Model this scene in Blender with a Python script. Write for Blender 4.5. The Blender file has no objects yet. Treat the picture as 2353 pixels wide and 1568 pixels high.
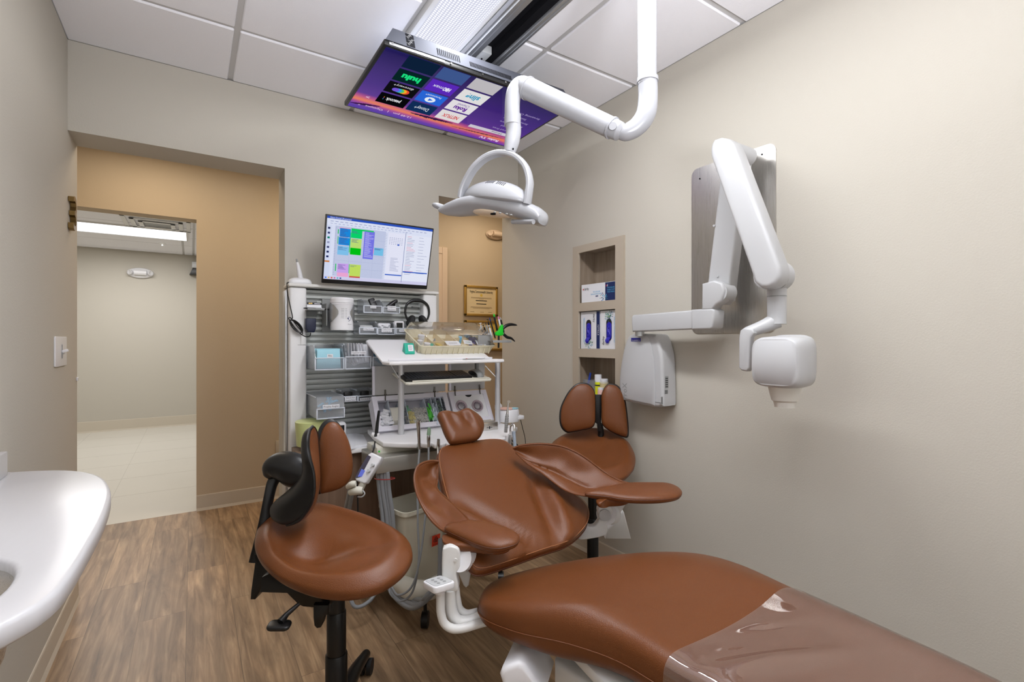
import bpy, bmesh, math, random
from mathutils import Vector, Matrix
random.seed(7)
V = Vector
PI = math.pi
C = bpy.context.scene.collection
sc = bpy.context.scene

# ---------------------------------------------------------------- camera, world, lights, exposure
IMG_W, IMG_H, FPX, YAW, CZ = 2353.0, 1568.0, 1124.0, math.radians(33.2), 1.246
cam_d = bpy.data.cameras.new('camera'); cam = bpy.data.objects.new('camera', cam_d); C.objects.link(cam)
cam_d.sensor_width = 36.0; cam_d.lens = 36.0 * FPX / IMG_W; cam_d.clip_start = 0.02
cam.location = (0, 0, CZ); cam.rotation_euler = (PI / 2, 0, -YAW)
sc.camera = cam
sc.view_settings.view_transform = 'Standard'; sc.view_settings.look = 'None'
sc.view_settings.gamma = 1.0; sc.view_settings.use_curve_mapping = False
sc.view_settings.exposure = 0.45
w = bpy.data.worlds.new('world'); sc.world = w; w.use_nodes = True
w.node_tree.nodes['Background'].inputs[0].default_value = (0.9, 0.93, 1.0, 1)
w.node_tree.nodes['Background'].inputs[1].default_value = 0.3

def area(name, loc, target, sx, sy, power, col=(1, 1, 1), spread=180):
    l = bpy.data.lights.new(name, 'AREA'); l.shape = 'RECTANGLE'; l.size = sx; l.size_y = sy
    l.energy = power; l.color = col; l.spread = math.radians(spread)
    o = bpy.data.objects.new(name, l); C.objects.link(o); o.location = loc
    o.rotation_euler = (V(target) - V(loc)).to_track_quat('-Z', 'Y').to_euler()
    return o
area('luminaire_lamp', (0.905, 1.22, 2.54), (0.905, 1.22, 0), 0.18, 2.3, 32, (0.97, 0.98, 1.0))
area('luminaire_lamp_rear', (1.0, -0.45, 2.54), (1.0, -0.45, 0), 0.6, 1.1, 2.5, (0.98, 0.98, 1.0))
area('rear_fill', (0.75, -1.55, 1.35), (0.9, 1.2, 2.2), 2.2, 2.0, 8, (0.90, 0.95, 1.0))  # added fill lamp in front of the unseen rear wall, no window behind it
area('ceiling_fill', (0.35, -0.7, 1.35), (0.6, 0.25, 2.59), 0.6, 0.6, 25, (0.93, 0.94, 1.0), 95)  # added fill lamp behind the camera, aimed up to brighten the ceiling
area('hall_downlight', (-0.25, 3.66, 2.56), (-0.25, 3.66, 0), 0.4, 0.4, 5, (1.0, 0.81, 0.60))
area('hall_downlight_right', (2.35, 3.66, 2.56), (2.35, 3.66, 0), 0.4, 0.4, 5, (1.0, 0.81, 0.60))
area('hall_fill_middle', (1.05, 3.66, 2.56), (1.05, 3.66, 0), 0.4, 0.4, 6, (1.0, 0.81, 0.60))  # extra lamp hidden by the header, added to even out the hall light
area('far_room_lamp', (-0.66, 7.5, 2.50), (-0.66, 7.5, 0), 1.2, 0.6, 23, (1.0, 0.98, 0.96))
area('far_room_lamp_near', (-0.66, 5.4, 2.50), (-0.66, 5.4, 0), 1.2, 0.6, 14, (1.0, 0.98, 0.96))

# ---------------------------------------------------------------- pixel -> point on a known plane
FW = V((math.sin(YAW), math.cos(YAW), 0)); RT = V((math.cos(YAW), -math.sin(YAW), 0)); UP = V((0, 0, 1))
EYE = V((0, 0, CZ))
def ray(px, py):
    return FW + RT * ((px - IMG_W / 2) / FPX) + UP * ((IMG_H / 2 - py) / FPX)
def at(px, py, X=None, Y=None, Z=None, s=None, pl=None):
    d = ray(px, py)
    if s is None:
        if X is not None: s = X / d.x
        elif Y is not None: s = Y / d.y
        elif Z is not None: s = (Z - CZ) / d.z
        else:
            p, n = pl; s = (V(p) - EYE).dot(n) / d.dot(n)
    return EYE + d * s

# ---------------------------------------------------------------- materials
def lin(c):
    return tuple(((x / 255.0) / 12.92 if x <= 10 else (((x / 255.0) + 0.055) / 1.055) ** 2.4) for x in c)
MATS = {}
def mat(name, rgb, rough=0.5, metal=0.0, bump=0.0, bscale=60, spec=0.5, trans=0.0, alpha=1.0, emit=0.0, coat=0.0, var=0.0, sheen=0.0, linear=False):
    if name in MATS: return MATS[name]
    m = bpy.data.materials.new(name); m.use_nodes = True; MATS[name] = m
    nt = m.node_tree; b = nt.nodes['Principled BSDF']
    c = rgb if linear else lin(rgb)
    b.inputs['Base Color'].default_value = (*c, 1); b.inputs['Roughness'].default_value = rough
    b.inputs['Metallic'].default_value = metal; b.inputs['Specular IOR Level'].default_value = spec
    b.inputs['Transmission Weight'].default_value = trans; b.inputs['Alpha'].default_value = alpha
    b.inputs['Coat Weight'].default_value = coat; b.inputs['Coat Roughness'].default_value = 0.1
    if emit:
        b.inputs['Emission Color'].default_value = (*c, 1); b.inputs['Emission Strength'].default_value = emit
    tc = nt.nodes.new('ShaderNodeTexCoord')
    n = nt.nodes.new('ShaderNodeTexNoise'); n.inputs['Scale'].default_value = bscale; n.inputs['Detail'].default_value = 4
    nt.links.new(tc.outputs['Object'], n.inputs['Vector'])
    if bump:
        bp = nt.nodes.new('ShaderNodeBump'); bp.inputs['Strength'].default_value = bump; bp.inputs['Distance'].default_value = 0.002
        nt.links.new(n.outputs['Fac'], bp.inputs['Height']); nt.links.new(bp.outputs['Normal'], b.inputs['Normal'])
    if var:
        n2 = nt.nodes.new('ShaderNodeTexNoise'); n2.inputs['Scale'].default_value = 3.5; n2.inputs['Detail'].default_value = 3
        nt.links.new(tc.outputs['Object'], n2.inputs['Vector'])
        mx = nt.nodes.new('ShaderNodeMix'); mx.data_type = 'RGBA'
        mx.inputs['A'].default_value = (*[x * (1 - var) for x in c], 1); mx.inputs['B'].default_value = (*[min(1, x * (1 + var)) for x in c], 1)
        nt.links.new(n2.outputs['Fac'], mx.inputs['Factor']); nt.links.new(mx.outputs['Result'], b.inputs['Base Color'])
    return m
def glassy(name, rgb, gloss=0.12, tint=0.75, rough=0.05, haze=0.25):
    # thin clear plastic: transparent + a little milky diffuse + gloss
    if name in MATS: return MATS[name]
    m = bpy.data.materials.new(name); m.use_nodes = True; MATS[name] = m
    nt = m.node_tree; nt.nodes.remove(nt.nodes['Principled BSDF']); out = nt.nodes['Material Output']
    c = lin(rgb)
    tr = nt.nodes.new('ShaderNodeBsdfTransparent'); tr.inputs[0].default_value = (tint + (1 - tint) * c[0], tint + (1 - tint) * c[1], tint + (1 - tint) * c[2], 1)
    df = nt.nodes.new('ShaderNodeBsdfDiffuse'); df.inputs[0].default_value = (*[x * .6 for x in c], 1)
    gl = nt.nodes.new('ShaderNodeBsdfGlossy'); gl.inputs['Roughness'].default_value = rough
    tl = nt.nodes.new('ShaderNodeBsdfTranslucent'); tl.inputs[0].default_value = (*[x * .4 for x in c], 1)
    m0 = nt.nodes.new('ShaderNodeAddShader'); nt.links.new(df.outputs[0], m0.inputs[0]); nt.links.new(tl.outputs[0], m0.inputs[1])
    m1 = nt.nodes.new('ShaderNodeMixShader'); m1.inputs[0].default_value = haze
    nt.links.new(tr.outputs[0], m1.inputs[1]); nt.links.new(m0.outputs[0], m1.inputs[2])
    lw = nt.nodes.new('ShaderNodeLayerWeight'); lw.inputs['Blend'].default_value = 0.25
    mm = nt.nodes.new('ShaderNodeMath'); mm.operation = 'MULTIPLY_ADD'; mm.inputs[1].default_value = 0.6; mm.inputs[2].default_value = gloss
    nt.links.new(lw.outputs['Fresnel'], mm.inputs[0])
    m2 = nt.nodes.new('ShaderNodeMixShader'); nt.links.new(mm.outputs[0], m2.inputs[0])
    nt.links.new(m1.outputs[0], m2.inputs[1]); nt.links.new(gl.outputs[0], m2.inputs[2])
    nt.links.new(m2.outputs[0], out.inputs['Surface'])
    return m
def wood(name, c1, c2, c3, plank=None, stretch=(40, 3, 3), rough=0.4, axis='Y'):
    if name in MATS: return MATS[name]
    m = bpy.data.materials.new(name); m.use_nodes = True; MATS[name] = m
    nt = m.node_tree; N = nt.nodes; L = nt.links; b = N['Principled BSDF']; b.inputs['Roughness'].default_value = rough
    tc = N.new('ShaderNodeTexCoord')
    mp = N.new('ShaderNodeMapping'); mp.inputs['Scale'].default_value = stretch
    L.new(tc.outputs['Object'], mp.inputs['Vector'])
    vec = mp.outputs[0]
    br = None
    if plank:
        rot = N.new('ShaderNodeMapping'); rot.inputs['Rotation'].default_value = (0, 0, PI / 2); rot.inputs['Location'].default_value = (0.31, 0.05, 0)
        L.new(tc.outputs['Object'], rot.inputs['Vector'])
        br = N.new('ShaderNodeTexBrick'); br.offset = 0.37; br.offset_frequency = 2
        br.inputs['Scale'].default_value = 1.0; br.inputs['Brick Width'].default_value = plank[1]; br.inputs['Row Height'].default_value = plank[0]
        br.inputs['Mortar Size'].default_value = 0.0012; br.inputs['Mortar Smooth'].default_value = 0.2; br.inputs['Bias'].default_value = 0
        br.inputs['Color1'].default_value = (0, 0, 0, 1); br.inputs['Color2'].default_value = (1, 1, 1, 1); br.inputs['Mortar'].default_value = (0.5, 0.5, 0.5, 1)
        L.new(rot.outputs[0], br.inputs['Vector'])
        sep = N.new('ShaderNodeVectorMath'); sep.operation = 'MULTIPLY_ADD'
        sep.inputs[1].default_value = (37, 23, 11)
        L.new(br.outputs['Color'], sep.inputs[0]); L.new(mp.outputs[0], sep.inputs[2]); vec = sep.outputs[0]
    n1 = N.new('ShaderNodeTexNoise'); n1.inputs['Scale'].default_value = 1.0; n1.inputs['Detail'].default_value = 8; n1.inputs['Roughness'].default_value = 0.62; n1.inputs['Distortion'].default_value = 0.8
    L.new(vec, n1.inputs['Vector'])
    cr = N.new('ShaderNodeValToRGB'); e = cr.color_ramp.elements
    e[0].position = 0.28; e[0].color = (*lin(c1), 1); e[1].position = 0.75; e[1].color = (*lin(c3), 1)
    x = cr.color_ramp.elements.new(0.5); x.color = (*lin(c2), 1)
    L.new(n1.outputs['Fac'], cr.inputs[0]); col = cr.outputs[0]
    if br:
        # knots / cathedral streaks
        mp3 = N.new('ShaderNodeMapping'); mp3.inputs['Scale'].default_value = (9, 1.6, 1)
        L.new(tc.outputs['Object'], mp3.inputs['Vector'])
        ad = N.new('ShaderNodeVectorMath'); ad.operation = 'MULTIPLY_ADD'; ad.inputs[1].default_value = (17, 29, 5)
        L.new(br.outputs['Color'], ad.inputs[0]); L.new(mp3.outputs[0], ad.inputs[2])
        n3 = N.new('ShaderNodeTexNoise'); n3.inputs['Scale'].default_value = 1; n3.inputs['Detail'].default_value = 3; n3.inputs['Distortion'].default_value = 1.6
        L.new(ad.outputs[0], n3.inputs['Vector'])
        r3 = N.new('ShaderNodeMapRange'); r3.inputs['From Min'].default_value = 0.35; r3.inputs['From Max'].default_value = 0.7; r3.inputs['To Min'].default_value = 0.72; r3.inputs['To Max'].default_value = 1.16
        L.new(n3.outputs['Fac'], r3.inputs['Value'])
        r4 = N.new('ShaderNodeMapRange'); r4.inputs['To Min'].default_value = 0.82; r4.inputs['To Max'].default_value = 1.1
        L.new(br.outputs['Color'], r4.inputs['Value'])
        mu = N.new('ShaderNodeMath'); mu.operation = 'MULTIPLY'; L.new(r3.outputs[0], mu.inputs[0]); L.new(r4.outputs[0], mu.inputs[1])
        fm = N.new('ShaderNodeMath'); fm.operation = 'MULTIPLY_ADD'; fm.inputs[1].default_value = -0.45; fm.inputs[2].default_value = 1.0
        L.new(br.outputs['Fac'], fm.inputs[0])
        mu2 = N.new('ShaderNodeMath'); mu2.operation = 'MULTIPLY'; L.new(mu.outputs[0], mu2.inputs[0]); L.new(fm.outputs[0], mu2.inputs[1])
        vm = N.new('ShaderNodeVectorMath'); vm.operation = 'SCALE'; L.new(col, vm.inputs[0]); L.new(mu2.outputs[0], vm.inputs['Scale']); col = vm.outputs[0]
        bp = N.new('ShaderNodeBump'); bp.inputs['Strength'].default_value = 0.3; bp.inputs['Distance'].default_value = 0.001; bp.invert = True
        L.new(br.outputs['Fac'], bp.inputs['Height']); L.new(bp.outputs[0], b.inputs['Normal'])
    L.new(col, b.inputs['Base Color'])
    return m

M_xray = mat('x_ray_plastic', (188, 189, 191), 0.3)
M_lamp = mat('lamp_enamel', (158, 159, 163), 0.25)
M_wall = mat('wall_paint', (196, 191, 180), 0.75, bump=0.25, bscale=180, spec=0.25)
M_wallh = mat('hall_paint', (201, 186, 162), 0.75, bump=0.2, bscale=180, spec=0.25)
M_ceil = mat('ceiling_tile', (243, 243, 248), 0.9, bump=0.5, bscale=260, spec=0.1)
M_grid = mat('ceiling_tbar', (196, 195, 195), 0.5)
M_base = mat('vinyl_baseboard', (205, 196, 180), 0.5)
M_wood = wood('oak_plank_floor', (120, 95, 70), (160, 131, 100), (196, 166, 130), plank=(0.18, 1.22), stretch=(34, 2.4, 1), rough=0.42)
M_tile = mat('pale_tile', (214, 210, 200), 0.32, var=0.03)
M_white = mat('white_plastic', (228, 228, 231), 0.28, spec=0.5)
M_whitem = mat('white_enamel', (220, 220, 218), 0.35, spec=0.5)
M_offw = mat('offwhite_plastic', (214, 211, 198), 0.4)
M_cream = mat('cream_plastic', (226, 218, 190), 0.4)
M_solid = mat('white_solid_surface', (232, 231, 232), 0.25, var=0.01)
M_black = mat('black_plastic', (16, 16, 17), 0.38)
M_blackm = mat('black_metal', (12, 12, 13), 0.3, metal=0.2)
M_rubber = mat('black_rubber', (20, 20, 22), 0.6)
M_gunm = mat('gunmetal_housing', (70, 72, 80), 0.75, spec=0.15)
M_leather = mat('brown_leather', (107, 60, 28), 0.34, bump=0.35, bscale=420, spec=0.4, var=0.05)
M_leathd = mat('brown_leather_seam', (84, 42, 22), 0.5)
M_thread = mat('tan_thread', (158, 104, 66), 0.7)
M_chrome = mat('chrome', (215, 215, 215), 0.12, metal=1.0)
M_alu = mat('satin_aluminium', (190, 192, 194), 0.32, metal=0.85)
M_alug = mat('grey_aluminium_slat', (190, 194, 192), 0.42, metal=0.35)
M_dark = mat('dark_recess', (24, 24, 27), 0.9, spec=0.05)
M_gray = mat('grey_plastic', (150, 152, 152), 0.45)
M_lgray = mat('light_grey_plastic', (190, 192, 193), 0.4)
M_hose = mat('grey_hose', (140, 143, 146), 0.45)
M_taupe = mat('taupe_laminate', (184, 172, 155), 0.45)
M_cab = wood('grey_oak_laminate', (140, 124, 108), (158, 142, 124), (172, 157, 140), stretch=(30, 30, 1.6), rough=0.5)
M_cabd = wood('brown_laminate', (98, 76, 60), (112, 88, 70), (124, 99, 80), stretch=(40, 40, 1.5), rough=0.5)
M_blue = mat('cobalt_glove', (30, 24, 168), 0.45)
M_navy = mat('navy_print', (18, 38, 92), 0.4)
M_cyan = mat('sky_print', (90, 180, 225), 0.5)
M_paper = mat('white_card', (228, 229, 234), 0.6)
M_ink = mat('black_ink', (24, 24, 28), 0.6)
M_inkg = mat('grey_ink', (130, 130, 134), 0.6)
M_clear = glassy('clear_bin_plastic', (236, 241, 248), 0.05, 0.9, 0.12, 0.22)
M_clear2 = glassy('clear_lid_plastic', (228, 224, 222), 0.05, 0.95, 0.04, 0.10)
M_gold = mat('gold_frame', (206, 172, 96), 0.3, metal=0.7)
M_teal = mat('teal_plastic', (26, 178, 150), 0.4)
M_green = mat('lime_plastic', (20, 205, 40), 0.35)
M_ltblue = mat('pale_blue_paper', (158, 208, 222), 0.7)
M_red = mat('red_plastic', (190, 40, 40), 0.4)
M_orange = mat('orange_sticker', (226, 66, 36), 0.5)
def emis(name, rgb, k=1.0):
    if name in MATS: return MATS[name]
    m = bpy.data.materials.new(name); m.use_nodes = True; MATS[name] = m
    nt = m.node_tree; nt.nodes.remove(nt.nodes['Principled BSDF']); e = nt.nodes.new('ShaderNodeEmission')
    e.inputs[0].default_value = (*lin(rgb), 1); e.inputs[1].default_value = k * 0.73
    nt.links.new(e.outputs[0], nt.nodes['Material Output'].inputs[0]); return m
def brushed(name, rgb, rough=0.3):
    if name in MATS: return MATS[name]
    m = mat(name, rgb, rough, metal=1.0); nt = m.node_tree; b = nt.nodes['Principled BSDF']
    tc = nt.nodes.new('ShaderNodeTexCoord'); mp = nt.nodes.new('ShaderNodeMapping'); mp.inputs['Scale'].default_value = (900, 900, 6)
    n = nt.nodes.new('ShaderNodeTexNoise'); n.inputs['Scale'].default_value = 1.0; n.inputs['Detail'].default_value = 3
    nt.links.new(tc.outputs['Object'], mp.inputs[0]); nt.links.new(mp.outputs[0], n.inputs['Vector'])
    r = nt.nodes.new('ShaderNodeMapRange'); r.inputs['To Min'].default_value = rough - 0.07; r.inputs['To Max'].default_value = rough + 0.12
    nt.links.new(n.outputs['Fac'], r.inputs['Value']); nt.links.new(r.outputs[0], b.inputs['Roughness']); return m
M_steel = brushed('brushed_steel', (206, 203, 198), 0.27)

# ---------------------------------------------------------------- mesh helpers
WL = {}; RAW = [False]   # RAW: the next object keeps its faces as they were laid
def wloc(o): return WL.get(o.name, V((0, 0, 0)))
def setp(o, label=None, cat=None, group=None, kind=None):
    if label: o['label'] = label
    if cat: o['category'] = cat
    if group: o['group'] = group
    if kind: o['kind'] = kind
    return o
def thing(name, label, cat, loc, group=None):
    o = bpy.data.objects.new(name, None); C.objects.link(o); o.empty_display_size = 0.05
    o.location = V(loc); WL[o.name] = V(loc)
    return setp(o, label, cat, group)
def obj(name, bm, m, parent=None, smooth=35, label=None, cat=None, group=None, kind=None):
    me = bpy.data.meshes.new(name)
    if RAW[0]: RAW[0] = False
    else: bmesh.ops.recalc_face_normals(bm, faces=bm.faces[:])
    if smooth:
        a = math.radians(smooth)
        for f in bm.faces: f.smooth = True
        for e in bm.edges:
            if len(e.link_faces) == 2:
                if e.calc_face_angle(0) > a: e.smooth = False
    vs = [v.co for v in bm.verts]
    c = V(((min(v.x for v in vs) + max(v.x for v in vs)) / 2, (min(v.y for v in vs) + max(v.y for v in vs)) / 2, min(v.z for v in vs)))
    for v in bm.verts: v.co -= c
    bm.to_mesh(me); bm.free()
    for x in (m if isinstance(m, (list, tuple)) else [m]): me.materials.append(x)
    o = bpy.data.objects.new(name, me); C.objects.link(o)
    WL[o.name] = c.copy()
    if parent: o.parent = parent; o.location = c - wloc(parent)
    else: o.location = c
    return setp(o, label, cat, group, kind)
def struct(name, bm, m, parent=None, smooth=0):
    return obj(name, bm, m, parent, smooth, kind=None if parent else 'structure')
def B(): return bmesh.new()
def merge(dst, src, M=None, mi=None):
    if M is not None: src.transform(M)
    if mi is not None:
        for f in src.faces: f.material_index = mi
    me = bpy.data.meshes.new('tmp'); src.to_mesh(me); src.free(); dst.from_mesh(me); bpy.data.meshes.remove(me); return dst
def frame(o, x, y=None, z=None):
    # matrix whose local axes are x, y (and z = x cross y) at origin o
    x = V(x).normalized()
    if z is not None:
        z = V(z).normalized(); y = z.cross(x).normalized(); z = x.cross(y)
    else:
        y = V(y); z = x.cross(y).normalized(); y = z.cross(x)
    M = Matrix.Identity(4)
    for i in range(3): M[i][0] = x[i]; M[i][1] = y[i]; M[i][2] = z[i]; M[i][3] = o[i]
    return M
def box(bm, c, size, M=None, bev=0, seg=2, mi=None):
    t = bmesh.new(); bmesh.ops.create_cube(t, size=1.0)
    bmesh.ops.scale(t, vec=V(size), verts=t.verts)
    if bev: bmesh.ops.bevel(t, geom=t.edges[:], offset=min(bev, min(size) * 0.49), segments=seg, affect='EDGES', profile=0.5)
    bmesh.ops.translate(t, vec=V(c), verts=t.verts)
    return merge(bm, t, M, mi)
def bx(bm, x0, x1, y0, y1, z0, z1, bev=0, seg=2, mi=None):
    return box(bm, ((x0 + x1) / 2, (y0 + y1) / 2, (z0 + z1) / 2), (abs(x1 - x0), abs(y1 - y0), abs(z1 - z0)), None, bev, seg, mi)
def cr(pts, closed=False, n=8):
    # catmull-rom through pts
    P = [V(p) for p in pts]; out = []; N = len(P)
    rng = range(N) if closed else range(N - 1)
    for i in rng:
        p0 = P[(i - 1) % N] if closed or i > 0 else P[0] * 2 - P[1]
        p1 = P[i]; p2 = P[(i + 1) % N]
        p3 = P[(i + 2) % N] if closed or i + 2 < N else P[-1] * 2 - P[-2]
        for k in range(n):
            t = k / n; t2 = t * t; t3 = t2 * t
            out.append(0.5 * ((2 * p1) + (-p0 + p2) * t + (2 * p0 - 5 * p1 + 4 * p2 - p3) * t2 + (-p0 + 3 * p1 - 3 * p2 + p3) * t3))
    if not closed: out.append(P[-1])
    return out
def crs(vals, n):  # scalar companion
    return [v.x for v in cr([V((x, 0, 0)) for x in vals], False, n)]
def loft(bm, secs, caps=True, closed_sec=True, mi=None):
    rows = [[bm.verts.new(p) for p in s] for s in secs]; n = len(rows[0]); fs = []
    for a, b in zip(rows[:-1], rows[1:]):
        for i in range(n if closed_sec else n - 1):
            j = (i + 1) % n
            fs.append(bm.faces.new((a[i], a[j], b[j], b[i])))
    if caps and closed_sec:
        fs.append(bm.faces.new(rows[0][::-1])); fs.append(bm.faces.new(rows[-1]))
    if mi is not None:
        for f in fs: f.material_index = mi
    return bm
def tube(bm, pts, r, n=12, sm=0, flat=1.0, mi=None, upv=None):
    if sm: 
        R = r if isinstance(r, (list, tuple)) else None
        if R: r = crs(R, sm)
        pts = cr(pts, False, sm)
    pts = [V(p) for p in pts]; N = len(pts)
    R = r if isinstance(r, (list, tuple)) else [r] * N
    T = [(pts[min(i + 1, N - 1)] - pts[max(i - 1, 0)]).normalized() for i in range(N)]
    u = V(upv) if upv is not None else (V((0, 0, 1)) if abs(T[0].z) < 0.9 else V((1, 0, 0)))
    secs = []
    for i in range(N):
        a = (u - T[i] * u.dot(T[i])).normalized(); b = T[i].cross(a); u = a if upv is None else V(upv)
        secs.append([pts[i] + (a * math.cos(2 * PI * k / n) + b * math.sin(2 * PI * k / n) * flat) * R[i] for k in range(n)])
    return loft(bm, secs, mi=mi)
def cyl(bm, p0, p1, r0, r1=None, n=20, mi=None):
    return tube(bm, [p0, p1], [r0, r0 if r1 is None else r1], n, mi=mi)
def lathe(bm, prof, M=None, n=28, mi=None):
    M = M or Matrix.Identity(4); secs = []
    for r, z in prof:
        secs.append([M @ V((r * math.cos(2 * PI * k / n), r * math.sin(2 * PI * k / n), z)) for k in range(n)])
    return loft(bm, secs, mi=mi)
def prism(bm, pts, vec, bev=0, seg=2, mi=None):
    t = bmesh.new(); vec = V(vec)
    a = [t.verts.new(V(p)) for p in pts]; b = [t.verts.new(V(p) + vec) for p in pts]
    n = len(a); f0 = t.faces.new(a); f1 = t.faces.new(b[::-1])
    for i in range(n): t.faces.new((a[i], b[i], b[(i + 1) % n], a[(i + 1) % n]))
    bmesh.ops.recalc_face_normals(t, faces=t.faces[:])
    if bev:
        es = list(set(list(f0.edges) + list(f1.edges)))
        bmesh.ops.bevel(t, geom=es, offset=bev, segments=seg, affect='EDGES', profile=0.5)
    return merge(bm, t, None, mi)
def rrect(w, h, r, n=5):
    out = []
    for cx, cy, a0 in ((w / 2 - r, h / 2 - r, 0), (-w / 2 + r, h / 2 - r, PI / 2), (-w / 2 + r, -h / 2 + r, PI), (w / 2 - r, -h / 2 + r, 1.5 * PI)):
        for k in range(n + 1):
            a = a0 + PI / 2 * k / n; out.append((cx + r * math.cos(a), cy + r * math.sin(a)))
    return out
def rplate(bm, M, w, h, d, r=0.01, bev=0.0, mi=None, n=5):
    # rounded rectangle in local xy of M, thickness d along local +z
    pts = [M @ V((x, y, 0)) for x, y in rrect(w, h, r, n)]
    z = (M.to_3x3() @ V((0, 0, 1))).normalized() * d
    return prism(bm, pts, z, bev, 2, mi)
def pillow(bm, outline, Mf, top, bot, n=2.6, rings=14, topf=None, center=None, botn=None, mi=None):
    # outline: closed list of (x, y) in the local frame Mf; inflated above by top, below by bot
    O = [V((p[0], p[1], 0)) for p in outline]; c = center or (sum(O, V((0, 0, 0))) / len(O)); c = V((c[0], c[1], 0))
    rr = [math.sin(PI / 2 * i / rings) for i in range(1, rings + 1)]
    def ring(r, up):
        out = []
        for p in O:
            q = c + (p - c) * r
            e = n if up > 0 else (botn or n)
            h = (max(0.0, 1 - r ** e)) ** (1 / e)
            z = h * (top if up > 0 else -bot)
            if up > 0 and topf: z += topf(q.x, q.y, r) * h
            out.append(Mf @ V((q.x, q.y, z)))
        return out
    U = [[bm.verts.new(p) for p in ring(r, 1)] for r in rr]
    D = [[bm.verts.new(p) for p in ring(r, -1)] for r in rr[:-1]] + [U[-1]]
    N = len(O); fs = []
    cu = bm.verts.new(Mf @ V((c.x, c.y, top + (topf(c.x, c.y, 0) if topf else 0)))); cd = bm.verts.new(Mf @ V((c.x, c.y, -bot)))
    for k in range(N):
        j = (k + 1) % N
        fs.append(bm.faces.new((cu, U[0][k], U[0][j]))); fs.append(bm.faces.new((cd, D[0][j], D[0][k])))
        for i in range(rings - 1):
            fs.append(bm.faces.new((U[i][k], U[i + 1][k], U[i + 1][j], U[i][j])))
            fs.append(bm.faces.new((D[i][j], D[i + 1][j], D[i + 1][k], D[i][k])))
    if mi is not None:
        for f in fs: f.material_index = mi
    return bm
def outl(Mf, pxs, n=6):
    # pixel outline -> smooth local outline on the plane of Mf
    o = Mf.translation; nz = (Mf.to_3x3() @ V((0, 0, 1))); inv = Mf.inverted()
    return [(p.x, p.y) for p in cr([inv @ at(x, y, pl=(o, nz)) for x, y in pxs], True, n)]
TXT = {}
def text(bm, s, M, h=None, wd=None, depth=0.0003, mi=None, shear=0, align='CENTER', sx=1.0, bold=0.0):
    # text whose local x runs along M x, y up; h = letter height, wd = fit to width
    cu = bpy.data.curves.new('t', 'FONT'); cu.body = s; cu.align_x = align; cu.align_y = 'CENTER'; cu.shear = shear; cu.size = 1.0; cu.offset = bold
    cu.resolution_u = 2
    o = bpy.data.objects.new('t', cu); C.objects.link(o)
    dg = bpy.context.evaluated_depsgraph_get(); me = bpy.data.meshes.new_from_object(o.evaluated_get(dg))
    bpy.data.objects.remove(o); bpy.data.curves.remove(cu)
    t = bmesh.new(); t.from_mesh(me); bpy.data.meshes.remove(me)
    if not t.verts: t.free(); return bm
    W_ = max(v.co.x for v in t.verts) - min(v.co.x for v in t.verts)
    k = (h / 0.7) if h else wd / W_
    kx = k * sx if wd is None else wd / W_
    for v in t.verts: v.co = V((v.co.x * kx, v.co.y * k, depth))
    return merge(bm, t, M, mi)
def rect(bm, M, x0, y0, x1, y1, z=0.0, mi=0):
    vs = [bm.verts.new(M @ V(p)) for p in ((x0, y0, z), (x1, y0, z), (x1, y1, z), (x0, y1, z))]
    f = bm.faces.new(vs); f.material_index = mi; return f
def copytree(o, loc, label=None, group=None, rotz=None):
    r = o.copy(); C.objects.link(r); r.location = V(loc); WL[r.name] = V(loc)
    if label: r['label'] = label
    if group: r['group'] = group
    if rotz is not None: r.rotation_euler.z = rotz
    for ch in list(o.children):
        c = ch.copy(); C.objects.link(c); c.parent = r
        for g in list(ch.children):
            d = g.copy(); C.objects.link(d); d.parent = c
    return r
# ================================================================ THE SETTING
HC, XL, XR, D, D1, D2 = 2.59, -0.463, 1.953, 2.906, 3.12, 4.26
HZ = 2.186; OX1, OX2 = 0.423, 1.336; YB = -1.7
bm = B(); bx(bm, -3.0, 4.5, YB - 0.2, D2 + 0.01, -0.06, 0.0); struct('floor', bm, M_wood)
bm = B(); bx(bm, -3.0, 4.5, D2 + 0.01, 8.9, -0.06, 0.0); fl2 = struct('floor_tile', bm, M_tile)
bm = B()
for yy in (5.0, 5.62, 6.24, 6.86, 7.48, 8.1): bx(bm, -2.6, 1.3, yy - 0.0015, yy + 0.0015, 0.0, 0.0005)
for xx in (-1.75, -1.14, -0.53, 0.08): bx(bm, xx - 0.0015, xx + 0.0015, D2 + .02, 8.7, 0.0, 0.0005)
struct('grout', bm, mat('pale_grout', (196, 192, 182), 0.6), fl2)
# left wall runs on to the hall side of the opening
bm = B(); bx(bm, XL - 0.15, XL, YB, D1, 0, HC); struct('wall_left', bm, M_wall)
bm = B(); bx(bm, XL - 0.15, XR + 0.3, YB - 0.15, YB, 0, HC); struct('wall_rear', bm, M_wall)
# right wall with the niche hole
NY0, NY1, NZ0, NZ1 = 1.915, 2.27, 0.93, 1.80
bm = B()
bx(bm, XR, XR + 0.3, YB, NY0, 0, HC); bx(bm, XR, XR + 0.3, NY1, D1, 0, HC)
bx(bm, XR, XR + 0.3, NY0, NY1, 0, NZ0); bx(bm, XR, XR + 0.3, NY0, NY1, NZ1, HC)
bmesh.ops.remove_doubles(bm, verts=bm.verts[:], dist=1e-5); struct('wall_right', bm, M_wall)
# back wall: header over two openings and the pier between them
bm = B()
bx(bm, XL, XR, D, D1, HZ, HC); bx(bm, OX1, OX2, D, D1, 0, HZ)
struct('wall_back', bm, M_wall)
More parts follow.
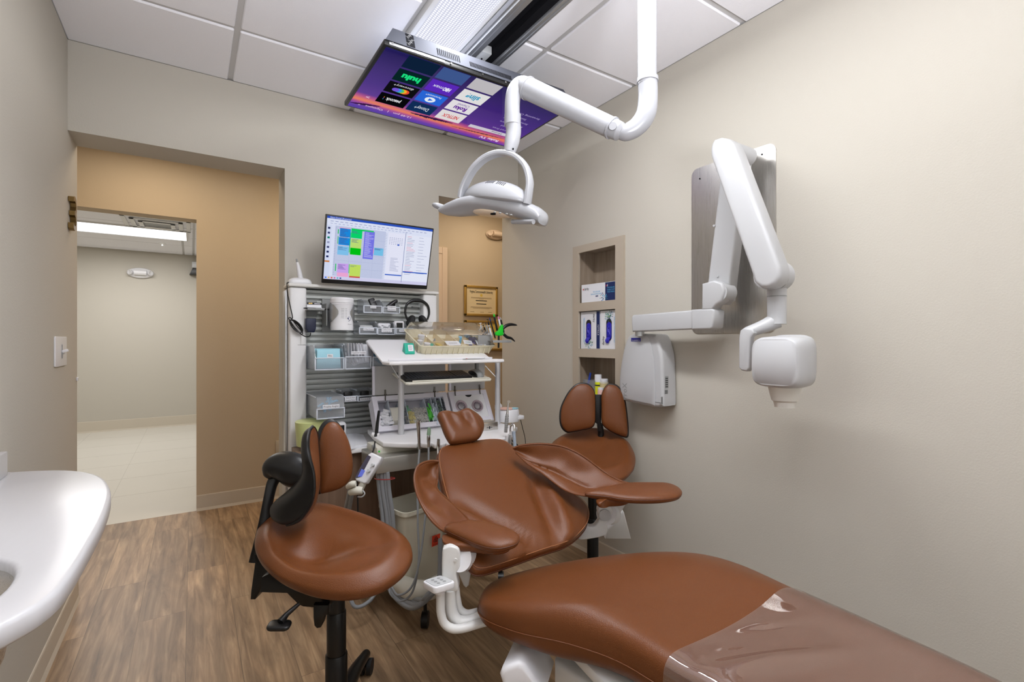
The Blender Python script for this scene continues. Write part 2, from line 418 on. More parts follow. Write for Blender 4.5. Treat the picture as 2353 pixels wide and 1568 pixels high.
# hall wall with the doorway into the far room
DX0, DX1, DZ = -0.98, 0.028, 2.135
bm = B()
bx(bm, -3.0, DX0, D2, D2 + 0.13, 0, HC); bx(bm, DX1, 4.5, D2, D2 + 0.13, 0, HC); bx(bm, DX0, DX1, D2, D2 + 0.13, DZ, HC)
struct('wall_hall', bm, M_wallh)
bm = B()
bx(bm, -3.05, -3.0, D1 - 0.2, D2, 0, HC); bx(bm, 4.5, 4.55, D1 - 0.2, D2, 0, HC)
bx(bm, -3.0, XL - 0.15, D1 - 0.2, D1, 0, HC); bx(bm, XR + 0.3, 4.5, D1 - 0.2, D1, 0, HC); struct('wall_hall_end', bm, M_wallh)
bm = B()
bx(bm, -2.65, -2.6, D2, 8.75, 0, HC); bx(bm, 1.3, 1.35, D2, 8.75, 0, HC); struct('wall_far_side', bm, M_wall)
bm = B(); bx(bm, -2.65, 1.35, 8.7, 8.8, 0, HC); struct('wall_far', bm, M_wall)
# baseboards
def baseboard(bm, p0, p1, nrm, h=0.10):
    p0 = V(p0); p1 = V(p1); nrm = V(nrm)
    prof = [(0, 0), (0.013, 0), (0.009, 0.012), (0.006, 0.02), (0.005, h - 0.006), (0.003, h), (0, h)]
    loft(bm, [[p + nrm * a + V((0, 0, b)) for a, b in prof] for p in (p0, p1)])
bm = B(); baseboard(bm, (DX1, D2, 0), (4.4, D2, 0), (0, -1, 0), 0.115); struct('baseboard_hall', bm, M_base)
bm = B(); baseboard(bm, (-2.6, 8.7, 0), (1.3, 8.7, 0), (0, -1, 0), 0.15); struct('baseboard_far', bm, M_base)
bm = B(); baseboard(bm, (XR, YB, 0), (XR, D, 0), (-1, 0, 0)); struct('baseboard_right', bm, M_base)
bm = B(); baseboard(bm, (XL, YB, 0), (XL, D1, 0), (1, 0, 0)); struct('baseboard_left', bm, M_base)
bm = B(); baseboard(bm, (OX1, D, 0), (OX1, D1, 0), (-1, 0, 0)); struct('baseboard_back', bm, M_base)
# ceilings: lay-in tiles standing a little below their grid
def ceiling(name, xs, ys, z, gap=0.012, skip=()):
    bm = B(); bx(bm, xs[0], xs[-1], ys[0], ys[-1], z + 0.008, z + 0.06); c = struct(name, bm, M_grid)
    bm = B()
    for i in range(len(xs) - 1):
        for j in range(len(ys) - 1):
            x0, x1, y0, y1 = xs[i] + gap, xs[i + 1] - gap, ys[j] + gap, ys[j + 1] - gap
            if x1 - x0 < 0.02 or y1 - y0 < 0.02 or any(a < (x0 + x1) / 2 < b and c_ < (y0 + y1) / 2 < d for a, b, c_, d in skip): continue
            box(bm, ((x0 + x1) / 2, (y0 + y1) / 2, z + 0.006), (x1 - x0, y1 - y0, 0.012), None, 0.004, 1)
    struct('ceiling_panel', bm, M_ceil, c)
xs = [XL - .012, 0.165, 0.778, 1.374, XR + 0.012]
ys = [YB - .012] + [1.197 + 0.6096 * k for k in range(-4, 3)] + [D + 0.012]
ceiling('ceiling', xs, ys, HC)
ceiling('ceiling.001', [-3, -1.8, -.6, .6, 1.8, 3, 4.5], [D1 - .2, D1, D1 + .6, D2 + 0.13], HC)
fx = [-2.65, -2.52, -1.31, -0.10, 0.02, 0.63, 1.35]
fy = [D2 + .13] + [7.87 - 0.6096 * k for k in range(5, -2, -1)] + [8.7]
ceiling('ceiling.002', fx, fy, 2.52)
# white casing of the hall door that shows past the unit
bm = B(); 
xc0, xc1 = at(1008, 700, Y=D2 - .02).x, at(1028.5, 700, Y=D2 - .02).x
ztop = at(1015, 568, Y=D2 - .02).z
M_trim = mat('warm_white_trim', (226, 206, 184), 0.4)
bx(bm, xc0 + 0.04, xc1, D2 - 0.02, D2, 0, ztop, 0.003); bx(bm, xc0 - 0.85, xc0 + 0.039, D2 - 0.019, D2, ztop - 0.06, ztop, 0.003)
struct('trim_1', bm, M_trim)
bm = B(); bx(bm, xc0 - 0.8, xc0 + 0.04, D2 - 0.012, D2 - 0.001, 0, ztop - 0.06); d = struct('door_1', bm, M_trim)
bm = B()
for z0, z1 in ((0.2, 0.9), (1.05, 1.95)): bx(bm, xc0 - 0.68, xc0 - 0.08, D2 - 0.016, D2 - 0.010, z0, z1, 0.003)
struct('door_panel', bm, M_trim, d)
# ================================================================ ON THE CEILING
# prismatic luminaire
LX0, LX1, LY0, LY1 = 0.80, 1.012, -0.02, 2.42
t = thing('ceiling_light', 'long white ceiling light with ribbed prismatic lens beside the metal track', 'ceiling light', (0.905, 1.2, HC - 0.03))
bm = B()
for a, b, c, d in ((LX0 - 0.02, LX0, LY0, LY1), (LX1, LX1 + 0.006, LY0, LY1), (LX0 - 0.02, LX1, LY0 - 0.02, LY0), (LX0 - 0.02, LX1, LY1, LY1 + 0.02)):
    bx(bm, a, b, c, d, HC - 0.03, HC + 0.005, 0.001)
obj('frame', bm, M_whitem, t)
M_lens = emis('prismatic_lens_glow', (236, 238, 255), 0.95)
nt = M_lens.node_tree; em = [n for n in nt.nodes if n.type == 'EMISSION'][0]
tc = nt.nodes.new('ShaderNodeTexCoord'); wv = nt.nodes.new('ShaderNodeTexWave'); wv.bands_direction = 'X'; wv.inputs['Scale'].default_value = 26; wv.inputs['Distortion'].default_value = 0
wv2 = nt.nodes.new('ShaderNodeTexWave'); wv2.bands_direction = 'Y'; wv2.inputs['Scale'].default_value = 26
nt.links.new(tc.outputs['Object'], wv.inputs[0]); nt.links.new(tc.outputs['Object'], wv2.inputs[0])
ad = nt.nodes.new('ShaderNodeMath'); ad.operation = 'MULTIPLY'; nt.links.new(wv.outputs['Fac'], ad.inputs[0]); nt.links.new(wv2.outputs['Fac'], ad.inputs[1])
mr = nt.nodes.new('ShaderNodeMapRange'); mr.inputs['To Min'].default_value = 0.55; mr.inputs['To Max'].default_value = 1.25
nt.links.new(ad.outputs[0], mr.inputs['Value']); nt.links.new(mr.outputs[0], em.inputs[1])
bm = B(); N = 42
prof = []
for i in range(N + 1):
    x = LX0 + (LX1 - LX0) * i / N; prof.append(V((x, 0, HC - 0.012 - 0.022 * math.sin(PI * i / N) ** 0.6 + (0.0018 if i % 2 else 0))))
loft(bm, [[p + V((0, y, 0)) for p in prof] for y in (LY0, LY1)], caps=False, closed_sec=False)
RAW[0] = True
obj('lens', bm, M_lens, t)

# equipment track
t = thing('ceiling_track', 'satin metal equipment track running along the ceiling with a dark centre channel', 'ceiling track', (1.115, 1.4, HC - 0.06))
TY0, TY1 = 0.2, 2.62
def ext(bm, prof): loft(bm, [[V((x, y, z)) for x, z in prof] for y in (TY0, TY1)])
zt, zb = HC + 0.004, HC - 0.055
bm = B()
ext(bm, [(1.02, zt), (1.02, zb + .02), (1.026, zb + 0.006), (1.034, zb + .006), (1.038, zb), (1.048, zb), (1.05, zb + 0.004), (1.056, zb + .004), (1.058, zb), (1.078, zb), (1.083, zb + 0.008), (1.083, zt)])
obj('left_rail', bm, M_alu, t)
bm = B(); ext(bm, [(1.172, zt), (1.172, zb + .01), (1.177, zb), (1.186, zb), (1.188, zb + .004), (1.193, zb + .004), (1.195, zb), (1.205, zb), (1.212, zb + 0.012), (1.212, zt)])
obj('right_rail', bm, M_alu, t)
bm = B(); bx(bm, 1.083, 1.172, TY0, TY1, HC - 0.012, HC + 0.004); bx(bm, 1.135, 1.172, TY0, TY1, HC - 0.045, HC - 0.012)
obj('centre_channel', bm, M_dark, t)
bm = B(); bx(bm, 1.085, 1.135, 1.90, 2.06, HC - 0.05, HC - 0.012, 0.004); cyl(bm, (1.11, 1.95, HC - 0.054), (1.11, 1.95, HC - 0.05), 0.004, mi=1)
obj('trolley_block', bm, [M_lgray, M_dark], t)
for ya, yb in ((TY0 - .01, TY0), (TY1, TY1 + .01)):
    bm = B(); bx(bm, 1.02, 1.212, ya, yb, zb, zt); obj('end_cap', bm, M_lgray, t)

# television lying face down under the track
SZ = 2.365; q = SZ - CZ
f0 = at(791, 243, Z=SZ); f1 = at(1162, 339, Z=SZ); n0 = at(886, 102, Z=SZ)
TX0, TX1, TYF, TYN = f0.x, 1.365 * q, f0.y, n0.y
t = thing('television', 'television mounted flat under the ceiling, screen facing down with app tiles', 'television', ((TX0 + TX1) / 2, (TYF + TYN) / 2, SZ))
bm = B(); bx(bm, TX0, TX1, TYN, TYF, SZ, SZ + 0.022, 0.004); obj('bezel', bm, M_black, t)
bm = B()  # rear housing, bulging toward the near side
wx, wy = TX1 - TX0, TYF - TYN
def hs(x0, x1, y0, y1, z): return [V((x0, y0, z)), V((x1, y0, z)), (V((x1, y1, z))), V((x0, y1, z))]
hp = []
for k, (dx, dy, z) in enumerate(((0.004, -0.004, 0.018), (0.04, 0.020, 0.085), (0.075, 0.05, 0.098))):
    pts = [(TX0 + dx, TYN + dy), (TX1 - dx, TYN + dy), (TX1 - dx, TYF - 0.02 - dx), (TX0 + dx, TYF - 0.02 - dx)]
    hp.append([V((x, y, SZ + z)) for x, y in pts])
loft(bm, hp); obj('rear_housing', bm, M_gunm, t, smooth=20)
# vents on the sloped near side
nf = (hp[1][1] - hp[1][0]).normalized(); up_ = (hp[1][0] + hp[1][1] - hp[0][0] - hp[0][1]).normalized()
def hy_(h): return TYN - 0.004 + 0.024 * (h - .018) / .067
def vent(u0, u1, n, h0, h1):
    bm = B()
    for i in range(n):
        x = TX0 + wx * (u0 + (u1 - u0) * i / (n - 1)); mid = V((x, (hy_(h0) + hy_(h1)) / 2 - .0006, SZ + (h0 + h1) / 2))
        box(bm, (0, 0, 0), (0.0035, math.hypot(h1 - h0, hy_(h1) - hy_(h0)), 0.0016), frame(mid, (1, 0, 0), V((0, .024, .067))))
    obj('vent', bm, M_dark, t)
vent(0.24, 0.345, 12, 0.030, 0.062); vent(0.40, 0.62, 34, 0.030, 0.052); vent(0.645, 0.78, 20, 0.030, 0.052); vent(0.81, 0.84, 4, 0.036, 0.060)
for u in (0.035, 0.30, 0.46, 0.585, 0.70):
    bm = B(); cyl(bm, (TX0 + wx * u, TYN - 0.006, SZ + 0.010), (TX0 + wx * u, TYN - 0.003, SZ + 0.010), 0.004); obj('screw', bm, M_chrome, t)
bm = B(); bx(bm, TX0 + wx * .02, TX0 + wx * .27, TYN - 0.0035, TYN, SZ + 0.004, SZ + 0.014, 0.001); obj('silver_strip', bm, M_alu, t)
# screen picture: local x from right end to left end (it reads upside down from here)
SM = frame(V((TX1, TYN, SZ - 0.0005)), (-1, 0, 0), (0, 1, 0))   # x: from right to left, y: away from the viewer, z: down
mats = [M_black]
def mi_(m):
    if m not in mats: mats.append(m)
    return mats.index(m)
bm = B(); mg = 0.012
SW, SH = wx - 2 * mg, wy - 2 * mg
M_scr = bpy.data.materials.new('sunset_home_screen'); M_scr.use_nodes = True
nt = M_scr.node_tree; N_ = nt.nodes; L_ = nt.links; N_.remove(N_['Principled BSDF'])
e = N_.new('ShaderNodeEmission'); e.inputs[1].default_value = 0.66; gl = N_.new('ShaderNodeBsdfGlossy'); gl.inputs['Roughness'].default_value = 0.04
mx = N_.new('ShaderNodeMixShader'); mx.inputs[0].default_value = 0.07
L_.new(e.outputs[0], mx.inputs[1]); L_.new(gl.outputs[0], mx.inputs[2]); L_.new(mx.outputs[0], N_['Material Output'].inputs[0])
tc = N_.new('ShaderNodeTexCoord'); sp = N_.new('ShaderNodeSeparateXYZ'); L_.new(tc.outputs['Generated'], sp.inputs[0])
# y generated: 0 near the camera, 1 far; the horizon band is far
r = N_.new('ShaderNodeValToRGB'); r.color_ramp.interpolation = 'LINEAR'
els = [(0.0, (30, 26, 86)), (0.55, (72, 40, 136)), (0.74, (92, 48, 150)), (0.80, (196, 84, 140)), (0.855, (242, 134, 92)), (0.87, (232, 120, 110)), (0.90, (176, 76, 150)), (0.95, (108, 58, 176)), (1.0, (84, 50, 170))]
r.color_ramp.elements[0].position = 0; r.color_ramp.elements[0].color = (*lin(els[0][1]), 1)
r.color_ramp.elements[1].position = 1; r.color_ramp.elements[1].color = (*lin(els[-1][1]), 1)
for p, c in els[1:-1]: x = r.color_ramp.elements.new(p); x.color = (*lin(c), 1)
sm = N_.new('ShaderNodeMath'); sm.operation = 'MULTIPLY_ADD'; sm.inputs[1].default_value = -0.07; L_.new(sp.outputs['X'], sm.inputs[0])
sa = N_.new('ShaderNodeMath'); sa.operation = 'ADD'; sa.inputs[1].default_value = 0.03; L_.new(sp.outputs['Y'], sa.inputs[0]); L_.new(sa.outputs[0], sm.inputs[2])
L_.new(sm.outputs[0], r.inputs[0]); L_.new(r.outputs[0], e.inputs[0])
rect(bm, SM, mg, mg, wx - mg, wy - mg, 0.0, mi_(M_scr))
# app tiles laid out from pixels on the screen plane
IM = SM.inverted()
def sl(px, py): p = IM @ at(px, py, Z=SZ - 0.0005); return p.x, p.y
zz = 0.0006
def c2(cx, cy): return 780 + cx * 0.22949, 40 + cy * 0.22949
# columns (local x ranges) and rows (local y ranges) measured from tile corners
ax, ay = sl(*c2(940, 998)); bx_, by_ = sl(*c2(1160, 830)); _, r0b = sl(*c2(1045, 912))
colx = []
for (l, rr_) in ((sl(*c2(945, 1000)), sl(*c2(1190, 1062))), (sl(*c2(660, 915)), sl(*c2(900, 985))), (sl(*c2(360, 828)), sl(*c2(640, 905)))):
    colx.append((rr_[0], l[0]))
y0s = [sl(*c2(1190, 1062))[1], sl(*c2(1290, 975))[1], sl(*c2(1415, 880))[1], sl(*c2(1540, 775))[1]]
yh = [sl(*c2(1275, 985))[1], sl(*c2(1392, 890))[1], sl(*c2(1525, 785))[1]]
ph = abs(y0s[1] - y0s[0])
tiles = [['NETFLIX', 'Roku', 'sling', ''], ['Disney+', 'Paramount+', 'HBOmax', ''], ['peacock', 'discovery+', 'hulu', '']]
tcol = [[(238, 232, 232), (240, 236, 240), (238, 236, 236), (200, 196, 200)], [(18, 48, 92), (44, 108, 226), (96, 44, 196), (66, 92, 150)], [(8, 8, 12), (16, 16, 20), (8, 40, 40), (14, 34, 60)]]
ycur = y0s[0]
for ci in range(3):
    x0, x1 = colx[ci]
    for ri in range(4):
        b = y0s[0] - ri * ph; a = max(mg + .004, b - ph * 0.88)
        m = emis('tile_%d_%d_%d' % tcol[ci][ri], tcol[ci][ri], 0.85)
        rect(bm, SM, x0, a, x1, min(b, wy - mg), zz, mi_(m))
def stext(s, x, y, h, col, wd=None, k=0.95, bold=0.0, rot=0):
    M_ = SM @ Matrix.Translation((x, y, zz * 1.5))
    text(bm, s, M_, h=h, wd=wd, mi=mi_(emis('ink_%d_%d_%d' % col, col, k)), bold=bold, depth=0.0002)
cxs = [(a + b) / 2 for a, b in colx]; wds = [abs(b - a) for a, b in colx]
cy = [y0s[0] - (i + 0.44) * ph for i in range(4)]
stext('NETFLIX', cxs[0], cy[0], ph * .3, (212, 40, 40), wds[0] * .62, bold=.02)
stext('Roku', cxs[0], cy[1] + ph * .12, ph * .32, (96, 30, 150), wds[0] * .5, bold=.04); stext('Channel', cxs[0], cy[1] - ph * .2, ph * .22, (96, 30, 150), wds[0] * .45)
stext('sling', cxs[0], cy[2], ph * .38, (36, 150, 190), wds[0] * .5, bold=.03)
stext('Disney+', cxs[1], cy[0], ph * .3, (232, 240, 250), wds[1] * .55)
stext('Paramount+', cxs[1], cy[1] - ph * .24, ph * .16, (232, 240, 250), wds[1] * .6)
bm2 = bmesh.new(); bmesh.ops.create_circle(bm2, cap_ends=True, radius=ph * .22, segments=20); merge(bm, bm2, SM @ Matrix.Translation((cxs[1], cy[1] + ph * .12, zz * 1.4)), mi_(emis('ink_232_240_250', (232, 240, 250), .95)))
bm2 = bmesh.new(); bmesh.ops.create_circle(bm2, cap_ends=True, radius=ph * .13, segments=3); merge(bm, bm2, SM @ Matrix.Translation((cxs[1], cy[1] + ph * .12, zz * 1.7)) @ Matrix.Rotation(PI / 2, 4, 'Z'), mi_(emis('tile_44_108_226', (44, 108, 226), .85)))
stext('HBO', cxs[1] - wds[1] * .2, cy[2], ph * .26, (240, 240, 250), wds[1] * .27, bold=.05); stext('max', cxs[1] + wds[1] * .14, cy[2], ph * .24, (240, 240, 250), wds[1] * .36)
stext('peacock', cxs[2] - wds[2] * .02, cy[0], ph * .28, (240, 240, 244), wds[2] * .5, bold=.02)
for k, cc in enumerate(((250, 190, 40), (240, 90, 40), (150, 60, 190), (60, 110, 230), (40, 180, 110))):
    rect(bm, SM, cxs[2] + wds[2] * .31, cy[0] - ph * .14 + k * ph * .055, cxs[2] + wds[2] * .33, cy[0] - ph * .14 + (k + .8) * ph * .055, zz * 1.5, mi_(emis('ink_%d_%d_%d' % cc, cc, .9)))
stext('discovery+', cxs[2], cy[1] - ph * .26, ph * .17, (236, 236, 240), wds[2] * .66)
for k, cc in enumerate(((240, 80, 50), (250, 180, 40), (70, 200, 120), (60, 150, 240), (120, 90, 220))):
    bm2 = bmesh.new(); bmesh.ops.create_circle(bm2, cap_ends=True, radius=ph * (.19 - .012 * k), segments=18)
    merge(bm, bm2, SM @ Matrix.Translation((cxs[2] - ph * .16 + ph * .09 * k, cy[1] + ph * .1, zz * (1.4 + .15 * k))), mi_(emis('ink_%d_%d_%d' % cc, cc, .9)))
stext('hulu', cxs[2], cy[2], ph * .36, (28, 226, 130), wds[2] * .6, bold=.05)
# menu at the other end
x, y = sl(*c2(1450, 1120)); rect(bm, SM, 0.02, y - ph * .14, x + 0.09, y + ph * .14, zz, mi_(emis('tile_216_210_220', (216, 210, 220), .85)))
stext('Home', 0.16, y, ph * .16, (40, 30, 70)); 
for k, s_ in enumerate(('Featured Free', 'My Feed', 'Roku TV Store', 'Streaming Store', 'Settings', 'Streaming Channels')):
    stext(s_, 0.15, y - ph * (0.42 + .36 * k), ph * .14, (196, 180, 226), k=.75)
stext('Roku TV', *sl(*c2(1500, 1215)), ph * .2, (230, 220, 240), bold=.03)
stext('12:40 pm   |   Options   *', sl(*c2(470, 930))[0], sl(*c2(500, 945))[1], ph * .16, (240, 214, 226))
stext('>', *sl(*c2(285, 795)), ph * .22, (240, 220, 240))
# dark skyline silhouettes
sk = emis('ink_58_26_72', (58, 26, 72), .9); rnd = random.Random(3)
for cx0, cy0, cx1, cy1, hh in ((115, 850, 400, 890, .016), (720, 955, 1130, 1060, .020), (1130, 1090, 1640, 1215, .009)):
    for k in range(60):
        f = k / 59; x, y = sl(*c2(cx0 + (cx1 - cx0) * f, cy0 + (cy1 - cy0) * f))
        hgt = hh * (0.35 + 0.65 * rnd.random()) * (math.sin(PI * f) * .7 + .3)
        rect(bm, SM, x - .004, y - hgt * .5, x + .004, y + hgt * .8, zz * .6, mi_(sk))
RAW[0] = True
obj('screen', bm, mats, t, smooth=0)
# sticker on the housing
bm = B(); SMn = frame(V((TX0 + wx * .115, hy_(.052) - .0006, SZ + 0.052)), (1, 0, 0), V((0, .024, .067)))
rect(bm, SMn, -0.017, -0.032, 0.017, 0.032, 0.0); o_ = [rnd.uniform(-1, 1) for _ in range(40)]
for k in range(7):
    cxk = -0.010 + 0.0065 * (k % 4); cyk = -0.022 + 0.0085 * k
    rg = bmesh.new(); bmesh.ops.create_circle(rg, cap_ends=True, radius=0.0042, segments=12); merge(bm, rg, SMn @ Matrix.Translation((cxk * .8, cyk, 0.0004)), 1)
    rg = bmesh.new(); bmesh.ops.create_circle(rg, cap_ends=True, radius=0.0026, segments=12); merge(bm, rg, SMn @ Matrix.Translation((cxk * .8, cyk, 0.0006)), 0)
    rect(bm, SMn, cxk * .8, cyk + .003, cxk * .8 + .012 * (1 if k % 2 else -1), cyk + .0045, 0.0005, 1)
RAW[0] = True; obj('sticker', bm, [M_dark, mat('sticker_print', (120, 120, 122), .9, spec=.05)], t, smooth=0)
bm = B(); bx(bm, 1.07, 1.16, 1.98, 2.25, SZ + 0.095, HC - 0.056, 0.004); obj('mounting_bracket', bm, M_dark, t)

# dental light
t = thing('dental_light', 'white dental operating light on a jointed arm hanging from the ceiling track', 'dental light', at(1488, 300, s=1.44))
s0 = 1.44
pt = at(1487, 190, s=s0); pole_x, pole_y = pt.x, pt.y
rp = 21.5 / FPX * s0
bm = B(); cyl(bm, (pole_x, pole_y, pt.z - .005), (pole_x, pole_y, HC - 0.02), rp, n=28)
obj('pole', bm, M_lamp, t)
bm = B(); cyl(bm, (pole_x, pole_y, HC - .07), (pole_x, pole_y, HC - 0.04), rp * 1.35); obj('ceiling_flange', bm, M_lamp, t)
bm = B(); cyl(bm, at(1488, 189, s=s0), at(1488, 180, s=s0), rp * 1.12, n=28); obj('collar', bm, M_lamp, t)
el = [at(1488, 186, s=s0), at(1489, 225, s=s0), at(1484, 262, s=s0), at(1465, 290, s=s0 + .005), at(1440, 304, s=s0 + .01), at(1424, 301, s=s0 + .012)]
bm = B(); tube(bm, el, [rp * 1.02, rp * 1.02, rp * 1.05, rp * 1.0, rp * .92, rp * .8], 24, sm=6)
obj('lower_elbow', bm, M_lamp, t)
j1 = at(1416, 299, s=s0 + .012); j2 = at(1212, 203, s=1.60)
r1 = 24 / FPX * s0
bm = B(); d_ = (j2 - j1).normalized(); sd = d_.cross(V((0, 0, 1))).normalized()
tube(bm, [j1 + d_ * .012, j2], [r1 * .98, 24.5 / FPX * 1.6], 24)
obj('arm', bm, M_lamp, t)
for p, r_ in ((j1 + d_ * .016, r1 * 1.06), (j2 - d_ * .002, 26 / FPX * 1.6)):
    bm = B(); cyl(bm, p - d_ * .003, p + d_ * .003, r_, n=28); obj('arm_ring', bm, M_lamp, t)
bm = B(); tube(bm, [j1 - d_ * .022, j1 - d_ * .012, j1 + d_ * .02], [r1 * .55, r1 * .88, r1 * .96], 24); cyl(bm, j1 - sd * r1 * 1.04 - V((0, 0, 0)), j1 + sd * r1 * 1.04, r1 * .38, n=20)
obj('joint', bm, M_lamp, t)
nk = [j2 - d_ * .004, at(1196, 199, s=1.61), at(1180, 218, s=1.605), at(1177, 262, s=1.60), at(1180, 300, s=1.60), at(1176, 328, s=1.595), at(1170, 352, s=1.59)]
bm = B(); k_ = 1.6 / FPX; tube(bm, nk, [24 * k_, 22 * k_, 18 * k_, 17.5 * k_, 17.5 * k_, 17 * k_, 13 * k_], 24, sm=6)
obj('neck', bm, M_lamp, t)
bm = B(); cyl(bm, at(1177.5, 288, s=1.6), at(1178, 264, s=1.6), 19 * k_, n=26); obj('neck_sleeve', bm, M_lamp, t)
bm = B(); 
p = at(1179, 343, s=1.59 - 15 * k_); cyl(bm, p, p - FW * .004, .0028, n=12); obj('set_screw', bm, M_dark, t)
# head: shell lofted across its width; arch handle above
HS = 1.59
hc = at(1125, 455, s=HS)
hx = (at(1226, 487, s=1.50) - at(1020, 470, s=1.68)).normalized()   # long axis of the head
hz = V((0.04, -0.05, 1)).normalized(); hy = hz.cross(hx).normalized(); hz = hx.cross(hy)
# stations: px, py of top silhouette, px, py of lower edge
st = [(1007, 476, 1011, 488), (1020, 464, 1030, 486), (1035, 456, 1050, 481), (1052, 449, 1065, 478), (1075, 444, 1085, 477), (1100, 440, 1105, 479), (1125, 440, 1125, 483), (1150, 442, 1150, 488), (1175, 449, 1172, 495), (1198, 457, 1193, 502), (1218, 466, 1212, 508), (1232, 476, 1226, 511), (1240, 492, 1236, 512)]
bm = B(); secs = []
n_ = len(st)
for i, (ux, uy, lx, ly) in enumerate(st):
    f = i / (n_ - 1); s_ = 1.66 - 0.14 * f
    a = at(ux, uy, s=s_); b = at(lx, ly, s=s_); hgt = (a - b).length; mid = (a + b) / 2
    dep = 0.085 * (math.sin(PI * min(1, max(0, 0.06 + f * .9))) ** .5)
    sec = []
    for k in range(24):
        an = 2 * PI * k / 24; cc, ss = math.cos(an), math.sin(an)
        cc = math.copysign(abs(cc) ** .75, cc); ss = math.copysign(abs(ss) ** .75, ss)
        zz_ = ss * hgt / 2 
        # front edge hangs lower than the rear edge
        sec.append(mid + hz * zz_ + hy * (cc * dep + dep * .85) )
    secs.append(sec)
loft(bm, secs); obj('head_shell', bm, M_lamp, t, smooth=50)
# domed lid
bm = B(); O = [(0.128 * math.cos(2 * PI * k / 36), 0.062 * math.sin(2 * PI * k / 36)) for k in range(36)]
Md = frame(at(1139, 462, s=1.62), hx, None, hz); pillow(bm, O, Md, 0.064, 0.01, n=2.0, rings=10); obj('lid', bm, M_lamp, t, smooth=60)
for k in range(10):
    bm = B()
    u_ = -0.022 + 0.0068 * k + (0.008 if k > 4 else 0)
    v_ = -0.036
    hgt = 0.064 * math.sqrt(max(0, 1 - (u_ / .128) ** 2 - (v_ / .062) ** 2))
    nrm = V((u_ / .128 ** 2, v_ / .062 ** 2, hgt / .064 ** 2)).normalized(); Mv = Md @ Matrix.Translation((u_, v_, hgt))
    nn = (Md.to_3x3() @ nrm).normalized(); box(bm, (0, 0, 0), (0.0019, 0.017, 0.0026), frame(Md @ V((u_, v_, hgt)), hx, None, nn)); obj('vent_slot', bm, mat('slot_grey', (84, 84, 88), .8), t)
bm = B(); O = [(0.085 * math.cos(2 * PI * k / 30), 0.05 * math.sin(2 * PI * k / 30)) for k in range(30)]
Mu = frame(at(1128, 489, s=1.66), hx, None, hz); pillow(bm, O, Mu, 0.006, 0.012, n=2.4, rings=6); obj('reflector_cover', bm, mat('reflector_cover', (232, 214, 190), .2), t, smooth=60)
bm = B(); cyl(bm, at(1133, 493, s=1.60), at(1133, 491, s=1.60), 0.009, n=16); obj('sensor', bm, M_dark, t)
for (x, y) in ((1137, 489), (1149, 490.5), (1164, 493), (1174, 495)):
    bm = B(); cyl(bm, at(x, y, s=1.515), at(x, y - 2, s=1.515), 0.0042, n=14); obj('button', bm, M_gray, t)
# grips at both ends
bm = B(); pillow(bm, [(x, y) for x, y in rrect(0.028, 0.10, .013)], frame(at(1018, 478, s=1.70), hx, None, hz), 0.010, 0.010, n=3, rings=6); obj('grip', bm, M_lamp, t, smooth=60)
bm = B(); cyl(bm, at(1178, 510, s=1.60), at(1226, 510, s=1.52), 0.0075, n=18); obj('grip', bm, M_lamp, t)
# arch
ap = [(1060, 456), (1064, 436), (1074, 412), (1092, 384), (1118, 362), (1150, 352), (1183, 359), (1207, 382), (1217, 415), (1215, 445), (1211, 470)]
sA = crs([1.665, 1.66, 1.65, 1.635, 1.62, 1.60, 1.58, 1.565, 1.555, 1.55, 1.55], 6); pp = cr([V((a, b, 0)) for a, b in ap], False, 6)
P_ = [at(v.x, v.y, s=sA[i]) for i, v in enumerate(pp)]
cen = at(1142, 440, s=1.60); secs = []
for i, p in enumerate(P_):
    T_ = (P_[min(i + 1, len(P_) - 1)] - P_[max(0, i - 1)]).normalized(); nn = hy; rr_ = (p - cen); rr_ = (rr_ - T_ * rr_.dot(T_)); rr_ = (rr_ - nn * rr_.dot(nn)).normalized()
    wv_, th = 0.017, 0.0095
    secs.append([p + nn * (a * wv_) + rr_ * (b * th) for a, b in ((1, .4), (.8, .8), (.3, 1), (-.3, 1), (-.8, .8), (-1, .4), (-1, -.4), (-.8, -.8), (.8, -.8), (1, -.4))])
bm = B(); loft(bm, secs); obj('arch_handle', bm, M_lamp, t, smooth=40)
# ================================================================ RIGHT WALL
# niche cabinet
t = thing('wall_niche', 'tall recessed taupe niche cabinet with three open compartments in the right wall', 'niche cabinet', (XR, 2.09, 0.62))
XF = XR - 0.012
y0f, y1f = at(1433, 600, X=XF).y, at(1316, 600, X=XF).y
zt_ = at(1433, 540, X=XF).z
oy0, oy1 = at(1413.5, 600, X=XF).y, at(1329, 600, X=XF).y
op = [(at(1413, 563, X=XF).z, at(1413, 689, X=XF).z), (at(1413, 710, X=XF).z, at(1413, 803, X=XF).z), (at(1413, 824, X=XF).z, at(1413, 915, X=XF).z)]
bm = B(); zb_ = 0.90
bx(bm, XF, XR + 0.002, y0f, oy0, zb_, zt_); bx(bm, XF, XR + 0.002, oy1, y1f, zb_, zt_)
lv = [zt_] + [v for p in op for v in p] + [zb_]
for a, b in zip(lv[0::2], lv[1::2]): bx(bm, XF, XR + 0.002, oy0, oy1, b, a)
bmesh.ops.remove_doubles(bm, verts=bm.verts[:], dist=1e-5)
obj('face_frame', bm, M_taupe, t, smooth=0)
bm = B(); DP = 0.135
bx(bm, XR + DP, XR + DP + .01, NY0 + .002, NY1 - .002, NZ0 + .002, NZ1 - .002)
bx(bm, XR + .003, XR + DP, NY0 + .002, NY0 + .012, NZ0 + .002, NZ1 - .002); bx(bm, XR + .003, XR + DP, NY1 - .012, NY1 - .002, NZ0 + .002, NZ1 - .002)
bx(bm, XR + .003, XR + DP, NY0 + .002, NY1 - .002, NZ1 - .012, NZ1 - .002)
obj('liner', bm, M_cab, t, smooth=0)
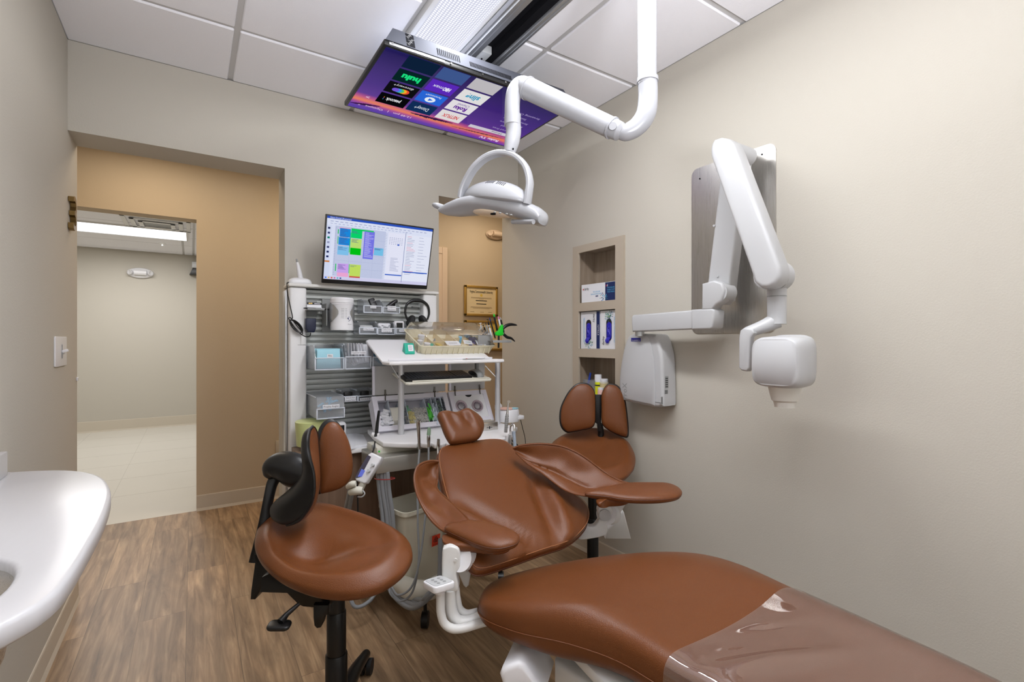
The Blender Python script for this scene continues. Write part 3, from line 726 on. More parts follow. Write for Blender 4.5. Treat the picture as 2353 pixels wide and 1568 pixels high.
shelves = [(op[0][1], op[1][0]), (op[1][1], op[2][0]), (op[2][1], zb_ + .03)]
for a, b in shelves:
    bm = B(); bx(bm, XR + .003, XR + DP, oy0 - .0, oy1, b + .001, a - .001); obj('shelf', bm, M_taupe, t, smooth=0)
def splash(bm, M_, r0, r1, n, mis, seed):
    rn = random.Random(seed)
    for k in range(n):
        a = rn.uniform(0, 2 * PI); r_ = rn.uniform(r0, r1); u, v = r_ * math.cos(a), r_ * math.sin(a)
        c_ = bmesh.new(); bmesh.ops.create_circle(c_, cap_ends=True, radius=1, segments=8); bmesh.ops.scale(c_, vec=(.0016, .0048 * rn.uniform(.6, 1.1), 1), verts=c_.verts)
        merge(bm, c_, M_ @ Matrix.Translation((u, v, 0)) @ Matrix.Rotation(a - PI / 2, 4, 'Z'), rn.choice(mis))
SPL = [mat('print_teal', (26, 150, 160), .5), mat('print_green', (110, 180, 60), .5), M_cyan, M_navy, mat('print_plum', (130, 40, 110), .5)]
# mask box in the top compartment, turned so that two sides show
zs = op[0][1]
pA = at(1332, 694, Z=zs); pB = at(1382, 690, Z=zs); pC = at(1409, 690, Z=zs)
hB = 0.108
t = thing('mask_box', 'white and navy box of face masks lying in the top niche compartment', 'box', ((XR + .06), 2.08, zs))
cx_, cy_ = XR + 0.052, (oy0 + oy1) / 2 + .002; Mb = Matrix.Translation((cx_, cy_, zs)) @ Matrix.Rotation(math.radians(4), 4, 'Z')
bm = B(); box(bm, (0, 0, hB / 2 + .0), (0.095, (oy1 - oy0) * .88, hB - .002), Mb, .001); hwy = (oy1 - oy0) * .44
obj('carton', bm, M_paper, t, smooth=0)
yn = -hwy + 0.085
bm = B(); F1 = Mb @ frame(V((-0.0480, 0, 0)), (0, -1, 0), (0, 0, 1))   # faces -x
rect(bm, F1, hwy - .080, 0.003, hwy - .001, hB - .003, 0.0002, 0)
text(bm, 'darby', F1 @ Matrix.Translation((-hwy + .042, hB - .028, .0004)), wd=.038, h=.016, mi=1)
rect(bm, F1, -hwy + .012, hB - .034, -hwy + .019, hB - .024, .0004, 6)
for k, s_ in enumerate(('PROCEDURE', 'EARLOOP FACE MASKS')): text(bm, s_, F1 @ Matrix.Translation((-.012, .058 - .013 * k, .0004)), wd=(.055, .09)[k], h=.008, mi=2)
rect(bm, F1, -.02, .03, 0.0, .036, .0004, 0)
for k, s_ in enumerate(('PROCEDURE', 'EARLOOP', 'FACE MASKS')): text(bm, s_, F1 @ Matrix.Translation((hwy - .038, .074 - .012 * k, .0005)), wd=.052, h=.008, mi=2)
text(bm, 'd', F1 @ Matrix.Translation((hwy - .064, hB - .02, .0005)), h=.014, mi=3); rect(bm, F1, hwy - .074, hB - .026, hwy - .069, hB - .016, .0005, 6)
splash(bm, F1 @ Matrix.Translation((hwy - .092, .02, .0003)), .004, .03, 44, [2, 4, 5], 5)
RAW[0] = True; obj('printed_panel', bm, [M_navy, M_ink, M_cyan, M_paper, SPL[0], SPL[4], M_red], t, smooth=0)
# glove boxes standing on end
def glove_box(ya, yb, flip, label):
    zs = op[1][1]; h = op[1][0] - zs - .004; yc = (ya + yb) / 2; w_ = abs(yb - ya) - .003
    t = thing('glove_box', label, 'box', (XR + .05, yc, zs), 'glove boxes in the niche')
    bm = B(); bx(bm, XR + .006, XR + .10, yc - w_ / 2, yc + w_ / 2, zs, zs + h, .001); obj('carton', bm, M_paper, t, smooth=0)
    M_ = frame(V((XR + .0056, yc, zs + h / 2)), (0, -1, 0), (0, 0, 1))
    off = -.012 if not flip else .0
    bm = B(); pr = rrect(.044, .124, .021, 6); vs = [bm.verts.new(M_ @ V((x + off, y + (.0), .0004))) for x, y in pr]; bm.faces.new(vs).material_index = 0
    if not flip: rect(bm, M_, w_ / 2 - .028, -h / 2 + .002, w_ / 2 - .001, h / 2 - .002, .0004, 1)
    R_ = Matrix.Rotation(-PI / 2 if not flip else PI / 2, 4, 'Z')
    text(bm, 'darby', M_ @ Matrix.Translation(((.034 if not flip else -.045), (.07 if not flip else -.062), .0006)) @ R_, wd=.05, h=.016, mi=0)
    text(bm, 'PROFESSIONAL NITRILE', M_ @ Matrix.Translation(((-.055 if not flip else .042), 0, .0006)) @ R_, wd=.14, h=.006, mi=2)
    text(bm, 'EXAM GLOVES POWDER FREE', M_ @ Matrix.Translation(((-.048 if not flip else .050), 0, .0006)) @ R_, wd=.15, h=.005, mi=2)
    if not flip: text(bm, 'NITRILE', M_ @ Matrix.Translation((w_ / 2 - .014, 0, .0008)) @ R_, wd=.06, h=.011, mi=3)
    splash(bm, M_ @ Matrix.Translation((off, -.075 if not flip else .078, .0005)), .004, .034, 70, [2, 4, 5, 1], 9 + flip)
    RAW[0] = True; obj('printed_panel', bm, [M_ink, M_navy, M_cyan, M_paper, SPL[0], SPL[1]], t, smooth=0)
    # crumpled glove showing in the slot
    bm = B(); rn = random.Random(4 + flip)
    pillow(bm, rrect(.040, .104, .019, 6), frame(V((XR + .008, yc - off, zs + h / 2 - .006)), (0, -1, 0), (0, 0, 1)), .007, .004, n=2.2, rings=9, topf=lambda x, y, r: .0035 * math.sin(x * 420 + 9 * math.sin(y * 60)) * (1 - r * r))
    for k in range(3): tube(bm, [V((XR + .004, yc - off - .006 + .008 * k, zs + h / 2 - .045)), V((XR - .004, yc - off - .004 + .009 * k, zs + h / 2 - .062)), V((XR - .003, yc - off + .004 * k, zs + h / 2 - .076))], [.006, .005, .0025], 8, sm=4)
    obj('glove', bm, M_blue, t, smooth=40)
ym = at(1379, 750, X=XR + .006).y
glove_box(ym, oy1 + .0, False, 'blue glove box with navy stripe standing left in the middle niche compartment')
glove_box(oy0 - .004, ym - .003, True, 'blue glove box standing right in the middle niche compartment, slot full of gloves')
# small bottles at the bottom
zs = op[2][1]
def at_n(px, x): return at(px, 880, X=x).y
# tall shelf level is hidden behind the stool: the bottles stand on a low riser box
zr = at(1375, 906, X=XR + .04).z
t = thing('clear_tray', 'clear tray of red and blue dental picks in the lower niche compartment', 'tray', (XR + .05, 2.15, zr - .03))
bm = B(); ya, yb = at_n(1340, XR + .02), at_n(1366, XR + .02)
for (a, b, c, d) in ((XR + .02, XR + .023, yb, ya), (XR + .087, XR + .09, yb, ya), (XR + .02, XR + .09, yb, yb + .003), (XR + .02, XR + .09, ya - .003, ya)): bx(bm, a, b, c, d, zr - .03, at(1345, 873, X=XR + .02).z)
obj('walls', bm, M_clear, t, smooth=0)
rn = random.Random(2)
for k in range(5):
    yk = yb + .01 + .008 * k
    bm = B(); tube(bm, [V((XR + .05, yk, zr - .028)), V((XR + .06, yk - .01, zr + .05))], .0035, 8); obj('pick', bm, M_red if k else M_navy, t)
bm = B(); tube(bm, [at(1350, 893, X=XR + .05), at(1357, 857, X=XR + .07)], .007, 10); obj('blue_handle', bm, mat('royal_plastic', (28, 60, 160), .4), t)
def bottle(px0, px1, ytop, ycap, name, label, m1, m2, x=XR + .05, band=None):
    y0, y1 = at_n(px1, x), at_n(px0, x); yc = (y0 + y1) / 2; r = abs(y1 - y0) / 2 * .92; zt2 = at((px0 + px1) / 2, ytop, X=x).z; zc = at((px0 + px1) / 2, ycap, X=x).z
    t = thing(name, label, 'bottle', (x, yc, zs)); M_ = Matrix.Translation((x, yc, 0))
    bm = B(); lathe(bm, [(0, zs), (r, zs), (r, zc - .004), (r * .85, zc)], M_, 24); obj('body', bm, m2, t)
    bm = B(); lathe(bm, [(r * .92, zc), (r * .92, zt2 - .003), (r * .86, zt2), (0, zt2)], M_, 24); obj('cap', bm, m1, t)
    if band:
        z0, z1 = at((px0 + px1) / 2, band[1], X=x).z, at((px0 + px1) / 2, band[0], X=x).z
        bm = B(); lathe(bm, [(r + .0003, z0), (r + .0006, z1)], M_, 24); obj('band', bm, band[2], t)
bottle(1368, 1381, 861, 878, 'spray_bottle', 'tall yellow bottle with white cap in the lower niche', M_paper, mat('yellow_label', (222, 226, 30), .4), band=(884, 887, M_ink))
bottle(1381, 1396, 871, 877, 'pill_bottle', 'white bottle with a printed label beside the yellow bottle in the niche', M_paper, M_offw, x=XR + .06, band=(881, 893, mat('label_gold', (206, 190, 140), .5)))
bottle(1375, 1386, 891, 896, 'small_jar', 'small pink and white jar in front of the bottles in the lower niche', M_paper, mat('pale_pink', (226, 188, 180), .5), x=XR + .028)

# steel plate behind the x-ray arm
XP = XR - 0.004
t0 = at(1783, 325, X=XP); b0 = at(1783, 764, X=XP); l0 = at(1589, 560, X=XP)
bm = B(); yc, zc = (t0.y + l0.y) / 2, (t0.z + b0.z) / 2
rplate(bm, frame(V((XR, yc, zc)), (0, -1, 0), (0, 0, 1)), l0.y - t0.y, t0.z - b0.z, 0.004, 0.035)
pl = obj('wall_plate', bm, M_steel, smooth=30, label='tall brushed steel plate with rounded corners on the right wall', cat='wall plate')
for (x, y) in ((1608, 411), (1751, 355)):
    bm = B(); p = at(x, y, X=XP - .001); cyl(bm, p, p - V((.0015, 0, 0)), .0035, n=12); obj('screw', bm, M_dark, pl)

# x-ray unit
t = thing('x_ray_machine', 'white wall x-ray machine with control box, folding arm and hanging tube head', 'x-ray machine', (XR, 1.45, 1.25))
def pw(px, X): return at(px[0], px[1], X=X)
def slab(name, pxs, X, dx, m=M_xray, bev=.008, sm=0, seg=3, par=None):
    P_ = [at(x, y, X=X) for x, y in pxs]
    if sm: P_ = cr(P_, True, sm)
    bm = B(); prism(bm, P_, V((dx, 0, 0)), bev, seg); return obj(name, bm, m, par or t, smooth=50)
slab('wall_bracket', [(1450, 730), (1454, 724), (1600, 712), (1604, 756), (1452, 763)], 1.80, .055, bev=.008)
slab('bracket_elbow', [(1588, 712), (1636, 709), (1641, 714), (1638, 752), (1632, 757), (1588, 758)], 1.79, .075, bev=.008)
slab('rear_arm', [(1684, 330), (1708, 340), (1712, 350), (1672, 690), (1660, 700), (1640, 700), (1625, 650), (1655, 400), (1664, 345)], 1.835, .06, bev=.01)
for (x, y) in ((1641, 519), (1649, 635)):
    bm = B(); p = at(x, y, X=1.834); cyl(bm, p, p - V((.003, 0, 0)), .005, n=14); obj('screw_cap', bm, M_xray, t)
slab('rear_knuckle', [(1612, 652), (1640, 644), (1658, 650), (1664, 668), (1658, 692), (1645, 701), (1636, 713), (1611, 713)], 1.79, .055, bev=.01, sm=0)
bm = B(); p = at(1650, 672, X=1.80); cyl(bm, p, p + V((.07, 0, 0)), .040, n=32); obj('rear_joint', bm, M_xray, t)
slab('front_arm', [(1634, 330), (1640, 320), (1655, 315), (1672, 318), (1684, 330), (1790, 610), (1792, 632), (1784, 650), (1766, 661), (1748, 662), (1732, 648), (1727, 630), (1632, 360), (1631, 342)], 1.66, .075, bev=.014, seg=4)
bm = B(); p = at(1672, 345, X=1.73); cyl(bm, p, p + V((.14, 0, 0)), .036, n=28); obj('top_pivot', bm, M_xray, t)
p0 = at(1762, 632, X=1.70); 
bm = B(); cyl(bm, p0, p0 + V((.085, 0, 0)), .050, n=36); cyl(bm, p0 + V((.05, 0, 0)), p0 + V((.088, 0, 0)), .053, n=36); obj('front_joint', bm, M_xray, t)
jz = at(1785, 681, X=1.77)
bm = B(); cyl(bm, (1.77, jz.y, jz.z - .006), (1.77, jz.y, jz.z + .04), .032, n=28); obj('swivel_neck', bm, M_xray, t)
bm = B(); cyl(bm, (1.77, jz.y, jz.z - .003), (1.77, jz.y, jz.z + .001), .0325, n=28); obj('seam_ring', bm, M_gray, t)
pE = at(1784, 745, X=1.77)
bm = B(); cyl(bm, (1.77, jz.y, jz.z - .004), (1.77, jz.y, pE.z + .0), .0315, n=28)
yk = at(1722, 768, X=1.69)
tube(bm, [V((1.77, jz.y, pE.z + .014)), at(1755, 750, X=1.74), at(1715, 765, X=1.70)], [.030, .024, .020], 16, sm=4)
obj('yoke_neck', bm, M_xray, t, smooth=50)
slab('yoke', [(1700, 760), (1708, 754), (1729, 757), (1731, 766), (1724, 775), (1722, 845), (1716, 854), (1703, 852), (1697, 845), (1697, 780)], 1.685, .03, bev=.006)
# tube head: pillow-like block facing the room
Xh = 1.60; hcn = at(1795, 832, X=Xh)
def blk(name, X0, X1, wy_, z0, z1, yc, m, n=4.5):
    bm = B(); pts = []
    secs = []
    for k, (x, sc_) in enumerate(((X0, .90), (X0 + .006, .955), (X0 + .022, 1.0), ((X0 + X1) / 2, 1.03), (X1 - .02, 1.0), (X1 - .006, .93), (X1, .85))):
        zc = (z0 + z1) / 2; hw, hh = wy_ / 2 * sc_, (z1 - z0) / 2 * sc_; sec = []
        for j in range(48):
            a = 2 * PI * j / 48; c_, s_ = math.cos(a), math.sin(a)
            sec.append(V((x, yc + math.copysign(abs(c_) ** (2 / n), c_) * hw, zc + math.copysign(abs(s_) ** (2 / n), s_) * hh)))
        secs.append(sec)
    loft(bm, secs); return obj(name, bm, m, t, smooth=50)
a_ = at(1721, 832, X=Xh); b_ = at(1838, 832, X=Xh)
ztp, zbt = at(1790, 774, X=Xh).z, at(1790, 893, X=Xh).z
yc_ = (a_.y + b_.y) / 2
blk('tube_head', Xh, Xh + .13, (a_.y - b_.y) * .97, zbt, ztp, yc_, M_xray)
blk('tube_head_rear', Xh + .075, Xh + .15, (a_.y - b_.y) * .86, zbt + .01, ztp + .005, yc_, M_xray)
bm = B(); Mc = Matrix.Translation((Xh + .07, yc_ - .0, 0)); z3 = at(1803, 936, X=Xh + .07).z
lathe(bm, [(.052, zbt + .012), (.050, zbt - .004), (.040, zbt - .045), (.034, zbt - .05), (.031, z3), (.026, z3), (.026, zbt)], Mc, 32); obj('cone', bm, mat('cone_plastic', (224, 222, 215), .35), t)
# swivel mount under the wall bracket and control box
Xc = XR - .105
# front outline, wider at the bottom
fo = [(1451, 768), (1497, 768), (1508, 775), (1516, 800), (1521, 830), (1523, 925), (1518, 934), (1500, 936), (1432, 921), (1424, 912), (1421, 880), (1424, 845), (1430, 810), (1438, 783)]
P_ = [at(x, y, X=Xc) for x, y in fo]
bm = B(); P2 = []
prism(bm, cr(P_, True, 3), V((.103, 0, 0)), .016, 5); t2 = obj('control_box', bm, M_xray, t, smooth=50)
bm = B(); fo2 = [(1455, 772), (1487, 772), (1496, 790), (1503, 830), (1506, 925), (1496, 929), (1434, 915), (1427, 905), (1427, 870), (1434, 815), (1444, 782)]
prism(bm, cr([at(x, y, X=Xc - .0) for x, y in fo2], True, 3), V((-.0035, 0, 0)), .002, 2); obj('front_cover', bm, M_xray, t2, smooth=50)
Mf_ = frame(at(1461, 781, X=Xc - .004), (0, -1, 0), (0, 0, 1))
bm = B(); rect(bm, Mf_, -.031, -.009, .031, .009, .0, 0); text(bm, 'PLANMECA', Mf_ @ Matrix.Translation((0, -.004, .0004)), wd=.052, h=.006, mi=1)
Mg = frame(at(1436, 900, X=Xc - .004), (0, 0, 1), (0, 1, 0)); text(bm, 'ProX', Mg @ Matrix.Translation((.0, 0, .0003)), wd=.085, h=.030, mi=2)
RAW[0] = True; obj('badge', bm, [mat('badge_blue', (30, 30, 140), .4), M_paper, M_gray], t2, smooth=0)
yS = min(p.y for p in P_) - .0006
bm = B()
for (px_, y0, y1) in ((1532, 865, 893), (1531, 896, 906), (1521, 912, 930)):
    pc = at(px_, (y0 + y1) / 2, Y=yS); h_ = abs(at(px_, y0, Y=yS).z - at(px_, y1, Y=yS).z); w_ = .024 if px_ > 1525 else .012
    M_ = frame(pc, (1, 0, 0), (0, 0, 1)); rect(bm, M_, -w_ / 2, -h_ / 2, w_ / 2, h_ / 2, 0, 0)
    for k in range(5): rect(bm, M_, -w_ * .38, -h_ * .4 + k * h_ * .17, w_ * .38, -h_ * .4 + k * h_ * .17 + h_ * .07, .0003, 1)
RAW[0] = True; obj('sticker', bm, [M_gray, M_ink], t2, smooth=0)
pm = at(1470, 767, X=1.83)
bm = B(); cyl(bm, pm - V((0, 0, .012)), pm + V((0, 0, .012)), .022, n=24); obj('mount_post', bm, M_alu, t2)
# ================================================================ SLATWALL UNIT ON THE PIER
UX0, UX1 = at(665, 700, Y=2.75).x, at(1006, 700, Y=2.75).x
UY = 2.75
ztop = at(664.5, 656, Y=UY - .01).z
cz_t = at(800, 1034, Y=2.42).z   # counter top height
CYF = 2.42
t = thing('slatwall_cabinet', 'white slatwall workstation with grey slats and wood-panelled base between the openings', 'cabinet', ((UX0 + UX1) / 2, 2.82, 0))
px1 = at(705, 800, Y=UY).x; px2 = at(973, 800, Y=UY).x
def post(x0, x1):
    bm = B(); bx(bm, x0, x1, UY, D - .002, 0.0, ztop - .004, .012, 3)
    return obj('post', bm, mat('post_laminate', (230, 230, 231), .4), t)
post(UX0, px1); post(px2, UX1 - .004)
bm = B(); bx(bm, UX0 - .006, UX1 + .004, UY - .012, D - .002, ztop - .004, ztop + .014, .006, 3); obj('top_cap', bm, mat('cap_laminate', (226, 225, 222), .35), t)
bm = B(); bx(bm, UX0 - .012, UX0 - .002, UY + .05, D - .002, 0.0, ztop - .02, .001); obj('side_channel', bm, M_alu, t)
# seams in the posts
bm = B(); zq = at(690, 793, Y=UY).z
bx(bm, UX0 + .04, px1 - .001, UY - .0006, UY + .001, zq - .001, zq + .001); obj('post_seam', bm, M_gray, t)
# slats: one extruded profile
sp = .0285; z = ztop - .012; zb2 = cz_t + .06
prof = []
YS = UY + .055
while z > zb2:
    prof += [(YS, z), (YS, z - sp * .52), (YS + .004, z - sp * .54), (YS + .026, z - sp * .56), (YS + .026, z - sp * .94), (YS + .002, z - sp * .995)]
    z -= sp
zend = z
prof += [(YS, z), (YS + .034, z), (YS + .034, ztop - .012)]
bm = B(); loft(bm, [[V((x, y, zz_)) for y, zz_ in prof] for x in (px1 - .002, px2 + .002)]); obj('slat_panel', bm, M_alug, t, smooth=20)
bm = B(); bx(bm, px1, px2, YS + .005, D - .003, cz_t, zend); obj('back_rail', bm, M_lgray, t)
# worktop and base
bm = B(); rp_ = [(px1 - .02, YS + .004), (px2 + .002, YS + .004), (px2 + .002, CYF + .0), (px1 - .02, CYF)]
prism(bm, [V((a, b, cz_t - .022)) for a, b in rp_], (0, 0, .022), .004); wt = obj('worktop', bm, M_solid, t)
bm = B(); bx(bm, UX0 + .01, px2, CYF + .04, UY - .001, 0.08, cz_t - .023, .002); obj('wood_panel', bm, M_cabd, t)
bm = B(); bx(bm, UX0 + .02, px2 - .01, CYF + .07, UY - .001, 0.0, .08); obj('plinth', bm, M_black, t)

# bins hooked on the slats
def lab(bm, lines, M_, h, mi=2, pad=.004):
    ww = max(len(s_) for s_ in lines) * h * .46 + pad * 2; hh = len(lines) * h * 1.35 + pad * .5
    rect(bm, M_, -ww / 2, -hh / 2, ww / 2, hh / 2, .0004, mi)
    for k, s_ in enumerate(lines): text(bm, s_, M_ @ Matrix.Translation((0, (len(lines) - 1) * h * .72 - k * h * 1.45, .0008)), h=h * .72, mi=3)
def clear_bin(px, label, lines=None, Yf=None, group='clear bins on the slatwall', hfront=.52, closed=False, lh=.009, lpy=None, splay=.0):
    # px = (left, right, top, bottom) of the front face in pixels
    x0, x1 = at(px[0], 700, Y=Yf).x, at(px[1], 700, Y=Yf).x
    x0 = max(x0, px1 + .004)
    xm = (px[0] + px[1]) / 2; z1, z0 = at(xm, px[2], Y=Yf).z, at(xm, px[3], Y=Yf).z
    zback = z1; t = thing('clear_bin', label, 'bin', ((x0 + x1) / 2, (Yf + YS) / 2, z0), group)
    T = .0022; yb_ = YS - .003
    bm = B()
    bx(bm, x0, x1, Yf + .01, yb_, z0, z0 + T)                     # bottom
    for x in (x0, x1 - T):                                        # sides, sloping down to the front lip
        zf = z0 + (z1 - z0) * hfront
        prism(bm, [V((x, Yf + .008, z0)), V((x, yb_, z0)), V((x, yb_, z1)), V((x, Yf + .03, z1)), V((x, Yf - .004 if not closed else Yf, zf if not closed else z1 - .004))], (T, 0, 0))
    bx(bm, x0, x1, yb_ - T, yb_, z0, z1 + .006)
    zf = z0 + (z1 - z0) * hfront
    prism(bm, [V((x0, Yf + .008, z0)), V((x0, Yf + .008 + T, z0)), V((x0, Yf - .004 + T, zf)), V((x0, Yf - .004, zf))], (x1 - x0, 0, 0))
    if closed:
        prism(bm, [V((x0, Yf - .004, zf)), V((x0, Yf - .004 + T, zf)), V((x0, Yf + .006, z1)), V((x0, Yf + .004, z1))], (x1 - x0, 0, 0))
        bx(bm, x0, x1, Yf + .004, yb_, z1, z1 + T)
    obj('shell', bm, M_clear, t, smooth=0)
    bm = B()
    bx(bm, x0 - .002, x1 + .002, Yf - .007, Yf - .003, zf - .004, zf + .001, .001); 
    bx(bm, x0 - .003, x0 + .003, Yf - .003, Yf + .003, z0, zf, .001); bx(bm, x1 - .003, x1 + .003, Yf - .003, Yf + .003, z0, zf, .001); bx(bm, x0, x1, Yf + .002, Yf + .010, z0 - .002, z0 + .003, .001)
    for x in (x0 - .002, x1): bx(bm, x, x + .003, Yf + .03, yb_, z1 - .003, z1 + .002)
    obj('rim', bm, mat('frosted_rim', (206, 212, 222), .35), t)
    if lines:
        pz = at(xm, lpy, Y=Yf).z if lpy else (z0 + zf) / 2 + .01
        bm = B(); lab(bm, lines, frame(V(((x0 + x1) / 2, Yf - .008, pz)), (1, 0, 0), (0, 0, 1)), lh, 0 + 0)
        for f in bm.faces: f.material_index = 0 if f.material_index == 0 else 1
        RAW[0] = True; obj('name_tag', bm, [M_paper, M_ink], t, smooth=0)
    return t, (x0, x1, z0, z1)
G1, G2, G3 = 2.70, 2.68, 2.62
b1, d1 = clear_bin((836, 877, 688, 719), 'small clear bin holding a black remote on the upper slats', ['Remote'], 2.68, lh=.009, lpy=706)
b2, d2 = clear_bin((880, 918, 693, 720), 'small clear bin of black headphone covers beside the remote bin', ['Headphone', 'Ear Covers'], 2.68, lh=.009, lpy=709)
b3, d3 = clear_bin((826, 866, 739, 768), 'clear bin of x-ray covers directly right of the wipes canister', ['X-Ray Covers'], 2.68, lh=.009, lpy=757)
b4, d4 = clear_bin((868, 907, 741, 769), 'clear bin of prophy and curing light covers in the second row', ['Prophy Covers', '& Curing Light'], 2.68, lh=.008, lpy=759)
b5, d5 = clear_bin((910, 948, 742, 768), 'clear bin with a white blood pressure monitor, beside the organizer box', ['Blood Pressure'], 2.68, lh=.009, lpy=760)
b6, d6 = clear_bin((722, 790, 795, 850), 'large clear bin filled with pale blue bibs', ['Bibs'], 2.56, lh=.011, lpy=818, hfront=.5)
b7, d7 = clear_bin((794, 852, 791, 848), 'large clear bin of white headrest covers beside the bibs', ['Headrest Covers'], 2.56, lh=.010, lpy=811, hfront=.5)
b8, d8 = clear_bin((857, 915, 791, 849), 'large clear bin half hidden behind the white tray, blue bags inside', ['Chair Bags', 'Sleeves'], 2.56, lh=.010, lpy=808, hfront=.5)
b9, d9 = clear_bin((728, 791, 913, 962), 'closed clear box of blue prophy angles on the lower slats', ['Prophy Angles'], 2.52, lh=.012, lpy=934, hfront=.48, closed=True)
b10, d10 = clear_bin((787, 821, 899, 923), 'small clear bin with a black block behind the prophy angles box', ['Adult & Kids', 'Prophy Paste'], 2.67, lh=.009, lpy=917, group='clear bins on the slatwall')
b11, d11 = clear_bin((823, 862, 897, 922), 'small clear bin with a black block beside the white tub lid', ['Fluoride & Thread'], 2.67, lh=.009, lpy=917)
# what lies in the bins
def loose(name, label, cat, bm, m, grp=None, smooth=35): return obj(name, bm, m, None, smooth, label, cat, grp)
c = at(860, 697, Y=2.70); bm = B(); box(bm, (0, 0, 0), (.036, .016, .085), frame(c + V((0, .01, -.012)), (.95, 0, .3), (-.1, -.9, .3)), .006, 3); tt = thing('remote_control', 'black remote control leaning in its small clear bin', 'remote control', c + V((0, 0, -.05))); obj('body', bm, M_black, tt)
bm = B()
for k in range(3): box(bm, (-.010 + .010 * k, .0, -.0), (.006, .006, .003), frame(c + V((0, -.004, .012)), (.95, 0, .3), (-.1, -.9, .3)), .001)
obj('keys', bm, M_gray, tt)
bm = B(); rn = random.Random(1); M_bag = mat('dark_plastic_bag', (30, 28, 32), .25)
pillow(bm, [(x, y) for x, y in rrect(.085, .05, .02)], frame(at(899, 699, Y=2.70), (.8, 0, .6), (0, -1, .1)), .018, .012, n=2, topf=lambda x, y, r: .005 * math.sin(x * 190 + y * 90)); loose('ear_cover_bag', 'black ear covers bulging out of the headphone bin', 'ear covers', bm, M_bag, smooth=50)
bm = B(); pillow(bm, rrect(.075, .03, .01), frame(V(((d4[0] + d4[1]) / 2, 2.72, d4[2] + .05)), (1, 0, 0), (0, -.3, 1)), .02, .01, n=2, topf=lambda x, y, r: .009 * math.sin(x * 150) * math.cos(y * 200)); loose('plastic_sleeves', 'crumpled white plastic sleeves in the prophy covers bin', 'plastic sleeves', bm, M_paper)
bm = B(); pillow(bm, rrect(.075, .03, .01), frame(V(((d3[0] + d3[1]) / 2, 2.72, d3[2] + .035)), (1, 0, 0), (0, -.3, 1)), .015, .01, n=2, topf=lambda x, y, r: .006 * math.sin(x * 120) * math.cos(y * 170)); loose('plastic_sleeves', 'flat greyish plastic covers in the x-ray bin', 'plastic sleeves', bm, M_lgray)
p = at(918, 749, Y=2.70); tt = thing('blood_pressure_monitor', 'white wrist blood pressure monitor with black display in its bin', 'blood pressure monitor', p - V((0, 0, .03)))
bm = B(); box(bm, (p.x + .0, 2.71, p.z), (.062, .02, .055), None, .010, 3); obj('body', bm, M_white, tt)
bm = B(); box(bm, (p.x, 2.699, p.z + .0), (.036, .002, .034)); obj('display', bm, M_black, tt)
# bibs: folded stack
tt = thing('bib_stack', 'folded pale blue bibs stacked in the large bin', 'bibs', V(((d6[0] + d6[1]) / 2, 2.66, d6[2])))
for k in range(9):
    bm = B(); hgt = (d6[3] - d6[2]) * .88; yk = 2.585 + .012 * k
    prism(bm, [V((d6[0] + .012, yk, d6[2] + .005)), V((d6[1] - .008, yk, d6[2] + .005)), V((d6[1] - .008 - .006 * (k % 3), yk + .02, d6[2] + hgt - .005 * (k % 3))), V((d6[0] + .018, yk + .02, d6[2] + hgt - .01 * ((k + 1) % 2)))], (0, .007, 0), .002)
    obj('bib', bm, M_ltblue, tt)
tt = thing('headrest_covers', 'white headrest covers standing folded in the bin beside the bibs', 'headrest covers', V(((d7[0] + d7[1]) / 2, 2.66, d7[2])))
for k in range(6):
    x = d7[0] + .03 + .014 * k; bm = B(); z0_ = d7[2] + .008 
    tube(bm, cr([V((x - .01, 2.59, z0_ + .125)), V((x - .008 + .002 * k, 2.59, z0_ + .05)), V((x + .01, 2.595, z0_ + .015 + .004 * k)), V((x + .035, 2.60, z0_ + .04)), V((x + .04, 2.6, z0_ + .12))], False, 6), .003, 8, flat=6)
    obj('cover', bm, M_paper, tt)
bm = B(); prism(bm, [V((d8[0] + .01, 2.585, d8[2] + .06)), V((d8[0] + .05, 2.585, d8[2] + .03)), V((d8[1] - .02, 2.585, d8[2] + .01)), V((d8[1] - .02, 2.60, d8[2] + .02)), V((d8[0] + .02, 2.60, d8[2] + .085))], (0, .05, 0), .004); loose('plastic_sleeves', 'blue tinted plastic bags in the bin behind the white tray', 'plastic bags', bm, mat('blue_bag', (120, 178, 214), .3))
rn = random.Random(8); M_az = mat('azure_plastic', (52, 160, 205), .35)
for k in range(11):
    c = V((rn.uniform(d9[0] + .03, d9[1] - .03), rn.uniform(2.55, 2.60), d9[2] + rn.uniform(.03, .095))); a = rn.uniform(0, PI); dv = V((math.cos(a), rn.uniform(-.3, .3), math.sin(a) * .8)).normalized()
    bm = B(); tube(bm, [c - dv * .02, c + dv * .012, c + dv * .018 + V((0, 0, -.006))], [.0045, .0055, .004], 10)
    loose('prophy_angle', 'bright blue prophy angle in the closed clear box', 'prophy angle', bm, M_az, 'prophy angles in the closed box')
for d_, nm in ((d10, 'black foam block in the bin behind the prophy angles box'), (d11, 'black foam block in the bin beside the white tub lid')):
    bm = B(); box(bm, ((d_[0] + d_[1]) / 2 - .0, 2.71, d_[3] - .028), (.045, .03, .042), None, .006, 2); loose('foam_block', nm, 'foam block', bm, M_black)

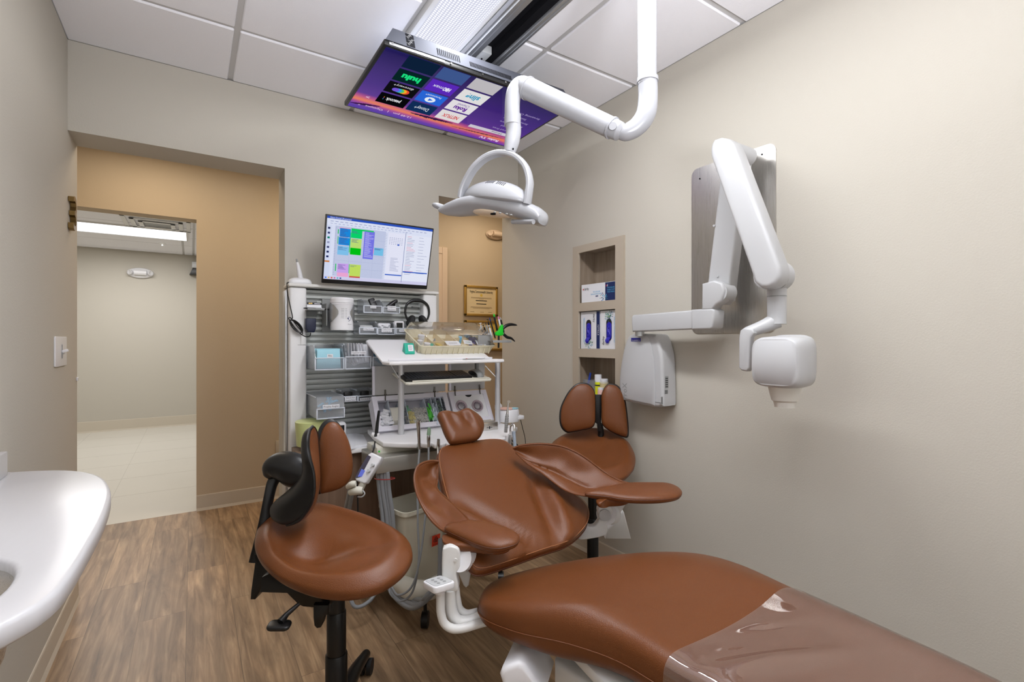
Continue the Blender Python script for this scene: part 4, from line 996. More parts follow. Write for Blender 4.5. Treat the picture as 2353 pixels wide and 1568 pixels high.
# wipes canister in its holder
cx = at(788.5, 720, Y=2.66); rr = abs(at(817, 720, Y=2.62).x - at(761, 720, Y=2.62).x) / 2; yc = 2.69
zt3, zb3 = at(788, 684, Y=2.64).z, at(788, 759, Y=2.64).z; zlid = at(788, 696, Y=2.64).z
t = thing('wipes_canister', 'white disinfectant wipes canister hung on the slats', 'wipes canister', (cx.x, yc, zb3))
Mc = Matrix.Translation((cx.x, yc - .005, 0))
bm = B(); lathe(bm, [(0, zb3), (rr * .93, zb3), (rr * .95, zb3 + .02), (rr * .93, zb3 + .024), (rr * .93, zlid - .012), (rr * .97, zlid - .006), (rr * .9, zlid)], Mc, 40); obj('tub', bm, M_white, t)
bm = B(); lathe(bm, [(rr * .97, zlid), (rr * .97, zt3 - .006), (rr * .9, zt3), (rr * .5, zt3 - .002), (0, zt3 - .001)], Mc, 40); obj('lid', bm, M_white, t)
bm = B(); Ml = frame(V((cx.x, yc - .005 - rr * .935, at(798, 733, Y=2.62).z)), (1, 0, 0), (0, 0, 1))
c_ = bmesh.new(); bmesh.ops.create_circle(c_, cap_ends=True, radius=.013, segments=24); merge(bm, c_, Ml @ Matrix.Translation((.018, 0, -.0035)), 1)
c_ = bmesh.new(); bmesh.ops.create_circle(c_, cap_ends=True, radius=.0115, segments=24); merge(bm, c_, Ml @ Matrix.Translation((.018, 0, -.0030)), 0)
text(bm, 'M', Ml @ Matrix.Translation((.015, .002, -.0026)), h=.011, mi=1, bold=.03); rect(bm, Ml @ Matrix.Translation((.022, -.004, -.0024)) @ Matrix.Rotation(-.8, 4, 'Z'), -.005, -.0008, .005, .0008, 0, 1)
for k in range(7): rect(bm, Ml, -.018, .052 - .008 * k, .012, .0535 - .008 * k, -.0005, 2)
text(bm, 'disinfectant', Ml @ Matrix.Translation((.022, -.028, -.003)), wd=.03, h=.006, mi=2)
RAW[0] = True; obj('label', bm, [M_paper, M_navy, M_inkg], t, smooth=0)
t = thing('canister_holder', 'satin grey metal holder gripping the wipes canister', 'canister holder', (cx.x, 2.76, zb3))
zh0, zh1 = at(788, 740, Y=2.64).z, at(788, 697, Y=2.64).z
bm = B()
for sgn in (-1, 1):
    secs = []
    for i in range(15):
        a = math.radians(30 + 70 * i / 14) ; th = -PI / 2 + sgn * a
        f = 1 - i / 14; nar = (1 - (f ** 3) * .85)
        zc = (zh0 + zh1) / 2; hh = (zh1 - zh0) / 2 * nar
        for_ = []
        x, y = math.cos(th), math.sin(th)
        secs.append([Mc @ V((x * r_, y * r_, zc + s_ * hh)) for r_, s_ in ((rr * 1.0, -1), (rr * 1.03, -1), (rr * 1.03, 1), (rr * 1.0, 1))])
    loft(bm, secs)
obj('clasp', bm, M_alu, t)
bm = B(); bx(bm, cx.x - rr * 1.25, cx.x + rr * 1.02, YS - .012, YS - .006, zb3 - .005, zh1 + .03); bx(bm, cx.x - rr * 1.25, cx.x - rr * 1.2, yc, YS - .006, zh0 - .02, zh1 - .0); obj('back_plate', bm, M_gray, t)

# pens on the little shelf
sh = at(722, 708, Y=2.69); t = thing('pen_shelf', 'small grey metal pen ledge on the upper left slats', 'shelf', (sh.x, 2.73, sh.z - .03))
bm = B(); xl, xr = at(706, 700, Y=2.69).x, at(744, 700, Y=2.69).x
bx(bm, xl, xr, 2.68, YS - .002, sh.z - .012, sh.z - .008); bx(bm, xl, xr, 2.68, 2.683, sh.z - .012, sh.z - .002); bx(bm, xl, xr - .012, YS - .008, YS - .002, sh.z - .04, sh.z + .05)
obj('ledge', bm, M_gray, t)
for (a, b, dz, col, lb) in (((697, 703.5), (737, 704), 0, M_black, 'black pen lying left on the pen ledge, tip over the post'), ((715, 702), (759, 705), .0, M_chrome, 'silver and black pen lying on the pen ledge')):
    y_ = 2.686 if col is M_black else 2.698
    A, B_ = at(a[0], a[1], Y=y_), at(b[0], b[1], Y=y_); B_.z = A.z; A.z = B_.z = sh.z - .003
    tp = thing('pen', lb, 'pen', (A + B_) / 2); dv = (B_ - A)
    bm = B(); tube(bm, [A, A + dv * .12, A + dv * .97, B_], [.0015, .0042, .0042, .003], 12); obj('barrel', bm, col, tp)
    bm = B(); tube(bm, [A + dv * .7, B_ + dv * .02], [.0046, .0044], 12); obj('cap', bm, M_black if col is M_chrome else M_gray, tp)
pc = at(722, 699, Y=2.70); Mk = frame(pc, (1, 0, 0), (0, .15, 1)); bm = B()
box(bm, (0, -.012, 0), (.072, .04, .002), Mk); rect(bm, Mk, -.036, -.004, .036, .008, .0012, 1); text(bm, 'EAST', Mk @ Matrix.Translation((-.018, .002, .0015)), h=.006, mi=2); rect(bm, Mk, .0, .0, .03, .003, .0016, 0)
RAW[0] = True; obj('business_card', bm, [M_paper, M_ink, M_gold], None, 0, 'white and black card standing behind the pens', 'card')
# power adapter with cable
pa = at(714, 748, Y=2.72); t = thing('power_adapter', 'dark navy plug adapter on the slats with a coiled black cable', 'power adapter', pa)
bm = B(); zt4, zb4 = at(714, 732, Y=2.72).z, at(714, 764, Y=2.72).z
O_ = [(-.024, zt4), (.026, zt4), (.026, zb4 + .02), (.018, zb4), (-.014, zb4), (-.024, zb4 + .02)]
prism(bm, [V((pa.x + a, 2.715, b)) for a, b in O_], (0, .04, 0), .005, 3); obj('body', bm, mat('navy_plastic', (20, 28, 58), .4), t)
pts = [at(714, 765, Y=2.72), at(712, 772, Y=2.72), at(703, 774, Y=2.70), at(693, 769, Y=2.735), at(680, 757, Y=2.735), at(665, 735, Y=2.735), at(663, 732, Y=2.735), at(668, 731, Y=2.735), at(683, 750, Y=2.735), at(695, 764, Y=2.735), at(692, 768, Y=2.738), at(680, 756, Y=2.738), at(667, 740, Y=2.738), at(672, 730, Y=2.735), at(667, 705, Y=2.735), at(661, 675, Y=2.735), at(659.5, 658, Y=2.735)]
bm = B(); tube(bm, pts, .0026, 8, sm=8)
for k in range(3):
    o1 = at(666 + k, 736, Y=2.733 - .004 * k); o2 = at(692 + k, 764, Y=2.733 - .004 * k); dv = (o2 - o1); nn = V((-dv.z, 0, dv.x)).normalized()
    loop = [o1 + dv * (.5 - .5 * math.cos(2 * PI * i / 24)) + nn * (.013 + .003 * k) * math.sin(2 * PI * i / 24) for i in range(25)]
    tube(bm, loop, .0026, 8)
obj('cable', bm, M_black, t)
# dock with scanner wand on the top cap
dk = at(690, 651, Y=2.80); t = thing('curing_light', 'white pen-shaped curing light leaning in its charging dock on the cap', 'curing light', (dk.x, 2.80, ztop + .014))
bm = B(); pillow(bm, [(x, y) for x, y in rrect(.115, .075, .02)], frame(V((at(690, 651, Y=2.78).x, 2.80, ztop + .016)), (1, 0, 0), (0, 1, 0)), .032, .002, n=3.0, rings=8); obj('dock', bm, M_white, t, smooth=60)
w0, w1 = at(692, 646, Y=2.80), at(683, 603, Y=2.80); dv = w1 - w0
bm = B(); tube(bm, [w0, w0 + dv * .4, w0 + dv * .8, w0 + dv], [.014, .0125, .0095, .0065], 16); obj('wand', bm, M_white, t)
bm = B(); tube(bm, [w0 + dv, w0 + dv * 1.16, w0 + dv * 1.18], [.0055, .0045, .003], 12); obj('tip', bm, M_gray, t)
bm = B(); p = V((UX0 - .004, 2.78, ztop + .018)); cyl(bm, p, p + V((.03, 0, 0)), .005); cyl(bm, p, p - V((0, 0, .02)), .0055); obj('power_plug', bm, M_black, t)

# headphones
hp_c = at(958, 715, Y=2.72)
t = thing('headphones', 'black over-ear headphones hanging on the slats right of the bins', 'headphones', hp_c)
loop = [(949, 738), (936, 735), (931, 718), (935, 700), (947, 692), (958, 691), (971, 693), (983, 703), (986, 720), (982, 735), (968, 740)]
Yh = 2.74
bm = B(); tube(bm, [at(x, y, Y=Yh) for x, y in loop[1:-1]], [.006, .0065, .0075, .010, .0115, .010, .0075, .0065, .006], 12, sm=5, flat=.7); obj('headband', bm, M_black, t)
for x, nm in ((944, 1), (972, -1)):
    bm = B(); p = at(x, 738, Y=Yh - .01); lathe(bm, [(0, -.014), (.030, -.014), (.036, -.006), (.036, .006), (.028, .014), (0, .014)], frame(p, (0, 1, 0), None, V((nm * .8, -.4, -.4)))) ; obj('ear_cup', bm, M_rubber, t)
bm = B(); p = at(952, 706, Y=YS - .001); bx(bm, p.x - .02, p.x + .02, YS - .03, YS - .002, p.z - .004, p.z + .004, .002); loose('headphone_hook', 'grey hook on the slats carrying the headphones', 'hook', bm, M_gray)

# monitor
m_bl, m_br, m_tl, m_tr = at(740, 650, Y=2.70), at(982, 666, Y=2.70), at(750, 490, Y=2.60), at(995, 527, Y=2.60)
cen = (m_bl + m_br + m_tl + m_tr) / 4; mw = (m_br - m_bl).length; mh = ((m_tl + m_tr) / 2 - (m_bl + m_br) / 2)
Mm = frame(cen, (1, 0, 0), mh.normalized()); mhh = mh.length
t = thing('monitor', 'black computer monitor showing a colourful appointment schedule above the slatwall', 'monitor', cen - V((0, 0, mhh / 2)))
bm = B(); box(bm, (0, 0, -.008), (mw, mhh, .016), Mm, .003); obj('bezel', bm, M_black, t)
bm = B(); box(bm, (0, -.02, -.028), (mw * .8, mhh * .6, .03), Mm, .01); obj('rear_cover', bm, M_black, t)
bm = B(); tube(bm, [Mm @ V((0, 0, -.04)), V((cen.x, D - .03, cen.z + .02))], .02, 14); box(bm, (cen.x, D - .008, cen.z + .02), (.12, .014, .12)); obj('wall_arm', bm, M_black, t)
mats = []
def cI(rgb, k=.92):
    m = emis('ui_%d_%d_%d' % rgb, rgb, k)
    if m not in mats: mats.append(m)
    return mats.index(m)
bm = B(); SWd, SHt = mw - .014, mhh - .030
Ms = Mm @ Matrix.Translation((-SWd / 2, -SHt / 2 + .008, .0006))
def R(x0, y0, x1, y1, c, z=1):   # fractions, y from the top
    rect(bm, Ms, x0 * SWd, (1 - y1) * SHt, x1 * SWd, (1 - y0) * SHt, .00015 * z, cI(c))
R(0, 0, 1, 1, (222, 228, 250), 0); R(0, 0, 1, .035, (46, 84, 190)); R(0, .035, 1, .135, (224, 230, 250))
R(.075, .135, .535, .94, (196, 204, 232)); R(0, .135, .045, .94, (214, 222, 246)); R(0, .945, 1, 1, (212, 210, 240))
R(.11, .155, .205, .175, (240, 170, 200), 2)
for (x0, y0, x1, y1, c) in ((.115, .165, .21, .30, (30, 140, 225)), (.11, .31, .21, .43, (30, 140, 225)), (.105, .45, .205, .59, (130, 196, 240)), (.215, .15, .42, .175, (10, 205, 90)), (.215, .17, .315, .30, (10, 215, 110)), (.217, .31, .315, .46, (190, 226, 120)), (.217, .46, .315, .57, (0, 196, 20)),
    (.335, .165, .43, .62, (120, 120, 232)), (.435, .42, .525, .545, (120, 196, 236)), (.115, .73, .215, .88, (205, 165, 240)), (.115, .88, .215, .945, (240, 170, 215)), (.225, .73, .325, .925, (196, 226, 100)), (.225, .925, .325, .95, (205, 90, 80)),
    (.098, .19, .106, .26, (20, 190, 90)), (.207, .22, .214, .54, (20, 200, 70)), (.10, .30, .106, .42, (20, 190, 90)), (.217, .73, .223, .88, (20, 200, 80)), (.428, .44, .434, .52, (240, 150, 200)), (.095, .74, .103, .86, (20, 190, 90))): R(x0, y0, x1, y1, c, 3)
rn = random.Random(12)
for (x0, x1, y0, y1, n) in ((.12, .205, .175, .42, 16), (.11, .2, .46, .52, 4), (.22, .3, .19, .23, 3), (.345, .425, .19, .60, 26), (.225, .3, .32, .38, 4), (.12, .2, .75, .83, 6), (.23, .31, .75, .78, 2), (.44, .52, .43, .46, 3)):
    for k in range(n):
        y = y0 + (y1 - y0) * k / n; R(x0, y, x0 + (x1 - x0) * rn.uniform(.4, 1), y + .005, (70, 84, 150) if x0 < .34 or x0 > .43 else (210, 210, 250), 4)
for k in range(30): R(.075, .16 + .026 * k, .088, .163 + .026 * k, (110, 116, 150), 3); R(.535, .17 + .026 * k, .55, .173 + .026 * k, (90, 96, 130), 3)
for y in (.3, .44, .56, .68, .8): R(.09, y, .535, y + .003, (170, 180, 214), 2)
for x in (.21, .325, .43): R(x, .14, x + .0015, .94, (176, 184, 216), 2)
R(.56, .14, .725, .94, (232, 234, 252), 2); R(.735, .14, 1, .94, (232, 236, 252), 2); R(.728, .10, .7315, .97, (90, 100, 150), 3)
for i in range(5):
    for j in range(7): R(.575 + .02 * j, .22 + .026 * i, .583 + .02 * j, .228 + .026 * i, (120, 130, 175), 3)
R(.655, .322, .675, .345, (30, 80, 190), 4)
for k in range(26): 
    y = .17 + .026 * k; x = .75; R(x, y, x + rn.uniform(.03, .09), y + .005, rn.choice([(120, 128, 170)] * 3 + [(226, 90, 120)]), 3)
    if k % 2 == 0: R(.87, y, .87 + rn.uniform(.04, .1), y + .005, (140, 148, 186), 3)
for k in range(12): R(.60, .56 + .02 * k, .60 + rn.uniform(.03, .09), .565 + .02 * k, (140, 148, 186), 3)
R(.56, .845, .725, .865, (60, 100, 200), 3); R(.735, .775, .99, .795, (60, 100, 200), 3)
for k in range(22): R(.03 + .042 * k, .07 + .0, .03 + .042 * k + .026, .077, (120, 130, 180), 3); R(.03 + .035 * k, .105, .03 + .035 * k + .02, .112, (150, 160, 205), 3)
for k in range(7): R(.012, .17 + .075 * k, .032, .20 + .075 * k, ((40, 44, 90), (60, 70, 120), (20, 130, 110), (150, 156, 190), (60, 64, 110), (30, 40, 90), (40, 50, 100))[k], 3)
R(.0, .70, .042, .725, (206, 130, 70), 3)
for k, c in enumerate(((40, 130, 230), (220, 190, 90), (220, 90, 60), (210, 110, 160), (90, 180, 200), (40, 70, 150))): R(.012 + .026 * k, .962, .026 + .026 * k, .985, c, 3)
text(bm, 'Open Dental {Kusterite}', Ms @ Matrix.Translation((.025 * SWd, (1 - .018) * SHt, .0006)), h=.0075, mi=cI((236, 240, 252)), align='LEFT')
RAW[0] = True; obj('screen', bm, mats, t, smooth=0)

# things on the worktop
zt5 = cz_t + .0005
t = thing('paper_stack', 'white laminated sheets lying on the worktop of the slatwall', 'paper', (.72, 2.5, zt5))
def Z(px, py, z=zt5): return at(px, py, Z=z)
bm = B(); prism(bm, [Z(806, 1034), Z(853, 1024), Z(813, 998), Z(770, 1002), Z(770, 1030)], (0, 0, .003), 0); obj('sheet', bm, M_paper, t, smooth=0)
bm = B(); A = [Z(812, 996, zt5 + .003), Z(835, 1000, zt5 + .003), Z(846, 1022, zt5 + .003), Z(815, 1026, zt5 + .003)]; prism(bm, A, (0, 0, .002), 0); obj('sheet', bm, M_paper, t, smooth=0)
p = Z(692, 1005); p = V((at(720, 985, Y=2.62).x, 2.64, zt5))
t = thing('tub', 'pale green round tub on the worktop behind the front stool', 'tub', p); zc = at(720, 972, Y=2.58).z
bm = B(); lathe(bm, [(0, zt5), (.075, zt5), (.082, zc - .006), (.082, zc), (.078, zc + .004), (0, zc + .004)], Matrix.Translation((p.x, p.y, 0)), 36); obj('body', bm, mat('pale_green_plastic', (196, 204, 140), .4), t)
p = at(783, 985, Y=2.62); t = thing('hand_sanitizer', 'white sensor dispenser with black window on the worktop behind the stool back', 'dispenser', (p.x, 2.64, zt5))
bm = B(); za = at(785, 972, Y=2.6).z; box(bm, (p.x, 2.64, (zt5 + za) / 2), (.06, .05, za - zt5), None, .016, 4); obj('body', bm, M_white, t)
bm = B(); box(bm, (p.x + .004, 2.6135, za - .03), (.026, .004, .030), None, .002); obj('sensor_window', bm, M_black, t)
# ================================================================ DELIVERY CART BEHIND THE CHAIR
SZ0 = .775
def S(px, py, z=SZ0): return at(px, py, Z=z)
cart = thing('delivery_cart', 'white dental delivery cart with silver posts, sloping top tray and instrument shelf', 'dental cart', (1.13, 2.35, 0))
# instrument shelf
YBK = 2.60
o = [S(853, 997), S(859, 1004), S(880, 1017)] + [S(x, y) for x, y in ((905, 1018.5), (957, 1020), (963, 1016), (970, 1019), (984, 1021), (991, 1017), (998, 1021), (1016, 1022), (1024, 1018), (1032, 1021), (1080, 1017), (1114, 1013), (1163, 1007), (1171, 1002), (1189, 982))]
o = o + [V((o[-1].x, YBK, SZ0)), V((o[0].x + .02, YBK, SZ0))]
bm = B(); prism(bm, o, (0, 0, -.022), .005, 3); obj('instrument_shelf', bm, M_solid, cart, smooth=40)
# posts
PY = 2.37; zt6 = 1.135
for px_ in (921.6, 1143.6):
    x = at(px_, 900, Y=PY).x; bm = B(); cyl(bm, (x, PY, SZ0), (x, PY, zt6), .0150, n=28); obj('post', bm, mat('post_aluminium', (205, 206, 210), .35, metal=.5), cart)
pl_x, pr_x = at(921.6, 900, Y=PY).x, at(1143.6, 900, Y=PY).x
# top tray: flat front ledge, lip and sloping board
TYF_ = 2.25; tz = at(898, 832, Y=TYF_).z
tx0, tx1 = at(893, 836, Y=TYF_).x, at(1161, 834, Y=TYF_).x
TL = 2.345
bm = B()
fo = [V((tx0 + .03, TYF_, tz)), V((tx0 + .008, TYF_ + .012, tz)), V((tx0, TYF_ + .035, tz)), V((tx0, TL, tz)), V((tx1, TL, tz)), V((tx1, TYF_ + .012, tz)), V((tx1 - .008, TYF_, tz))]
prism(bm, fo, (0, 0, -.018), .006, 3); obj('front_ledge', bm, M_solid, cart)
bk = at(867, 780, Y=2.63); ty = V((0, 2.63 - TL, bk.z - tz)); tl = ty.length; ty.normalize()
TM = frame(V((tx0 + .0, TL, tz)), (1, 0, 0), ty)
tw = (tx1 - tx0) - .03
bm = B()
pts = [TM @ V(p) for p in ((0, 0, 0), (tw, 0, 0), (tw, tl - .01, 0), (tw - .01, tl, 0), (.02, tl, 0), (0, tl - .02, 0))]
prism(bm, pts, (TM.to_3x3() @ V((0, 0, -.014))), .005, 3); obj('sloping_board', bm, M_solid, cart)
bm = B(); box(bm, ((tw) / 2 + .01, -.012, .007), (tw - .03, .008, .016), TM, .003, 3); obj('stop_lip', bm, M_white, cart)
# struts
for a, b in (((898, 838), (916, 868)), ((1115, 841), (1138, 865))):
    bm = B(); cyl(bm, at(*a, Y=2.39), at(*b, Y=2.365), .0032, n=10); obj('strut', bm, M_chrome, cart)
# keyboard shelf
kz = at(1000, 878, Y=2.27).z; kx0, kx1 = at(934, 880, Y=2.27).x, at(1132, 871, Y=2.27).x
KM = frame(V((kx0, 2.27, kz)), (1, 0, 0), V((0, 1, .20)))
bm = B(); kw = kx1 - kx0
prism(bm, [KM @ V(p) for p in ((.012, 0, 0), (kw - .012, 0, 0), (kw, .012, 0), (kw, .21, 0), (0, .21, 0), (0, .012, 0))], (KM.to_3x3() @ V((0, 0, -.012))), .004, 3)
box(bm, (kw * .52, .012, .004), (kw * .90, .008, .008), KM, .002); obj('keyboard_shelf', bm, M_offw, cart)
for x in (kx0 + .02, kx1 - .02):
    bm = B(); bx(bm, x - .008, x + .008, 2.40, 2.42, kz + .02, tz - .01); obj('shelf_hanger', bm, M_gray, cart)
# keyboard and mouse
kbw = (at(1083, 870, Y=2.30).x - kx0) ; t = thing('keyboard', 'black keyboard under a clear cover on the shelf below the tray', 'keyboard', KM @ V((kbw / 2, .1, .002)))
bm = B(); box(bm, (kbw / 2 + .0, .085, .009), (kbw - .004, .135, .014), KM, .003); obj('case', bm, M_black, t)
bm = B()
for j in range(6):
    n = 20
    for i in range(n):
        if j == 0 and 4 <= i <= 9: continue
        kk = (kbw - .02) / n; x = .010 + kk * (i + .5) + (.006 if i > 14 else 0)
        if x > kbw - .012: continue
        box(bm, (x, .027 + .0195 * j, .018), (kk * .84, .0165, .004), KM)
    if j == 0: box(bm, (.010 + (kbw - .02) / n * 7, .027, .018), ((kbw - .02) / n * 5.8, .0165, .004), KM)
obj('keys', bm, mat('key_black', (34, 38, 46), .45), t, smooth=0, kind=None)
p = KM @ V((kw * .885, .085, .002)); t = thing('mouse', 'black and grey computer mouse beside the keyboard', 'mouse', p)
bm = B(); pillow(bm, [(.034 * math.cos(a) , .055 * math.sin(a)) for a in [2 * PI * i / 28 for i in range(28)]], KM @ Matrix.Translation((kw * .885, .082, .004)), .030, .002, n=2.2, rings=8); obj('shell', bm, M_gray, t, smooth=60)
bm = B(); pillow(bm, [(.012 * math.cos(a) - .024, .050 * math.sin(a)) for a in [2 * PI * i / 20 for i in range(20)]], KM @ Matrix.Translation((kw * .885, .080, .007)), .020, .002, n=2.2, rings=6); obj('side_grip', bm, M_black, t, smooth=60)

# teal box on the tray
def tb(px, py): return TM.inverted() @ at(px, py, pl=(TM.translation, TM.to_3x3() @ V((0, 0, 1))))
a = tb(931, 815); b = tb(953, 815); t = thing('teal_box', 'small teal wedge-shaped box with white label on the white tray', 'box', TM @ V(((a.x + b.x) / 2, a.y + .02, 0)))
bm = B(); w_ = b.x - a.x
prism(bm, [TM @ V((a.x, a.y + q, r_)) for q, r_ in ((0, .001), (0, .008), (.030, .046), (.045, .046), (.045, .001))], (w_, 0, 0), .001); obj('carton', bm, M_teal, t, smooth=0)
Lm = TM @ frame(V((a.x + w_ * .62, a.y + .0155, .0285)), (1, 0, 0), V((0, .030, .038))); bm = B(); rect(bm, Lm, -.014, -.016, .014, .018, .0006, 0)
for k in range(5): rect(bm, Lm, -.010, .012 - .005 * k, .006 + .003 * (k % 2), .0135 - .005 * k, .0009, 1)
RAW[0] = True; obj('label', bm, [M_paper, M_inkg], t, smooth=0)
# organizer box
g0, g1 = tb(968, 814), tb(1129, 813); gd = .235; gh = .050
t = thing('organizer_box', 'cream divided organizer box with clear domed lid on the tray', 'organizer box', TM @ V(((g0.x + g1.x) / 2, .12, 0)))
gx0, gx1, gy0 = g0.x, g1.x, max(.002, g0.y)
OM = TM @ Matrix.Translation(((gx0 + gx1) / 2, gy0 + gd / 2, .0008)); gw = gx1 - gx0
def ringwall(bm, M_, w0, d0, w1, d1, z0, z1, r=.02, th=.003):
    outer0 = [(x, y) for x, y in rrect(w0, d0, r)]; outer1 = [(x, y) for x, y in rrect(w1, d1, r)]
    i0 = rrect(w0 - 2 * th, d0 - 2 * th, r - th * .5); i1 = rrect(w1 - 2 * th, d1 - 2 * th, r - th * .5)
    loft(bm, [[M_ @ V((x, y, z)) for x, y in s_] for s_, z in ((outer0, z0), (outer1, z1), (i1, z1), (i0, z0 + .001))], caps=False)
    return bm
bm = B(); ringwall(bm, OM, gw, gd, gw + .03, gd + .03, 0, gh)
prism(bm, [OM @ V((x, y, 0)) for x, y in rrect(gw, gd, .02)], (OM.to_3x3() @ V((0, 0, .003))), 0)
obj('tray', bm, M_cream, t)
bm = B()
for (w0, z0, z1) in ((.034, gh - .006, gh),): ringwall(bm, OM, gw + w0, gd + w0, gw + w0 + .006, gd + w0 + .006, z0, z1, .024, .006)
obj('rim', bm, M_cream, t)
bm = B()
for k in range(13):
    x = -gw / 2 + .02 + (gw - .04) * k / 12; box(bm, (x, -gd / 2 - .008, gh * .45), (.003, .010, gh * .85), OM)
for k in range(7):
    y = -gd / 2 + .02 + (gd - .04) * k / 6; box(bm, (-gw / 2 - .008, y, gh * .45), (.010, .003, gh * .85), OM)
obj('ribs', bm, M_cream, t, smooth=0)
bm = B(); cols = [-.30, -.12, .07, .27, .40]
for c_ in cols: box(bm, (c_ * gw, 0, gh * .42), (.0022, gd - .008, gh * .78), OM)
for c0, c1, yy in ((-.5, -.30, .02), (-.30, -.12, -.04), (-.12, .07, .01), (.07, .5, .02)): box(bm, ((c0 + c1) / 2 * gw, yy, gh * .42), ((c1 - c0) * gw - .004, .0022, gh * .78), OM)
obj('dividers', bm, mat('divider_cream', (226, 206, 160), .4), t, smooth=0)
# lid
bm = B(); lh_ = .055; 
s0_, s1_, s2_ = rrect(gw + .026, gd + .026, .024), rrect(gw + .002, gd - .0, .022), rrect(gw - .02, gd - .022, .02)
loft(bm, [[OM @ V((x, y, z)) for x, y in s_] for s_, z in ((s0_, gh), (s0_, gh + .006), (s1_, gh + lh_ - .008), (s2_, gh + lh_))], caps=False)
top_ = bm.faces.new([bm.verts.new(OM @ V((x, y, gh + lh_))) for x, y in s2_])
obj('lid', bm, M_clear2, t, smooth=40)
bm = B(); tube(bm, [OM @ V((.075 * math.cos(a_), .033 * math.sin(a_) - .01, gh + lh_ + .0005)) for a_ in [2 * PI * i / 40 for i in range(41)]], .0013, 6); 
pillow(bm, [(.066 * math.cos(a_), .027 * math.sin(a_)) for a_ in [2 * PI * i / 30 for i in range(30)]], OM @ Matrix.Translation((0, -.01, gh + lh_ - .001)), .002, .016, n=2, rings=6)
obj('lid_grip', bm, M_clear2, t, smooth=60)
rn = random.Random(21)
def inbox(fx, fy, name, label, cat, fn, m):
    c = OM @ V((fx * gw, fy * gd, .004)); Mi = OM @ Matrix.Translation((fx * gw, fy * gd, .004)) @ Matrix.Rotation(rn.uniform(-.6, .6), 4, 'Z'); bm = B(); fn(bm, Mi); return obj(name, bm, m, None, 35, label, cat)
jar = lambda r, h: (lambda bm, M_: lathe(bm, [(0, 0), (r, 0), (r, h * .6), (r * .8, h * .62), (r * 1.05, h * .64), (r * 1.05, h), (0, h)], M_, 20))
inbox(-.385, .10, 'small_bottle', 'white bottle with stepped cap upright at the left of the organizer', 'bottle', jar(.018, .05), M_white)
inbox(-.44, -.08, 'small_jar', 'flat white jar at the left edge of the organizer', 'jar', jar(.014, .035), M_white)
inbox(-.40, -.34, 'small_jar', 'white jar in the near left corner of the organizer', 'jar', jar(.017, .042), M_white)
inbox(-.205, .05, 'small_cone', 'grey conical tip standing in the organizer beside the bottles', 'tip', lambda bm, M_: lathe(bm, [(0, 0), (.014, 0), (.006, .02), (.003, .035), (0, .036)], M_, 16), M_gray)
bxo = lambda a_, b_, c_, tl_=0: (lambda bm, M_: box(bm, (0, 0, c_ / 2), (a_, b_, c_), M_ @ Matrix.Rotation(tl_, 4, 'X'), .001))
inbox(-.33, -.28, 'small_packet', 'teal packet in the near left part of the organizer', 'packet', bxo(.022, .035, .03), M_teal)
inbox(-.29, -.40, 'small_packet', 'red packet beside the teal one in the organizer', 'packet', bxo(.03, .02, .018), M_red)
inbox(-.22, -.28, 'small_packet', 'mustard yellow packet in the organizer', 'packet', bxo(.022, .04, .03), mat('mustard', (196, 168, 60), .5))
def card(fx, fy, w_, d_, lift, label, m=None, ink=None):
    Mi = OM @ Matrix.Translation((fx * gw, fy * gd, gh * .8 + lift)) @ Matrix.Rotation(rn.uniform(-.5, .5), 4, 'Z') @ Matrix.Rotation(rn.uniform(.1, .3), 4, 'X'); bm = B(); box(bm, (0, 0, 0), (w_, d_, .0012), Mi); rect(bm, Mi, -w_ * .3, -.002, w_ * .3, .003, .0009, 1); obj('card', bm, [m or M_paper, ink or M_inkg], None, 0, label, 'card')
card(-.03, -.30, .085, .045, .002, 'large white card on top of the organizer dividers')
card(.20, -.26, .05, .05, .004, 'white card with green print lying in the middle of the organizer', ink=mat('green_ink', (40, 130, 60), .5))
card(.39, -.28, .055, .05, .003, 'white card with dark red band at the right of the organizer', ink=mat('wine_ink', (120, 20, 40), .5))
inbox(.19, .12, 'small_packet', 'light blue packet near the middle of the organizer', 'packet', bxo(.02, .025, .04), M_cyan)
inbox(.31, .18, 'small_packet', 'bright cyan packet at the rear right of the organizer', 'packet', bxo(.03, .025, .048), M_cyan)
inbox(.36, .02, 'small_packet', 'purple crumpled packet at the right of the organizer', 'packet', lambda bm, M_: pillow(bm, rrect(.055, .04, .01), M_ @ Matrix.Translation((0, 0, .03)), .016, .02, n=2, topf=lambda x, y, r: .006 * math.sin(x * 200) * math.cos(y * 160)), mat('purple_wrap', (78, 66, 160), .4))
inbox(.28, -.22, 'small_packet', 'dark purple packet between the two white cards of the organizer', 'packet', bxo(.03, .03, .035), mat('plum_wrap', (66, 50, 130), .4))
# tweezers
bm = B(); y_ = 2.285; A, B2 = at(1064, 828, Y=y_), at(1112, 827, Y=y_); A.z = B2.z = tz + .003
t = thing('tweezers', 'steel tweezers with red mark on the front ledge of the tray', 'tweezers', (A + B2) / 2)
for q in (-1, 1): tube(bm, [A, A.lerp(B2, .2) + V((0, .004 * q, 0)), A.lerp(B2, .7) + V((0, .003 * q, 0)), B2, B2 + V((.014, .012 + .002 * q, .006))], [.0025, .003, .0022, .0014, .0007], 6)
obj('blades', bm, M_alu, t); bm = B(); cyl(bm, A.lerp(B2, .14), A.lerp(B2, .2), .0045); obj('red_mark', bm, M_red, t)

